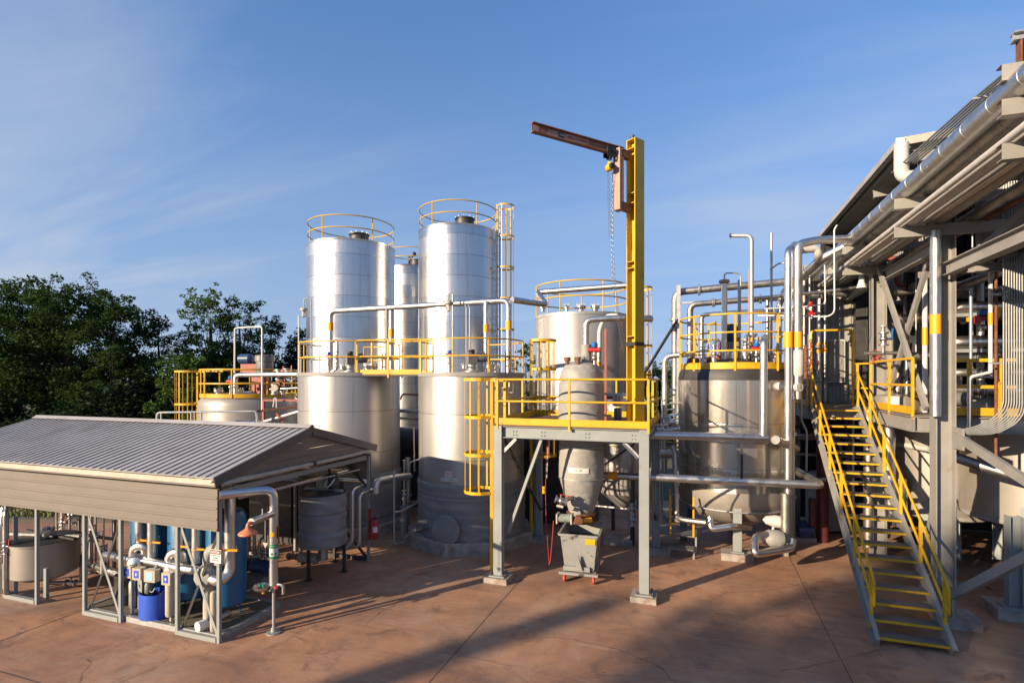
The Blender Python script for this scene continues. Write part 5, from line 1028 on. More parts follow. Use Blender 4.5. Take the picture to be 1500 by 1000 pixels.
# self dumping cart
g0 = GR(828, 849); g1 = GR(868, 853); ux = (g1 - g0).normalized(); uy = V((-ux.y, ux.x, 0)); w_, dp_ = .76, 1.15
o = thing('dumping_cart', 'grey tilting hopper cart on red casters below the discharge valve', 'cart', g0.lerp(g1, .5) + uy * .5); base = g0 + ux * -.06
def cp(x, y, z): return base + ux * (w_ / 2 + (x - w_ / 2) * (1 if z < .25 else .88 + .22 * min(1, (z - .28) / .78))) + uy * y + up * z
b = MB(); t_ = .012
prof = [(0.0, .28), (-.10, 1.06), (dp_ - .05, 1.06), (dp_ + .1, 1.22), (dp_ - .2, .36)]
outer = [[cp(x, y, z) for y, z in prof] for x in (0, w_)]
for side, mt in ((outer[0], 'cartgrey'), (outer[1], 'cartgrey')): b.poly([side[0], side[1], side[2], side[4]] if side is outer[0] else [side[4], side[2], side[1], side[0]], -t_, mt)
b.poly([cp(0, 0, .28), cp(w_, 0, .28), cp(w_, -.10, 1.06), cp(0, -.10, 1.06)], -t_, 'cartgrey'); b.poly([cp(0, 0, .28), cp(0, dp_ - .2, .36), cp(w_, dp_ - .2, .36), cp(w_, 0, .28)], t_, 'cartgrey'); b.poly([cp(w_, dp_ - .2, .36), cp(0, dp_ - .2, .36), cp(0, dp_ - .05, 1.06), cp(w_, dp_ - .05, 1.06)], -t_, 'cartgrey')
b.poly([cp(.03, -.03, .72), cp(w_ - .03, -.03, .72), cp(w_ - .03, dp_ - .12, .8), cp(.03, dp_ - .12, .8)], .01, 'cartinside')
body = b.build('bin', o); b = MB()
for p, q in ((cp(-.03, -.12, 1.07), cp(w_ + .03, -.12, 1.07)), (cp(-.03, -.09, 1.07), cp(-.03, dp_ - .05, 1.07)), (cp(w_ + .03, -.09, 1.07), cp(w_ + .03, dp_ - .05, 1.07)), (cp(-.0, dp_ - .03, 1.07), cp(w_, dp_ - .03, 1.07))): b.bar(p, q, .05, .045, 'cartgrey')
b.build('rim', body, ROOTS[o.name]); b = MB()
for x in (.03, w_ - .03): b.bar(cp(x, -.12, .2), cp(x, dp_, .2), .07, .06, 'cartgrey')
b.bar(cp(-.06, -.14, .215), cp(w_ + .06, -.14, .215), .08, .05, 'cartgrey'); b.bar(cp(-.02, -.05, .3), cp(w_ - .1, -.05, .3), .06, .1, 'cartgrey'); b.bar(cp(-.02, dp_, .2), cp(w_ + .02, dp_, .2), .06, .06, 'cartgrey'); b.build('chassis', o)
b = MB(); b.poly([cp(w_ * .5 - .09, -.085, .3), cp(w_ * .5 + .1, -.085, .3), cp(w_ * .5, -.10, .62)], .05, 'cartgrey'); b.build('latch_bracket', o)
b = MB(); b.poly([cp(w_ - .24, -.105, .88), cp(w_ - .03, -.105, .88), cp(w_ - .03, -.122, 1.01), cp(w_ - .24, -.122, 1.01)], -.006, 'yellow'); b.build('caution_label', o)
b = MB(); b.poly([cp(w_ + .01, dp_ - .2, .95), cp(w_ + .01, dp_ + .12, .95), cp(w_ + .01, dp_ + .2, 1.2), cp(w_ + .01, dp_ - .05, 1.28)], .02, 'cartgrey'); b.build('tip_ear', o)
for (x, y) in ((.05, -.08), (w_ - .05, -.08), (.05, dp_ - .1), (w_ - .05, dp_ - .1)):
    b = MB(); q = cp(x, y, .085); b.cyl(q - ux * .022, q + ux * .022, .082, 'casterred', 20); cs = b.build('caster', o); b = MB()
    for s in (-1, 1): b.bar(q + ux * s * .03, q + ux * s * .03 + up * .1, .05, .006, 'darksteel', up=ux)
    b.build('fork', cs, ROOTS[o.name])
# light under the beam, leaning pole, step stand, wall of dark pipes behind
def jar_light(p, label, post=None):
    p = V(p); o = thing('jar_light', label, 'lamp', p, 'jar lights with wire guards'); b = MB(); b.lathe([(.05, .0), (.10, -.03), (.115, -.06), (.115, -.10), (.075, -.13), (.075, -.145)], p, 'cream', 20); b.build('housing', o)
    b = MB(); b.lathe([(.06, -.145), (.065, -.25), (.05, -.3), (1e-4, -.31)], p, 'glass', 18); gl = b.build('glass_jar', o); b = MB()
    for k in range(6): a = k * PI / 3; d = V((math.cos(a), math.sin(a), 0)); b.tube([p + d * .078 - up * .14, p + d * .078 - up * .28, p - up * .325], .005, 'galv', .04, 5)
    b.arc(p, .078, 0, 2 * PI, p.z - .21, .005, 'galv', 18, 5); b.build('wire_guard', gl, ROOTS[o.name])
    if post: b = MB(); b.tube([V(q) for q in post], .022, 'galv', .12, 8); b.build('pole', o)
    return o
p = OY(900, 645, 11.75); jar_light(p, 'jar light hung under the platform beam', [p, p + up * .25])
p = PD(445, 450, 17); jar_light(p, 'jar light on a hooked pole beside the first batch tank', [p, p + up * .28, PD(456, 437, 17), PD(456.5, 545, 17)])
p = PD(657, 440, 15.4); jar_light(p, 'jar light above the rail of batch tank A', [p + up * .0, p + up * .2, p + V((.12, .02, .2)), V((p.x + .12, p.y + .02, zA))])
b = MB(); b.tube([GR(944, 832), PD(952, 686, 11.75)], .022, 'whitepvc', 0, 10); b.cyl(PD(949, 745, 11.55), PD(949.3, 741, 11.58), .026, 'ink'); one(b, 'leaning_pole', 'white plastic pole leaning beside the right platform leg', 'pole')
# ---- reactor with railed top
c = PD(1075, HOR, 15.0); c.z = 0; r = 1.485; cR, rR = c, r; a = ang_cam(c)
o = thing('reactor_vessel', 'shiny steel reactor vessel with black shoulder and railed top', 'vessel', c); RV = o
b = MB(); b.lathe([(r, 1.70), (r, 4.60)], c, 'reactor', 128); b.build('shell', o)
b = MB(); b.lathe([(1e-4, .62), (r * .45, .70), (r * .78, .92), (r * .95, 1.20), (r * .995, 1.42), (r * .995, 1.70)], c, 'beigevessel', 96); b.lathe([(r * 1.0, 1.20), (r * 1.004, 1.2), (r * 1.004, 1.23), (r * .99, 1.23)], c, 'galv', 96)
b.lathe([(r + .002, 2.95), (r + .012, 2.96), (r + .012, 3.0), (r + .002, 3.01)], c, 'jacketdull', 96); b.build('dished_bottom', o)
b = MB(); b.lathe([(r + .004, 4.57), (r + .003, 4.64), (r * .985, 4.78), (r * .95, 4.88), (r * .80, 4.98), (r * .5, 5.12), (1e-4, 5.2)], c, 'blackband', 96); b.build('black_shoulder', o)
b = MB(); R_ = r * .965; z0 = 4.86
for z in (5.33, 5.80, 6.27): b.arc(c, R_, 0, 2 * PI, z, .024, 'yellow', 72)
b.band(c, R_ - .01, 0, 2 * PI, z0, z0 + .17, 'yellow', .012, 72); g = b.build('guard_rail', o)
for i in range(8): q = c + V((math.cos(a + .02 + i * PI / 4), math.sin(a + .02 + i * PI / 4), 0)) * R_; MB().bar(q + up * (z0 - .05), q + up * 6.27, .05, .05, 'yellow').build('post', g, ROOTS[o.name])
b = MB(); q = PD(1038, HOR, 15.4); q2 = PD(1048, HOR, 14.6)
for z in (5.3, 5.7, 6.15): b.bar(V((q.x, q.y, z)), V((q2.x, q2.y, z)), .035, .035, 'yellow')
for p in (q, q2): b.bar(V((p.x, p.y, 4.95)), V((p.x, p.y, 6.17)), .05, .05, 'yellow')
b.build('inner_gate', o)
p = PD(1072, HOR, 14.8); motor(o, p, 5.06, 1.12, 'bluemotor', gear='foil'); p = PD(1058, HOR, 15.2); motor(o, p, 5.0, .72, 'bluemotor')
b = MB(); p = PD(1012, 532, 14.6); q = PD(1052, 527, 15); b.cyl(p, q, .10, 'redprimer', 18); b.cyl(p, p + (q - p).normalized() * .07, .17, 'redprimer', 18); b.cyl(p.lerp(q, .9), q, .15, 'redprimer', 18)
for k in range(5): b.cyl(p.lerp(q, .2 + k * .15), p.lerp(q, .23 + k * .15), .13, 'rust', 14)
b.cyl(p + (q - p).normalized() * .1, p + (q - p).normalized() * .1 - up * .35, .1, 'redprimer', 14); b.build('condenser_pipe', o)
rr = random.Random(12)
for px, d_, s in ((1030, 14.2, .1), (1046, 14.0, .08), (1092, 14.2, .12), (1103, 14.6, .1), (1116, 14.3, .11), (1128, 14.9, .12), (1090, 15.6, .1), (1136, 15.5, .1)):
    q = PD(px, HOR, d_); b = MB(); zz = 5.18 - .28 * ((q - c).xy.length / r) ** 2; flange(b, q, s, zz, .2); 
    if rr.random() < .75: b.tube([V((q.x, q.y, zz + .15)), V((q.x, q.y, zz + .6)), V((q.x + rr.uniform(.05, .12), q.y + .05, zz + .68))], .04, rr.choice(('foil', 'stainpipe')), .12); valve(b, (q.x, q.y, zz + .42), (0, 0, 1), .9, rr.choice(('bluehandle', 'red', 'yellow')))
    b.build('nozzle', o)
b = MB(); q = PD(1108, HOR, 13.95); q.z = 5.0; b.cyl(q, q + up * .2, .04, 'stainpipe'); actuator(b, q + up * .22, .9); b.build('actuated_valve', o)
for px, y, lab in ((1080, 815, 'leg'), ):
    q = GR(px, 818); q = V((q.x, q.y, 0)); b = MB(); dq = (c - q).normalized(); b.ibeam(q + up * .2, q + up * 1.75, .2, .2, 'steelgrey', up=(dq.x, dq.y, 0)); b.box(q + up * .2, (.34, .3, .03), 'steelgrey', math.atan2(dq.y, dq.x)); b.build('leg', o)
    for k in range(1, 4): qq = c + Matrix.Rotation(k * PI / 2, 3, 'Z') @ (q - c); e = (c - qq).normalized(); MB().ibeam(qq + up * .0, qq + up * 1.75, .2, .2, 'steelgrey', up=(e.x, e.y, 0)).build('leg', o)
    b = MB(); b.box(q + V((0, 0, .06)), (.78, .5, .24), 'concretepad', math.atan2(dq.y, dq.x) + PI / 2); b.v = [(v[0] + R.uniform(-.012, .012), v[1] + R.uniform(-.012, .012), v[2]) for v in b.v]; one(b, 'concrete_footing', 'sunlit concrete footing under the front leg of the reactor', 'footing', (q.x, q.y, 0), 'concrete footings')
pq = plaque(o, c, r * .995, 1062, 715, 722, 30, 'whitepaint', [('R-20', .095, .5, 'ink')], name='name_plate')
# pipes around the reactor
pipe('cross_pipe', 'upper bright clad pipe crossing in front of the reactor', [PD(950, 637, 13.3), PD(1124, 641, 13.0)], .10, 'jacket', 0, seg=18, group='cross pipes', extra=lambda o: MB().cyl(PD(1088, 640, 13.05), PD(1122, 641, 13.0), .112, 'foil', 18).build('end_jacket', o))
pts = [PD(880, 695.5, 14.1), PD(1203, 710, 12.66), PD(1166, 689, 14.2)]
pipe('cross_pipe', 'long lower clad pipe crossing from the platform to the stairs', pts, .098, 'jacket', .14, seg=18, group='cross pipes', extra=lambda o: tape(o, PD(889, 696, 14.05), PD(905, 696.6, 13.98), .102))
b = MB(); b.bar(PD(1086.5, 649, 13.06), PD(1086.5, 702, 13.12), .06, .06, 'darksteel'); one(b, 'pipe_hanger', 'dark upright strut joining the two cross pipes', 'strut')
pipe('upright_pipe', 'round topped clad pipe standing against the reactor shell', [PD(1118, 640, 12.98), PD(1119, 500, 12.98), PD(1122, 497, 13.4)], .085, 'jacket', .1, seg=16)
pipe('capped_pipe', 'white capped pipe stub pointing out beside the reactor shoulder', [PD(1128, 565, 13.9), PD(1172, 567, 13.0)], .105, 'whitepvc', 0, seg=20)
pipe('capped_pipe', 'capped clad pipe stub angled out above the lower cross pipe', [PD(1136, 644, 12.7), PD(1166, 657, 13.5)], .10, 'jacketdull', 0, seg=20, extra=lambda o: (MB().lathe([(.106, -.03), (.106, .012), (.088, .014), (.086, .006), (1e-4, .006)], PD(1136, 644, 12.7), 'motorgrey', 24, axis=PD(1136, 644, 12.7) - PD(1166, 657, 13.5)).build('end_cap', o)))
for (px, top, lb, tp2) in ((1154.5, 368, 'tall bright pipe with yellow band, nearer the reactor', (1166, 360, 14.6)), (1168.5, 372, 'tall bright pipe with yellow band, nearer the stairs', None)):
    d = 13.1; p = PD(px, 640, d); pts = [V((p.x, p.y, .75 if px < 1160 else 4.2)), PD(px, top, d)]
    if tp2: pts += [PD(1164, 358, 13.9), PD(1176, 362, 15)]
    else: pts = [PD(px, 570, d), PD(px, 358, d), PD(1195, 352, 13.3), PD(1246, 350, 13.6)]
    pipe('tall_pipe', lb, pts, .088 if px < 1160 else .1, 'jacket', .2, seg=18, group='tall clad pipes', extra=lambda o, px=px, d=d: tape(o, PD(px, 509, d), PD(px, 486, d), .106))
b = MB(); p = PD(1169, 530, 13.1); b.lathe([(.1, -.35), (.13, -.3), (.13, .25), (.1, .3)], p, 'whitepvc', 18); 
for k in range(4): valve(b, p + V((.16, -.03, -.3 + k * .2)), (0, 0, 1), .8, 'red' if k % 2 else 'darksteel', 'rust')
b.cyl(p - up * .35, p - up * .9, .06, 'jacket'); one(b, 'strainer_body', 'white lagged strainer with rusty valves beneath the tall pipe nearer the stairs', 'strainer')
pipe('suction_riser', 'stout short clad riser at the foot of the reactor', [PD(1151, 793, 12.9), PD(1151, 722, 12.9)], .115, 'jacketdull', 0, seg=18)
pipe('tall_pipe', 'long dull riser passing behind the capped stub', [PD(1160, 800, 13.2), PD(1160, 470, 13.2)], .07, 'stainpipe', 0, group='tall clad pipes')
o = thing('transfer_pump', 'lagged transfer pump with swan neck pipe at the foot of the reactor', 'pump', GR(1130, 812)); b = MB(); p = PD(1133, 788, 12.75)
b.lathe([(.02, -.25), (.14, -.23), (.2, -.1), (.2, .1), (.15, .22), (1e-4, .25)], p, 'blanketlight', 14, axis=(1, .15, 0)); b.build('pump_jacket', o); b = MB()
b.tube([PD(1122, 783, 12.7), PD(1106, 786, 12.6), PD(1105, 811, 12.3), PD(1160, 802, 12.7), PD(1161, 790, 12.8)], .09, 'foil', .14, 16); b.build('swan_neck', o)
b = MB(); b.lathe([(1e-4, -.28), (.10, -.2), (.15, -.02), (.15, .22), (1e-4, .23)], PD(1135, 763, 13.1), 'whitepvc', 16, axis=(1, .1, -.1)); b.cyl(PD(1133, 768, 13.1), PD(1132, 782, 13.0), .03, 'whitepvc'); b.build('motor_jacket', o)
b = MB(); b.box(V((GR(1130, 812).x, GR(1130, 812).y + .15, .05)), (.8, .35, .14), 'concretepad'); b.build('plinth', o)
pipe('drain_pipe', 'dull drain pipe along the ground under the reactor', [PD(1040, 757, 13.6), PD(1041, 775, 13.5), PD(1075, 770, 13.4), PD(1098, 772, 13.9)], .08, 'foil', .12)
pipe('drain_pipe', 'clad pipe dropping beside the walkway and turning under the reactor', [PD(985, 655, 14.8), PD(988, 662, 14.6), PD(991, 757, 14.2), PD(1000, 761, 14.0), PD(1035, 765, 13.6)], .07, 'jacketdull', .14)
# tall slim pipes, lamp and motors over the reactor
p = PD(1061, 520, 14.6); q = PD(1061, 414, 14.6)
pipe('vent_pipe', 'bright vent pipe with flared rusty cap on the reactor', [V((q.x, q.y, 5.1)), q], .075, 'jacket', 0, extra=lambda o: (MB().lathe([(.08, -.03), (.14, 0), (.14, .06), (.1, .08), (1e-4, .09)], q, 'primer', 20).build('cap', o), MB().tube([q + up * .08, q + up * .26, q + V((.42, .1, .26)), q + V((.42, .1, -.1))], .02, 'galv', .14, 8).build('gooseneck', o)))
p = PD(1083, 410, 14.9); pipe('vent_pipe', 'pale thin upright vent beside the capped vent pipe', [V((p.x, p.y, 5.1)), p], .045, 'whitepvc', 0, jog=False)
p = PD(1101, 345, 14.3); pipe('vent_pipe', 'tallest galvanised vent turning over to a short level top', [V((p.x, p.y, 4.9)), p, PD(1069, 345, 14.6)], .055, 'galv', .16, jog=False)
p = PD(1130, 341, 14.8); pipe('vent_pipe', 'slim straight antenna like vent between reactor and tall pipes', [V((p.x, p.y, 4.9)), p], .03, 'galv', 0, jog=False)
p = PD(1097, 395, 14.7); pipe('vent_pipe', 'rusty pink thin vent just beside the tallest vent', [V((p.x, p.y, 5)), p], .02, 'primer', 0, jog=False)
# header pipes arriving from behind the reactor
for (pts, r_, mt, lb) in (
    ([PD(989, 610, 18.5), PD(989, 428, 18.5), PD(1060, 421, 18), PD(1246, 404, 17)], .12, 'jacketdull', 'highest header pipe running from the galvanised post into the pipe rack'),
    ([PD(1011, 560, 18), PD(1011, 446, 18), PD(1080, 440, 17.6), PD(1240, 430, 16.6)], .095, 'jacketdull', 'middle header pipe behind the reactor rail'),
    ([PD(1028, 540, 17.6), PD(1028, 461, 17.6), PD(1080, 457, 17.3), PD(1190, 452, 16.6)], .065, 'stainpipe', 'lowest thin header pipe behind the reactor rail'),
    ([PD(973, 690, 16), PD(974, 522, 16), PD(1000, 519, 15.8), PD(1008, 519, 15.2)], .085, 'jacket', 'bright square shouldered pipe left of the reactor'),
    ([PD(1134, 470, 16.5), PD(1148, 426, 16.6), PD(1160, 420, 16.6)], .09, 'foil', 'hooked pipe behind the tall bright pipes'),
    ([PD(1100, 438, 15.8), PD(1200, 428, 15.4), PD(1262, 420, 15)], .05, 'stainpipe', 'thin level line crossing toward the rack'),
    ([PD(1128, 395, 16), PD(1140, 386, 16), PD(1175, 384, 15.6)], .025, 'galv', 'thin hooked tube near the tall pipes')): pipe('header_pipe', lb, pts, r_, mt, r_ * 2.4, seg=14)
b = MB(); p = PD(994, 418, 18.2); b.bar(V((p.x, p.y, 0)), p, .13, .13, 'galv'); b.bar(p - up * .6, p - up * .6 + V((.6, 0, 0)), .06, .06, 'galv'); b.bar(p - up * 1.1, PD(945, 545, 17.5), .07, .07, 'darksteel'); one(b, 'pipe_support', 'galvanised pipe support post with long dark diagonal stay', 'post')

# ---- stairs
SX0, SX1, SY0, SY1, SZ = 2.94, 3.97, 10.95, 16.7, 3.86
st = thing('steel_stairs', 'steep open stairs with yellow nosings and yellow handrails', 'stairs', ((SX0 + SX1) / 2, SY0, 0)); nt = 20; rise, run = SZ / nt, (SY1 - SY0) / nt
for x in (SX0 - .035, SX1 + .035):
    b = MB(); s = -1 if x < 3.4 else 1
    b.ibeam((x, SY0 - .12, .02), (x, SY1, SZ - .03), .07, .26, 'steelwarm', tf=.012, tw=.01, chan=-1 if s < 0 else 1); b.build('stringer', st)
for i in range(nt - 0):
    z = rise * (i + .55); y = SY0 + run * (i + .3)
    b = MB(); b.box(((SX0 + SX1) / 2, y, z), (SX1 - SX0, .25, .03), 'treadgrate'); b.box(((SX0 + SX1) / 2, y - .135, z - .008), (SX1 - SX0, .025, .038), 'yellow'); b.build('tread', st)
for x in (SX0 - .03, SX1 + .03):
    b = MB(); f = lambda y, h: V((x, y, (y - SY0) / (SY1 - SY0) * SZ + h))
    ya, yb = SY0 + .18, SY1 - .1
    b.tube([f(ya, .55), f(ya - .12, .55), f(ya - .12, 1.0), f(ya, 1.02), f(yb, 1.0), f(yb + .05, .55), f(ya, .55)], .024, 'yellow', .06, 8); g = b.build('handrail', st)
    for k in range(6): y = ya + .05 + (yb - ya - .1) * k / 5; MB().bar(f(y, .0), f(y, 1.0), .05, .05, 'yellow').build('post', g, ROOTS[st.name])
p0_, p1_ = V((SX0 + .0, SY1 + .1, SZ)), V((SX1 - .02, SY1 + .1, SZ)); b = MB(); b.tube([p0_, p0_ + up * 2.08, p1_ + up * 2.08, p1_], .03, 'yellow', .1, 8); b.build('head_portal', st)
b = MB(); b.box(((SX0 + SX1) / 2, SY0 + .35, -.02), (1.5, .9, .14), 'concretepad'); one(b, 'concrete_footing', 'low slab under the foot of the stairs', 'footing', ((SX0 + SX1) / 2, SY0, 0), 'concrete footings') if False else None
b = MB(); q = GR(1388, 920); b.box((4.55, 12.3, .06), (.62, .62, .28), 'concretepad'); one(b, 'concrete_footing', 'dim concrete footing of the rack column beside the stairs', 'footing', (4.55, 12.3, 0), 'concrete footings')

# ---- process deck
dk = thing('process_deck', 'raised steel deck with yellow kick plates behind the stairs', 'deck', (6, 16, 0))
b = MB(); b.box((6.9, 18.1, SZ - .02), (8.1, 2.75, .03), 'grating'); b.box((7.6, 15.05, SZ - .02), (6.7, 3.35, .03), 'grating'); b.build('floor_plate', dk)
zb = SZ - .2
for p, q in (((2.85, SY1 + .04, zb), (4.2, SY1 + .04, zb)), ((4.26, 13.35, zb), (4.26, SY1, zb)), ((4.3, 13.36, zb), (10.9, 13.36, zb)), ((2.86, SY1 + .1, zb), (2.86, 19.4, zb)), ((7.5, 13.5, zb), (7.5, 19.3, zb)), ((2.9, 19.44, zb), (10.9, 19.44, zb))): MB().ibeam(p, q, .14, .32, 'steelwarm').build('beam', dk)
run_rail(dk, [(4.24, SY1 - .35, SZ), (4.24, 13.42, SZ)], 1.18, 3, r=.025, toe=.16, square=True)
run_rail(dk, [(4.68, 13.34, SZ), (7.2, 13.34, SZ)], 1.12, 6, r=.033, toe=.16, square=True); run_rail(dk, [(2.84, SY1 + .1, SZ), (2.84, 19.3, SZ)], 1.1, 3, r=.025, toe=.16, square=True)
b = MB(); b.bar((4.02, SY1 + .1, SZ + .5), (4.22, SY1 - .3, SZ + .5), .04, .04, 'yellow'); b.bar((4.02, SY1 + .1, SZ + 1.15), (4.22, SY1 - .3, SZ + 1.15), .04, .04, 'yellow'); b.bar((4.03, SY1 + .02, SZ), (4.03, SY1 + .02, SZ + 1.15), .05, .05, 'yellow'); b.build('gate_rail', dk)
for (x, y) in ((2.95, 19.3), (7.5, 13.45), (10.5, 13.45), (10.5, 19.3), (4.45, 19.3)): MB().ibeam((x, y, 0), (x, y, SZ - .37), .2, .2, 'steelgrey', up=(1, 0, 0)).build('column', dk)

# ---- pipe rack
rk = thing('pipe_rack', 'grey steel pipe rack of columns and cantilever arms above the stairs', 'pipe rack', (4.4, 12.5, 0)); BY = (8.55, 12.45, 16.4, 20.3, 4.65, .75)
for i, y in enumerate(BY): MB().ibeam((4.42, y, .2 if i == 1 else 0), (4.42, y, 8.05), .30, .32, 'steelwarm', up=(1, 0, 0), tf=.022, tw=.016).build('column', rk)
b = MB(); b.box((4.42, 12.45, .2), (.48, .48, .03), 'steelgrey'); b.build('base_plate', rk)
for i, y in enumerate(BY):
    for z in ((7.42, 7.97, 8.40) if i in (0, 4, 5) else (7.42, 7.97)):
        for y2, tip in ((y, 3.55),):
            b = MB(); b.ibeam((tip, y2 - .2, z), (5.6, y2 - .2, z), .13, .2, 'steelwarm', tf=.014, tw=.01, chan=-1); b.box((tip - .004, y2 - .2, z + .094), (.006, .13, .012), 'rust'); b.build('arm', rk)
b = MB(); b.ibeam((3.8, 8.35, 8.5), (3.8, 8.35, 8.78), .12, .12, 'rust', up=(1, 0, 0)); b.build('stub_post', rk); b = MB(); b.ibeam((3.68, 8.35, 8.84), (5.6, 8.35, 8.84), .12, .11, 'galv'); b.build('top_beam', rk)
for y0_, y1_, z in ((8.72, 12.28, 6.67), (12.62, 16.23, 7.2), (16.57, 20.1, 7.2)): MB().ibeam((4.42, y0_, z), (4.42, y1_, z), .16, .24, 'steelwarm').build('tie_beam', rk)
for p, q in (((4.34, 16.1, 7.5), (4.34, 13.0, 4.0)), ((4.52, 13.1, 7.4), (4.52, 16.2, 3.95)), ((4.34, 12.2, .45), (4.34, 8.75, 2.55)), ((4.52, 12.2, 3.55), (4.52, 8.75, 2.9)), ((4.5, 12.6, 6.5), (5.6, 10.6, 8.0)), ((4.5, 12.55, 3.5), (4.5, 13.6, .7))): MB().bar(p, q, .15, .07, 'steelwarm' if q[2] != 2.55 else 'steelgrey', up=(1, 0, 0)).build('brace', rk)
b = MB(); b.box((4.53, 12.1, 3.5), (.03, .45, .4), 'steelwarm'); b.build('gusset', rk); b = MB(); b.box((4.35, 12.05, .5), (.03, .5, .45), 'steelgrey')
for k in range(4): b.cyl((4.3, 11.95 + (k % 2) * .12, .42 + k // 2 * .12), (4.33, 11.95 + (k % 2) * .12, .42 + k // 2 * .12), .016, 'galv', 6)
b.build('gusset', rk)
ZA_, ZB_ = 8.075, 7.525
for (x, z, r_, mt, lb, y0_, y1_) in (
    (3.74, ZA_ + .155, .155, 'jacket', 'outermost big bright clad pipe on the upper rack arms', -3.0, 16.9),
    (4.15, ZA_ + .2, .2, 'jacketdull', 'second fat clad pipe beside the bright one on the upper arms', -3.0, 21),
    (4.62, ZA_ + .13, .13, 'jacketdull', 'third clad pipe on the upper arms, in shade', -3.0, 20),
    (5.0, ZA_ + .12, .12, 'whitepvc', 'pale pipe farthest in on the upper rack arms', -3.0, 21),
    (3.62, ZB_ + .05, .05, 'whitepvc', 'slim pale pipe along the tips of the lower arms', -3.0, 21),
    (3.84, ZB_ + .13, .13, 'whitepvc', 'tan sunlit clad pipe on the lower arms beside the slim one', -3.0, 21),
    (4.10, ZB_ + .055, .055, 'stainpipe', 'thin bluish reflecting tube on the lower arms', -3.0, 21),
    (4.30, ZB_ + .14, .14, 'beigevessel', 'beige clad pipe next to the columns on the lower arms', -3.0, 21),
    (4.8, ZB_ + .1, .10, 'jacketdull', 'shaded pipe behind the columns on the lower arms', -3.0, 20)):
    pipe('rack_pipe', lb, [V((x, y0_, z)), V((x, y1_, z))], r_, mt, 0, seg=20, group='pipes lying on the rack', pitch=.75)
b = MB(); k = 0
o = thing('conduit_run', 'bundle of thin straight conduits slanting to the roof edge', 'conduits', (5, 12, 9.6))
for i in range(5): MB().tube([(4.41 + i * .085, -2.0, 8.12 + i * .02), (4.78 + i * .085, 12.0, 9.75 + i * .02), (4.9 + i * .085, 17.0, 10.15)], .022, 'conduit', 0, 8).build('conduit', o)
MB().bar((4.7, 12.0, 9.70), (5.3, 12.0, 9.74), .05, .04, 'galv').build('strut_channel', o)
# elbows where the rack pipes leave
pipe('rack_elbow', 'big shining elbow pipe dropping off the rack end', [V((3.74, 16.9, ZA_ + .165)), V((3.74, 18.6, ZA_ + .1)), V((3.2, 19.3, ZA_ - .3)), V((2.6, 19.6, ZA_ - .9))], .15, 'jacket', .4, seg=18)
pipe('rack_elbow', 'second shining pipe slanting down from the rack end', [PD(1236, 362, 14.3), PD(1205, 378, 14.6), PD(1160, 418, 15.8)], .12, 'jacket', .2, seg=16)
pipe('rack_elbow', 'short white pipe with elbow near the rack end', [PD(1173, 366, 14), PD(1195, 364, 14), PD(1199, 372, 14), PD(1199, 378, 14.2)], .1, 'whitepvc', .15, seg=14)
pipe('thin_line', 'thin white tube hooked down in front of the rack', [PD(1226, 330, 13), PD(1222, 336, 13), PD(1222.5, 458, 13), PD(1212, 464, 13.2), PD(1150, 462, 13.6), PD(1110, 462, 14)], .018, 'whitepaint', .12, jog=False)
pipe('thin_line', 'thin white drop tube beside the twin shaded risers', [PD(1208, 388, 13.6), PD(1209, 445, 13.6), PD(1180, 449, 13.8), PD(1120, 452, 14.2)], .016, 'whitepaint', .1, jog=False)
for px, lb in ((1201, 'shaded galvanised riser with orange band, first beyond the portal'), (1208.5, 'shaded galvanised riser with orange band, second beyond the portal')):
    p = PD(px, 450, 16.9); pipe('deck_riser', lb, [V((p.x, p.y, SZ)), V((p.x, p.y, 7.4))], .085, 'jacketdull', 0, group='deck risers', extra=lambda o, px=px: tape(o, PD(px, 517, 16.9), PD(px, 502, 16.9), .089))
pipe('column_riser', 'bright white riser with orange band standing beside the rack column', [V((4.22, 12.2, 3.9)), V((4.22, 12.2, 7.4))], .085, 'jacket', 0, seg=16, extra=lambda o: tape(o, V((4.22, 12.2, 5.45)), V((4.22, 12.2, 5.82)), .09))
# ---- building
bl = thing('process_building', 'tall process building with metal gable roof and ribbed wall sheets', 'building', (8.5, 21.5, 0))
def corr(p, q, z0, z1, nrm, mt='corrugated', pitch=.22):
    b = MB(); p = V(p); q = V(q); n = V(nrm); L_ = (q - p).length; d = (q - p).normalized(); k = int(L_ / pitch); vs = []
    b.bar(p + up * (z0 + z1) / 2, q + up * (z0 + z1) / 2, .012, z1 - z0, mt)
    for i in range(k): m = p + d * (i + .5) * L_ / k + n * .022; b.prism([(-.05, -.016), (.05, -.016), (.03, .016), (-.03, .016)], m + up * z0, m + up * z1, mt, up=nrm)
    return b
corr((3.05, 19.6, 0), (6.9, 19.6, 0), SZ, 8.3, (0, -1, 0)).build('ribbed_wall', bl); corr((6.9, 26.5, 0), (6.9, 19.7, 0), 8.3, 10.7, (-1, 0, 0), 'sidingdark').build('ribbed_wall', bl)
corr((5.0, 26.5, 0), (15, 26.5, 0), 0, 11, (0, -1, 0), 'interiorshade').build('ribbed_wall', bl); corr((6.95, 19.7, 0), (6.95, 26.4, 0), SZ, 11, (1, 0, 0), 'interiorshade').build('ribbed_wall', bl)  # inner walls coloured near-black in place of shade
corr((10.6, 14.4, 0), (10.6, 26, 0), 0, 11, (-1, 0, 0), 'interiorshade').build('ribbed_wall', bl)
b = MB(); s_ = .07; b.poly([(4.95, 16.35, 10.75), (15, 16.35, 10.75 + 10 * s_), (15, 26.7, 10.75 + 10 * s_), (4.95, 26.7, 10.75)], .05, 'roofmetal'); rf = b.build('roof', bl)
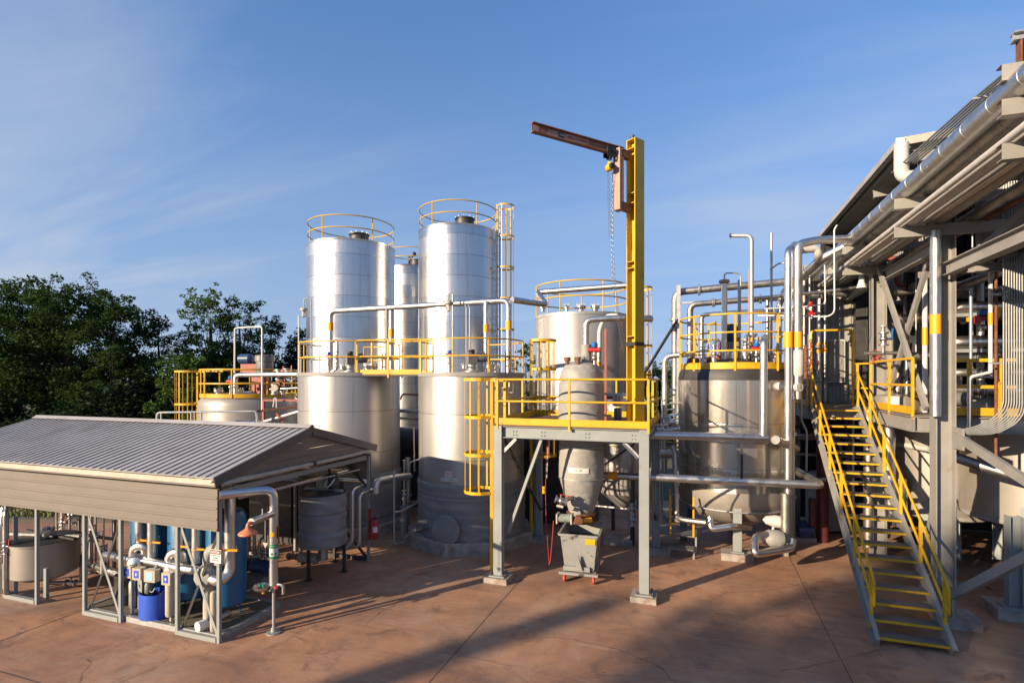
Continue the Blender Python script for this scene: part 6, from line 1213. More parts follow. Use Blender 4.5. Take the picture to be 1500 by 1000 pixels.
b = MB(); b.bar((4.97, 16.32, 10.71), (15, 16.32, 10.70 + 10 * s_), .02, .2, 'eavecream'); b.build('rake_trim', rf, ROOTS[bl.name]); b = MB(); b.bar((4.88, 16.3, 10.68), (4.88, 26.75, 10.68), .16, .17, 'roofmetal'); b.box((4.88, 16.28, 10.68), (.2, .03, .22), 'whitepaint'); b.build('gutter', rf, ROOTS[bl.name])
for i in range(8): MB().bar((5.1 + i * .95, 16.4, 10.62 + i * .95 * s_), (5.1 + i * .95, 26.4, 10.62 + i * .95 * s_), .07, .18, 'steelwarm').build('purlin', rf, ROOTS[bl.name])
for y in (16.6, 19.4): MB().ibeam((5.1, y, 10.36), (14.8, y, 10.36 + 9.7 * s_), .16, .3, 'steelwarm').build('rafter', bl)
for x, y in ((5.2, 16.6), (9.5, 16.6), (9.5, 19.4)): MB().ibeam((x, y, SZ), (x, y, 10.2), .22, .25, 'darksteel', up=(1, 0, 0)).build('column', bl)
pipe('downspout', 'white wrapped downspout elbow below the gutter end', [V((4.88, 16.2, 10.6)), V((4.88, 16.2, 9.72)), V((5.6, 16.1, 9.7)), V((6.4, 16.1, 9.7))], .165, 'whitepvc', .22, seg=16, pitch=.25)
b = MB(); b.bar((5.8, 19.5, SZ), (5.8, 19.5, 6.4), .5, .06, 'darksteel', up=(0, 1, 0)); one(b, 'dark_door', 'dark doorway panel in the ribbed wall behind the portal', 'door') if False else None
b = MB(); b.bar((4.75, 19.35, SZ), (4.75, 19.35, 8.6), .32, .32, 'darksteel'); one(b, 'dark_column', 'dark square steel column against the ribbed wall', 'column')
pipe('black_pipe', 'black elbowed pipe on the ribbed wall above the deck', [V((5.0, 19.2, 6.6)), V((5.6, 19.2, 6.75)), V((6.05, 19.2, 6.7)), V((6.05, 19.2, SZ))], .13, 'flatblack', .3, jog=False)
pipe('fire_main', 'dark red and black overhead fire pipe by the ribbed wall', [V((4.9, 18.9, 8.2)), V((5.6, 18.9, 8.2)), V((5.6, 18.9, 7.4)), V((6.8, 18.9, 7.4))], .09, 'redprimer', .15, jog=False)
for i in range(3): pipe('wall_bracing', ('upper', 'middle', 'lower')[i] + ' galvanised girt along the ribbed wall', [V((5.0, 19.52, 5.2 + i * 1.6)), V((6.9, 19.52, 5.2 + i * 1.6))], .04, 'galv', 0, jog=False, cat='girt') if False else None

b = MB(); b.box((8.1, 12.7, 8.75), (5.6, 7.4, .06), 'grating'); mz_ = b.build('shade_slab', bl)  # overhead slab with joists, added to block sky light and darken the bay
for i in range(6): MB().ibeam((5.35, 9.3 + i * 1.35, 8.6), (10.8, 9.3 + i * 1.35, 8.6), .12, .22, 'darksteel').build('joist', mz_, ROOTS[bl.name])
MB().ibeam((5.32, 9.0, 8.6), (5.32, 16.4, 8.6), .14, .26, 'darksteel').build('shade_slab_beam', bl)
for x, y in ((5.32, 9.05), (10.7, 9.05)): MB().ibeam((x, y, 0), (x, y, 8.45), .22, .22, 'steelwarm', up=(1, 0, 0)).build('column', bl)
# ---- equipment under and on the deck at the far side of the stairs
for i, (x, y, r_, z0, z1, lb) in enumerate(((7.15, 15.2, 1.36, 1.5, 3.45, 'beige vessel hanging under the deck beside the rusty pipe'), (5.9, 16.9, 1.1, 1.15, 3.3, 'farther beige vessel in the shade under the deck'))):
    c = V((x, y, 0)); o = thing('beige_vessel', lb, 'vessel', c); b = MB(); b.lathe([(1e-4, z0 - .22), (r_ * .6, z0 - .15), (r_ * .94, z0 - .02), (r_, z0), (r_, z1), (1e-4, z1 + .1)], c, 'beigevessel', 80); b.build('shell', o)
    b = MB(); b.lathe([(r_ + .002, z0 + .02), (r_ + .02, z0 + .02), (r_ + .02, z0 + .1), (r_ + .002, z0 + .1)], c, 'steelwarm', 80); b.build('skirt_band', o)
    for k in range(4): e = -PI / 2 - .55 + k * PI / 2; q = c + V((math.cos(e), math.sin(e), 0)) * (r_ + .08); MB().ibeam(q + up * .2, q + up * (z0 + .45), .18, .2, 'steelgrey', up=(math.cos(e), math.sin(e), 0)).build('leg', o)
    b = MB(); flange(b, c, .2, z1 + .08, .15); b.cyl(c + up * (z0 - .7), c + up * (z0 - .2), .12, 'jacketdull'); b.build('nozzle', o)
q = GR(1485, 903); q.z = 0
b = MB(); b.ibeam(q + up * .22, q + up * 1.95, .22, .22, 'steelgrey', up=(1, 0, 0)); b.box(q + up * .2, (.4, .36, .03), 'steelgrey'); o = one(b, 'support_leg', 'stout grey steel leg on the broad footing at the picture edge', 'support')
b = MB(); b.box((q.x + .25, q.y + .1, .06), (1.2, .75, .26), 'concretepad'); b.v = [(v[0] + R.uniform(-.01, .01), v[1], v[2]) for v in b.v]; one(b, 'concrete_footing', 'broad pale footing at the picture edge under the beige vessel leg', 'footing', (6.0, 13.1, 0), 'concrete footings')
pipe('rusty_pipe', 'rust stained clad pipe running under the deck past the beige vessel', [OX(1384, 664, 4.9), OY(1440, 683, 13.4), OY(1520, 706, 13.1)], .105, 'jacketdull', 0, seg=18)
pipe('thin_line', 'pale upright line beside the deck rail at the column', [OY(1451, 545, 12.9), OY(1420, 552, 12.9), OY(1418.5, 656, 12.9)], .028, 'whitepaint', .08, jog=False)
pipe('thin_line', 'white line rising beside the rusty line at the deck', [OY(1451, 550, 13.0), OY(1451, 258, 13.0)], .035, 'whitepaint', 0, jog=False, extra=lambda o: tape(o, OY(1451, 476, 13.0), OY(1451, 458, 13.0), .039))
pipe('thin_line', 'rusty brown line hanging past the deck edge', [OY(1459, 675, 12.9), OY(1459, 300, 12.9)], .026, 'rust', 0, jog=False)
o = thing('conduit_riser', 'bank of parallel galvanised conduits sweeping under the deck edge', 'conduits', (5.4, 12.6, 4))
for i in range(9):
    p = OY(1470 + i * 3.9, 500, 12.55); k = .014 * i
    MB().tube([V((p.x, p.y, 8.3)), V((p.x, p.y, 4.1 - k)), V((p.x - .12, p.y + .05, 3.86 - k)), V((p.x - .42, p.y + .1, 3.66 - k)), V((p.x - .75, p.y + .15, 3.60 - k * .6)), V((4.6, p.y + .3, 3.56 - k * .5))], .0145, 'conduit', .26, 8).build('conduit', o)
for z in (7.9, 6.2, 4.9): MB().bar((5.2, 12.59, z), (5.85, 12.59, z), .04, .03, 'galv').build('clamp_strut', o)
corrp = corr((5.05, 12.75, 0), (6.6, 12.75, 0), 7.2, 9.2, (0, -1, 0), 'corrugated', .12); one(corrp, 'ribbed_wall', 'ribbed sheet behind the top of the conduit bank', 'wall')
# pipes on brackets seen through the open bay
for (z, r_, lb) in ((6.25, .13, 'upper clad pipe in the dark open bay beyond the column'), (5.45, .15, 'lower lumpy clad pipe in the open bay beyond the column'), (4.75, .09, 'thin dull pipe just above the deck rail beyond the column')):
    pipe('bay_pipe', lb, [V((5.35, 15.4, z - .05)), V((5.6, 15.1, z)), V((8.6, 15.1, z))], r_, 'foil' if r_ > .1 else 'jacketdull', .2, seg=16)
    if r_ > .1: b = MB(); b.bar((5.1, 15.05, z - r_ - .05), (8.5, 15.05, z - r_ - .05), .08, .08, 'steelgrey'); one(b, 'pipe_bracket', 'grey channel under the ' + lb.split(' in ')[0], 'bracket')
b = MB(); p = V((6.0, 14.8, 5.75)); actuator(b, p, 1.1); b.cyl(p + V((-.16, -.06, .16)), p + V((-.16, -.16, .16)), .09, 'red', 16); one(b, 'red_actuator', 'red capped valve actuator above the lower bay pipe', 'valve')
b = MB(); b.bar((5.75, 14.9, 5.95), (6.3, 14.9, 5.98), .1, .1, 'yellow'); b.bar((6.3, 14.9, 5.98), (6.35, 14.9, 6.2), .06, .06, 'yellow'); one(b, 'yellow_bracket', 'yellow bent steel bracket between the two bay pipes', 'bracket')
for i, (x, y, lb) in enumerate(((5.0, 15.6, 'thin rod hanging in the dark bay, first past the column'), (5.3, 16.0, 'thin rod hanging in the dark bay, second past the column'), (6.2, 15.8, 'thin rod hanging deeper in the dark bay'))): pipe('hanger_rod', lb, [V((x, y, 4.5)), V((x, y, 9.5))], .018, 'galv', 0, jog=False, cat='rod')
rr = random.Random(31)
# deck equipment between the two rack columns
for i, (x, y, z0, z1, r_, mt, lb) in enumerate(((4.75, 14.3, SZ, 7.3, .05, 'whitepaint', 'white riser with orange band between the crossed braces'), (5.3, 15.2, SZ, 7.2, .13, 'jacketdull', 'dull thick riser with orange band behind the crossed braces'), (4.9, 15.9, SZ, 6.0, .035, 'galv', 'short thin riser behind the red hose coil'), (5.7, 14.6, SZ, 6.6, .03, 'galv', 'thin upright tube behind the crossed braces'), (6.4, 15.9, SZ, 8.2, .08, 'jacketdull', 'shaded riser deep between the rack columns'))):
    pipe('deck_riser', lb, [V((x, y, z0)), V((x, y, z1))], r_, mt, 0, group='deck risers', extra=(lambda o, x=x, y=y, r_=r_: tape(o, V((x, y, 5.35)), V((x, y, 5.75)), r_ + .004)) if 'orange' in lb else None)
for i, (y, z, r_, lb) in enumerate(((15.0, 4.35, .12, 'low dull pipe just behind the deck rail'), (15.4, 5.15, .10, 'clad pipe at rail height behind the crossed braces'), (15.9, 6.1, .12, 'clad pipe at head height behind the crossed braces'), (16.1, 6.8, .07, 'thin pipe high behind the crossed braces'))): pipe('level_pipe', lb, [V((4.7, y, z)), V((7.4, y - .1, z))], r_, 'jacketdull', 0)
b = MB()
for k in range(6): b.arc(V((4.27, 16.02, 0)), .16 + .02 * (k % 3), 0, 2 * PI, 5.08 + k * .035, .008, 'redhose', 22, 6)
b.v = [(4.27 + (v[0] - 4.27) * .5 + .18 * (v[2] - 5.15), v[1], v[2] + .5 * (v[1] - 16.02)) for v in b.v]; one(b, 'hose_coil', 'coil of red hose hung on the yellow deck rail', 'hose')
o = thing('deck_pump', 'pump set with dark motor standing on the deck behind the rail', 'pump', (5.2, 14.6, SZ)); b = MB(); b.box((5.2, 14.6, SZ + .06), (.8, .35, .12), 'concretepad'); b.build('base', o); b = MB(); b.cyl((5.25, 14.6, SZ + .3), (5.65, 14.6, SZ + .3), .15, 'motorgrey', 18); b.build('motor', o); b = MB(); b.lathe([(.05, -.1), (.16, -.06), (.16, .06), (.05, .1)], V((4.95, 14.6, SZ + .3)), 'redprimer', 18, axis=(1, 0, 0)); b.cyl((4.95, 14.6, SZ + .4), (4.95, 14.6, SZ + .8), .06, 'jacketdull'); b.build('volute', o)
b = MB(); b.box((4.9, 14.0, SZ + .17), (1.0, .5, .3), 'whitepaint'); one(b, 'white_crate', 'low pale box on the deck behind the kick plate', 'box') if False else None
# hardware below the deck and beside the stairs
def ground_pump(x, y, lb, mt='motorgrey', rz=0., s=1.):
    o = thing('ground_pump', lb, 'pump', (x, y, 0)); q = Matrix.Rotation(rz, 3, 'Z'); f = lambda a, b_, c_: V((x, y, 0)) + q @ V((a, b_, c_)) * s
    b = MB(); b.box(f(0, 0, .07), (.95 * s, .4 * s, .14 * s), 'concretepad', rz); b.build('plinth', o); b = MB(); b.cyl(f(.0, 0, .34), f(.42, 0, .34), .16 * s, mt, 20); b.cyl(f(.42, 0, .34), f(.48, 0, .34), .12 * s, mt, 18); b.box(f(.2, 0, .53), (.14 * s, .12 * s, .1 * s), mt, rz); b.box(f(.2, 0, .19), (.3 * s, .25 * s, .1 * s), mt, rz); b.build('motor', o)
    b = MB(); b.cyl(f(-.12, 0, .34), f(0, 0, .34), .07 * s, 'darksteel'); b.lathe([(.06, -.09 * s), (.18 * s, -.06 * s), (.18 * s, .06 * s), (.06, .09 * s)], f(-.22, 0, .34), 'motorgrey', 20, axis=q @ V((1, 0, 0))); b.tube([f(-.22, .0, .45), f(-.22, 0, .85)], .05 * s, 'jacketdull'); b.cyl(f(-.3, 0, .34), f(-.55, 0, .34), .06 * s, 'jacketdull'); b.build('volute', o); return o
ground_pump(2.6, 17.0, 'pump with blue motor in the dark under the stairs', 'bluemotor', .4); ground_pump(3.3, 17.9, 'grey pump standing behind the stair treads', 'motorgrey', 1.2, .9); ground_pump(2.2, 18.2, 'farthest dark pump below the deck beside the reactor', 'darksteel', .2, 1.1); ground_pump(5.0, 14.2, 'dim pump on the ground between the rack columns', 'motorgrey', .8); ground_pump(-.6, 18.3, 'pump in shade behind the step stand', 'bluemotor', .3)
ground_pump(-9.2, 16.9, 'pump hidden in the gap between the batch tanks', 'motorgrey', 1., .9)
for i, (pts, r_, mt, lb) in enumerate((
    ([PD(1205, 830, 15.2), PD(1205, 610, 15.2)], .16, 'shadedred', 'red upright fire pipe coloured dark for the shade beside the stairs'),
    ([PD(1190, 770, 15), PD(1190, 730, 15)], .1, 'shadedred', 'short red pipe end in the shade beside the stairs'),
    ([PD(1181, 690, 14.5), PD(1182, 632, 14.5), PD(1174, 615, 14.6), PD(1174, 560, 14.7)], .028, 'galv', 'crooked conduit hanging between the reactor and the stairs'),
    ([PD(1272, 800, 14), PD(1273, 600, 14)], .12, 'jacketdull', 'dull upright pipe glimpsed through the stair treads'),
    ([PD(1250, 760, 15), PD(1250, 600, 15)], .03, 'whitepaint', 'thin pale tube glimpsed through the stair treads'),
    ([PD(1165, 637, 16), PD(1260, 640, 15.4)], .05, 'galv', 'level galvanised pipe behind the upper treads'),
    ([PD(1165, 625, 17), PD(1270, 627, 16)], .05, 'darksteel', 'dark level pipe close below the deck'),
    ([PD(1180, 705, 15), PD(1290, 690, 15)], .08, 'jacketdull', 'clad level pipe halfway down behind the treads'),
    ([PD(1302, 608, 13.5), PD(1302, 670, 13.5), PD(1306, 760, 13.5)], .13, 'jacket', 'bright clad drop pipe below the deck beside the column'),
    ([PD(1300, 618, 14.4), PD(1360, 624, 13.2)], .13, 'jacketdull', 'dull fat pipe tucked right under the deck edge'),
    ([PD(1316, 650, 14), PD(1362, 658, 13)], .07, 'whitepvc', 'pale level pipe below the deck beside the column'),
    ([PD(1318, 700, 13.6), PD(1318, 770, 13.6)], .16, 'foil', 'shiny capped standpipe behind the handrail'),
    ([PD(1385, 870, 12), PD(1410, 885, 11.4), PD(1500, 875, 11.6)], .07, 'jacketdull', 'dull pipe along the ground beyond the stair foot'),
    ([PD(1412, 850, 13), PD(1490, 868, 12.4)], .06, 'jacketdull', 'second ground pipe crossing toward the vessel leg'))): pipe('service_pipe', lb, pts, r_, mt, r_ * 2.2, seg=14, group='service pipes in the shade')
b = MB(); p = PD(1448, 882, 11.8); b.lathe([(.05, -.12), (.2, -.08), (.2, .08), (.05, .12)], p, 'red', 18, axis=(.4, -1, 0)); b.cyl(p, V((p.x, p.y, 0)), .06, 'red'); one(b, 'red_pump', 'red pump body in the shade past the stair foot', 'pump')
b = MB(); b.box((3.6, 19.9, 1.9), (4.4, .12, 3.7), 'interiorshade'); one(b, 'shade_wall', 'dark wall added as the shade below the deck', 'wall')  # near-black sheet standing in for the shade under the deck
b = MB(); b.box((9, 19.9, 1.9), (6.2, .12, 3.7), 'interiorshade'); one(b, 'shade_wall', 'dark wall added as the shade behind the beige vessels', 'wall')  # second near-black sheet, shade behind the vessels as colour
# ---- between reactor and platform
o = thing('step_stand', 'small grey step stand with four yellow posts beside the reactor', 'step stand', GR(985, 822)); q = GR(972, 812); ax = V((1, 0, 0)); ay = V((0, 1, 0))
b = MB(); b.box(q + V((.25, .75, .46)), (1.15, .95, .03), 'treadgrate'); b.build('upper_step', o); b = MB(); b.box(q + V((.45, .05, .22)), (.62, .35, .03), 'treadgrate'); b.build('lower_step', o)
for (x, y, h) in ((-.28, .3, .45), (.8, .3, .45), (-.28, 1.2, .45), (.8, 1.2, .45), (.15, -.1, .22), (.75, -.1, .22)): MB().bar(q + V((x, y, 0)), q + V((x, y, h)), .045, .045, 'steelgrey').build('leg', o)
for (x, y) in ((.16, .28), (.74, .28), (.1, 1.2), (-.2, 1.2)): MB().bar(q + V((x, y, .45)), q + V((x, y, 1.5)), .045, .045, 'yellow').build('post', o)
pipe('clad_pipe', 'short clad pipe run behind the rear platform leg', [PD(957, 664, 15.2), PD(985, 664, 15.2)], .12, 'jacketdull', 0, seg=16)
for i, (y, lb) in enumerate(((640, 'upper'), (647, 'middle'), (655, 'lower'))): pipe('yellow_gas_line', lb + ' thin yellow line behind the valve cluster near the reactor', [PD(955, y, 16.4), PD(1000, y + 1, 16)], .022, 'yellow', 0, jog=False, cat='pipe')
b = MB()
for k, (px, y, h) in enumerate(((968, 622, 'bluehandle'), (980, 618, 'bluehandle'), (962, 628, 'red'), (985, 628, 'bluehandle'), (974, 630, 'red'))): valve(b, PD(px, y, 13.9), (1, .2, 0), 1.3, h)
b.cyl(PD(955, 628, 14), PD(996, 628, 14), .04, 'stainpipe'); b.cyl(PD(974, 612, 14), PD(974, 632, 13.9), .05, 'stainpipe'); one(b, 'valve_cluster', 'cluster of blue handled valves above the upper cross pipe', 'valves')
pts = [PD(955, 606, 16), PD(1000, 606, 15.6)]
o = thing('walkway_rail', 'low galvanised walkway with pipe rails between platform and reactor', 'walkway', PD(975, 690, 17)); b = MB()
for k in range(5): b.cyl(PD(948, 586 + k * 9, 19 - k * .3), PD(1000, 583 + k * 7, 19 - k * .3), .03, 'galv', 8)
b.build('rail', o); b = MB()
for px in (952, 970, 988): p = PD(px, 585, 18.6); b.cyl(V((p.x, p.y, 0)), p, .03, 'galv', 8)
b.build('upright', o)
b = MB(); b.tube([PD(981, 590, 15.5), PD(1001, 590, 15.4), PD(1001, 640, 15.4)], .03, 'galv', .1, 8); one(b, 'hoop_rail', 'galvanised hoop rail at the reactor flank', 'rail')
# conical receiver behind the hopper
c = PD(912, HOR, 15.6); c.z = 0; o = thing('receiver_vessel', 'dull vessel with cone bottom in shade behind the hopper', 'vessel', c); rc = .72
b = MB(); b.lathe([(rc, 1.9), (rc, 3.9), (rc * .8, 4.1), (1e-4, 4.2)], c, 'stainpipe', 56); b.build('shell', o); b = MB(); b.lathe([(.15, .9), (rc * .95, 1.35), (rc + .02, 1.6), (rc + .02, 1.88)], c, 'blanketlight', 56); b.build('cone_jacket', o)
for k in range(4): e = k * PI / 2 + .5; q = c + V((math.cos(e), math.sin(e), 0)) * (rc + .06); MB().bar(q, q + up * 2.0, .1, .1, 'darksteel').build('leg', o)
b = MB(); b.cyl(c + V((-.9, -.6, 1.0)), c + V((.9, -.75, 1.0)), .025, 'whitepaint', 8); valve(b, c + V((.35, -.8, .75)), (0, 0, 1), 1.3, 'red', 'galv'); valve(b, c + V((.35, -.8, 1.05)), (0, 0, 1), 1.1, 'darksteel', 'galv'); b.cyl(c + V((.35, -.8, .1)), c + V((.35, -.8, .95)), .04, 'darksteel'); b.build('drain_valve', o)
b = MB(); q = GR(905, 798); b.box((q.x, q.y + .2, .06), (.8, .55, .24), 'concretepad'); one(b, 'concrete_footing', 'shaded low footing behind the dumping cart', 'footing', (q.x, q.y, 0), 'concrete footings')
# black duct and dark wall behind the batch tanks
pipe('black_duct', 'fat black duct passing behind the batch tanks', [PD(480, 638, 19.5), PD(840, 652, 17.0)], .40, 'darksteel', 0, seg=28, pitch=1.6)
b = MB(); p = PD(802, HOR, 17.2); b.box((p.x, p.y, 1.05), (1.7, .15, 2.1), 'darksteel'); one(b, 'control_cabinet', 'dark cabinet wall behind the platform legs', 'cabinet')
b = MB(); p = PD(598, HOR, 19); b.box((p.x, p.y, 1.2), (2.2, .2, 2.4), 'interiorshade'); one(b, 'control_cabinet', 'dark cabinet wall in the gap between the batch tanks', 'cabinet')
for i, (pts, r_, mt, lb) in enumerate((
    ([PD(584, 601, 17.5), PD(618, 603, 17.2)], .06, 'jacket', 'bright level pipe high in the gap between batch tanks'),
    ([PD(584, 612, 17.5), PD(618, 613, 17.2)], .035, 'stainpipe', 'thin level pipe in the gap between batch tanks'),
    ([PD(586, 585, 18), PD(590, 577, 18), PD(618, 578, 18)], .03, 'redprimer', 'red brown bracket pipe in the gap between batch tanks'),
    ([PD(606, 625, 17), PD(607, 690, 17)], .03, 'jacket', 'short bright drop pipe in the gap between batch tanks'),
    ([PD(597, 670, 17), PD(597, 780, 17)], .09, 'jacketdull', 'shaded drop pipe in the gap between batch tanks'),
    ([PD(741, 555, 14.6), PD(741, 608, 14.6)], .035, 'whitepaint', 'pale tube on the side of batch tank A above the deck'),
    ([PD(746, 560, 14.5), PD(746, 615, 14.5)], .022, 'whitepaint', 'second pale tube on the side of batch tank A'))): pipe('gap_pipe', lb, pts, r_, mt, r_ * 2, seg=12, group='pipes around the batch tanks')
b = MB(); valve(b, PD(743, 575, 14.4), (0, 0, 1), 1.2, 'darksteel'); one(b, 'gate_valve', 'dark gate valve on the pale tubes of batch tank A', 'valve')
# ---- long overhead pipe between the tank tops
zt_ = 6.72; PA, PB, PC_ = PD(484, 455.5, 16.9), PD(745, 440, 15.3), PD(800, 438, 15.6)
PC_.z = PB.z; j1 = PD(800, 438, 16.2); j1.z = PB.z; j0 = PD(787, 428, 17.0); j0.z = j0.z; j2 = PD(918, 418, 16.0)
pipe('overhead_pipe', 'long bright overhead pipe joining the tops of the batch tanks', [V((PA.x, PA.y, zB)), PA, PB, V((PB.x, PB.y, zA))], .085, 'jacket', .2, seg=18, extra=lambda o: (tape(o, PD(484, 484, 16.9), PD(484, 472, 16.9), .09), tape(o, PD(745, 483, 15.3), PD(745, 470, 15.3), .09)))
pipe('overhead_pipe', 'bright overhead pipe jogging past the storage tank top to the crane column', [PB + V((.1, 0.02, .02)), j1, j0, j2], .09, 'jacket', .16, seg=18)
for px, y0, lb in ((573, 451, 'bright drop pipe from the overhead pipe to the catwalk'), (712, 444, 'bright drop pipe onto batch tank A')):
    f = (px - 484) / (745 - 484); p = PA.lerp(PB, f); p = PD(px, y0, 16.4 if px < 600 else 15.4); p.z = PA.z + (PB.z - PA.z) * f
    pipe('drop_pipe', lb, [p, V((p.x, p.y, zA + .1))], .075, 'jacket', 0, seg=16, extra=lambda o, px=px, y0=y0: tape(o, PD(px, y0 + 43, 16.4 if px < 600 else 15.4), PD(px, y0 + 31, 16.4 if px < 600 else 15.4), .081))
for px, lb in ((683, 'thin tube hanging from the overhead pipe, nearer the pole light'), (688, 'thin tube hanging from the overhead pipe, nearer the drop pipe'), (566, 'thin tube hanging beside the first drop pipe')):
    p = PD(px, 450, 15.5); pipe('thin_line', lb, [PD(px - 2, 446, 15.5), p, V((p.x, p.y, zA + .05))], .016, 'galv', .03, jog=False)
pipe('bypass_loop', 'small clad bypass loop on the rail side of the first batch tank', [PD(486, 500, 16.5), PD(494, 498, 16.4), PD(494, 540, 16.4), PD(486, 544, 16.5)], .05, 'jacket', .12, seg=12)
# ---- around the low tank
pipe('bent_pipe', 'bright bent pipe on top of the low tank', [PD(345, 585, 19), PD(345, 549, 19), PD(445, 548, 18.3), PD(445, 600, 18.2)], .085, 'jacket', .18, seg=16)
pipe('hoop_vent', 'tall white hoop tube above the low tank', [PD(343.5, 575, 19), PD(344, 481, 19), PD(350, 480, 19), PD(384, 478, 18.8), PD(384, 600, 18.6)], .03, 'whitepaint', .12, jog=False)
pipe('mast_pole', 'thin white pole beside the low tank and first batch tank', [PD(437.5, 640, 17.6), PD(437.5, 462, 17.6)], .022, 'whitepaint', 0, jog=False)
pipe('mast_pole', 'short grey hooked pole at the flank of the first batch tank', [PD(441, 640, 17.2), PD(441, 525, 17.2), PD(452, 521, 17.1)], .03, 'galv', .1, jog=False)
o = thing('red_pipe_support', 'red primed pipe frame between the low tank and first batch tank', 'frame', PD(412, 640, 17.8)); b = MB(); b.bar(PD(386, 586, 17.8), PD(440, 586, 17.6), .07, .07, 'redprimer'); b.build('beam', o)
for px in (386, 439): p = PD(px, 586, 17.8); MB().bar(V((p.x, p.y, 0)), p, .07, .07, 'redprimer').build('post', o)
pipe('grey_boom', 'grey pipe on rusty struts slanting behind the ridge', [PD(372, 622, 17.3), PD(440, 602, 16.9)], .06, 'galv', 0, jog=False)
b = MB(); b.tube([PD(230, 640, 16.2), PD(230, 604, 16.2), PD(376, 602, 16.4), PD(378, 640, 16.4)], .035, 'galv', .12, 8)
for px in (236, 280, 285, 295): p = PD(px, 603, 16.2); b.cyl(p, p - up * 1.2, .025, 'galv', 8)
one(b, 'hand_rail', 'galvanised handrail behind the shed ridge', 'rail')
b = MB(); b.bar(PD(370, 603, 16.9), PD(440, 595, 17.4), .3, .05, 'rust'); b.bar(PD(376, 600, 16.8), PD(376, 640, 16.8), .07, .07, 'darksteel'); b.bar(PD(405, 605, 17), PD(415, 618, 17), .06, .06, 'redprimer'); one(b, 'cable_tray', 'rusty tray carrying lines behind the shed ridge', 'tray')
for i, px in enumerate((343, 358, 363, 371)):
    p = PD(px, 618, 16.6); pipe('ridge_elbow', ('first', 'second', 'third', 'fourth')[i] + ' shining elbow from the trees side peeping over the shed ridge', [p - up * .8, p, p + V((.12, .25, .0)), p + V((.12, .35, -.6))], .055, 'foil', .09, group='elbows behind the ridge', jog=False)
pipe('frame_tube', 'thin bent tubes on the red frame', [PD(400, 596, 17.5), PD(402, 583, 17.5), PD(405, 583, 17.5), PD(405, 597, 17.5)], .018, 'whitepaint', .04, jog=False)
b = MB()
for k, (px, y) in enumerate(((408, 548), (414, 552), (420, 547), (410, 565), (402, 570))): valve(b, PD(px, y, 18.8), (0, 0, 1), 1.4, 'redprimer', 'rust' if k % 2 else 'galv')
b.cyl(PD(395, 570, 18.8), PD(436, 568, 18.6), .035, 'stainpipe'); b.lathe([(.12, -.05), (.14, 0), (.12, .05)], PD(403, 568, 18.7), 'cream', 16, axis=(.3, -1, 0)); one(b, 'valve_tree', 'rusty red valve tree on the low tank top', 'valves')

# ---- denser hardware about the deck and rack
o = thing('panel_box', 'pale electrical panel on the ribbed wall behind the portal', 'panel', PD(1200, 562, 18.5)); p = PD(1201, 531, 18.6); b = MB(); b.box((p.x, 19.45, p.z), (.75, .18, 1.35), 'whitepaint'); b.build('enclosure', o); b = MB(); b.box((p.x, 19.35, p.z), (.68, .02, 1.28), 'beigevessel'); b.box((p.x + .25, 19.33, p.z), (.03, .03, .15), 'galv'); b.build('door', o)
p = PD(1216, 563, 18.2); o = thing('fire_extinguisher', 'dark red extinguisher by the ribbed wall on the deck', 'fire extinguisher', p); b = MB(); b.lathe([(.1, 0), (.12, .03), (.12, .5), (.06, .6), (.03, .62)], p, 'redprimer', 18); b.build('cylinder', o); b = MB(); b.box(p + up * .66, (.12, .04, .05), 'ink'); b.build('valve_head', o)
for i, (px, y) in enumerate(((1188, 451), (1189, 463), (1152, 418))):
    b = MB(); actuator(b, PD(px, y + 3, 15.6), .65, 'red'); one(b, 'red_actuator', ('red capped actuator high beside the shaded risers, upper of two', 'red capped actuator high beside the shaded risers, lower of two', 'red capped actuator near the hooked header')[i], 'valve')
o = thing('horn_lamp', 'white horn shaped lamp hanging under the rack arm', 'lamp', PD(1262, 420, 14.2)); p = PD(1262, 403, 14.2); b = MB(); b.lathe([(.12, -.34), (.10, -.26), (.07, -.18), (.07, -.06), (.04, 0)], p, 'whitepaint', 18); b.build('housing', o); b = MB(); b.cyl(p, p + up * .35, .03, 'galv', 8); b.build('hanger', o)
for i, (px, top, bot, d, r_, mt, lb) in enumerate(((1232, 398, 590, 17.2, .035, 'galv', 'thin galvanised riser on the deck before the ribbed wall'), (1244, 392, 585, 17.6, .05, 'jacketdull', 'dull riser on the deck left of the black pipe'), (1254, 420, 585, 16.9, .025, 'whitepaint', 'thin white riser near the black elbowed pipe'), (1178, 400, 560, 16.0, .045, 'jacketdull', 'dull riser just beyond the tall bright pipes'), (1186, 395, 560, 16.4, .028, 'galv', 'thin riser just beyond the tall bright pipes'), (1143, 430, 545, 15.9, .04, 'stainpipe', 'steel riser at the back of the reactor top'), (1124, 440, 540, 16.2, .055, 'jacketdull', 'dull riser at the back of the reactor top'))):
    a_, b_ = PD(px, bot, d), PD(px, top, d); pipe('deck_riser', lb, [a_ if bot < 580 else V((a_.x, a_.y, SZ)), V((a_.x, a_.y, b_.z))], r_, mt, 0, group='deck risers', jog=r_ > .04)
for i, (x, z, r_, mt, y0_, y1_, lb) in enumerate(((5.25, 6.95, .09, 'jacketdull', 7.5, 19, 'shaded clad pipe hung low inside the rack, nearest the columns'), (5.65, 7.0, .06, 'darksteel', 7.5, 19, 'dark pipe hung low inside the rack'), (6.1, 6.9, .11, 'jacketdull', 7.5, 19, 'shaded clad pipe hung low inside the rack, farthest in'), (5.0, 7.55, .05, 'rust', 7.5, 19, 'rusty line inside the rack'), (6.6, 7.6, .12, 'jacketdull', 7.5, 16, 'shaded clad pipe high inside the rack'))): pipe('rack_pipe', lb, [V((x, y0_, z)), V((x, y1_, z))], r_, mt, 0, seg=14, group='pipes lying on the rack')
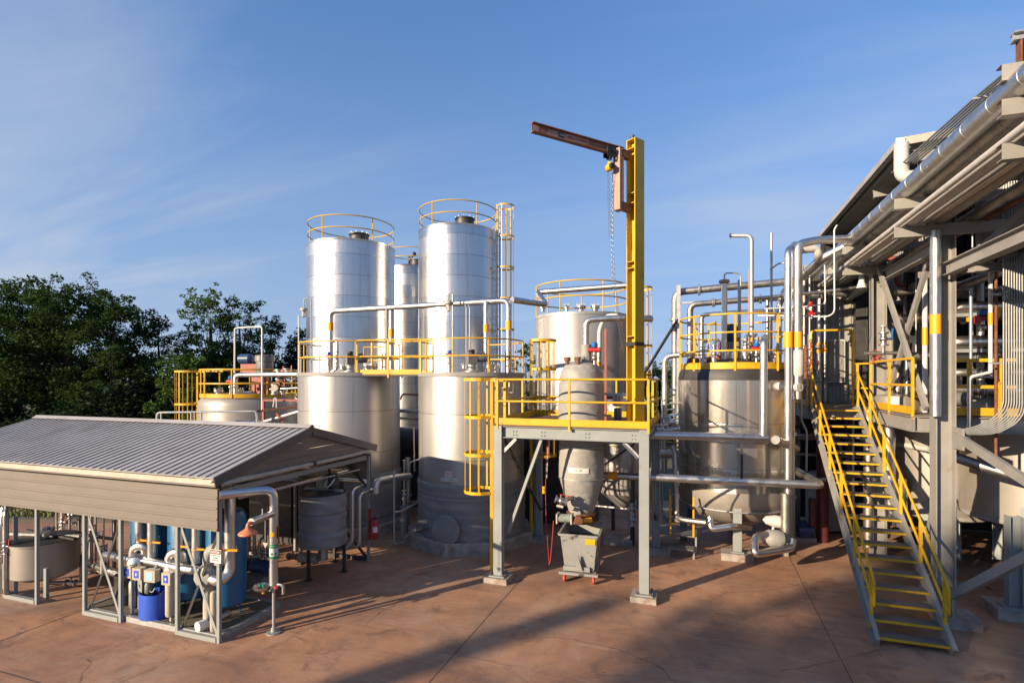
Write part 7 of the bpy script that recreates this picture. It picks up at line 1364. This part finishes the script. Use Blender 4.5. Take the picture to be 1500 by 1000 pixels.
for y in (8.6, 12.5, 16.45): b = MB(); b.ibeam((4.62, y + .3, 6.75), (7.2, y + .3, 6.75), .12, .16, 'steelwarm'); one(b, 'cross_bracket', {8.6: 'grey cross bracket inside the rack at the picture edge', 12.5: 'grey cross bracket inside the rack behind the column with the bright riser', 16.45: 'grey cross bracket inside the rack near the deck stairs'}[y], 'bracket', group='cross brackets')
for i, (x, y, z, lb) in enumerate(((4.35, 15.7, 5.6, 'between the rack columns beside the hose coil'), (5.2, 15.0, 4.6, 'low behind the crossed braces'), (6.3, 15.0, 5.0, 'in the bay below the lower lumpy pipe'), (7.0, 14.9, 6.45, 'on the upper bay pipe'), (3.2, 18.3, 4.9, 'on the deck behind the portal'))):
    b = MB(); b.cyl((x, y, z - .35), (x, y, z + .3), .035, 'stainpipe', 10); valve(b, (x, y, z), (0, 0, 1), 1.3, ('bluehandle', 'red', 'yellow')[i % 3], 'rust' if i % 2 else 'stainpipe'); b.lathe([(.09, .3), (.09, .33), (1e-4, .33)], V((x, y, z)), 'galv', 14); b.cyl((x - .4, y + .05, z - .35), (x + .3, y + .05, z - .35), .045, 'jacketdull', 10); one(b, 'valve_group', 'flanged valve on short pipework ' + lb, 'valve')
for i, (px, y, d, wd, mt, lb) in enumerate(((1326, 592, 13.0, .5, 'beigevessel', 'pale low tank lid behind the deck kick plate'), (1420, 590, 12.6, .7, 'beigevessel', 'pale round vessel top standing through the deck past the column'))):
    p = PD(px, y, d); c = V((p.x, p.y + .5, SZ)); o = thing('vessel_top', lb, 'vessel', c); b = MB(); b.lathe([(wd, 0), (wd, .25), (wd * .95, .32), (1e-4, .4)], c, mt, 40); b.build('head', o); b = MB(); flange(b, c, .14, SZ + .38, .18); b.cyl(c + up * .5, c + up * .9, .05, 'jacketdull'); b.build('nozzle', o)
for i, (x, y, z, lb) in enumerate(((2.6, 19.3, 2.7, 'first'), (3.3, 19.2, 2.2, 'second'), (4.2, 19.1, 2.9, 'third'))):
    pipe('wall_line', lb + ' shaded level line on the dark wall below the deck', [V((x - .9, y, z)), V((x + 1.6, y, z)), V((x + 1.6, y, .4))], .06, 'jacketdull', .15, group='lines on the dark wall')
o = thing('floor_tank', 'dark upright tank in the shade below the deck behind the stairs', 'tank', (3.6, 18.6, 0)); b = MB(); b.lathe([(.5, .1), (.5, 1.6), (.4, 1.75), (1e-4, 1.8)], V((3.6, 18.6, 0)), 'steelgrey', 36); b.build('shell', o); b = MB(); flange(b, V((3.6, 18.6, 0)), .1, 1.78, .15); b.build('nozzle', o)
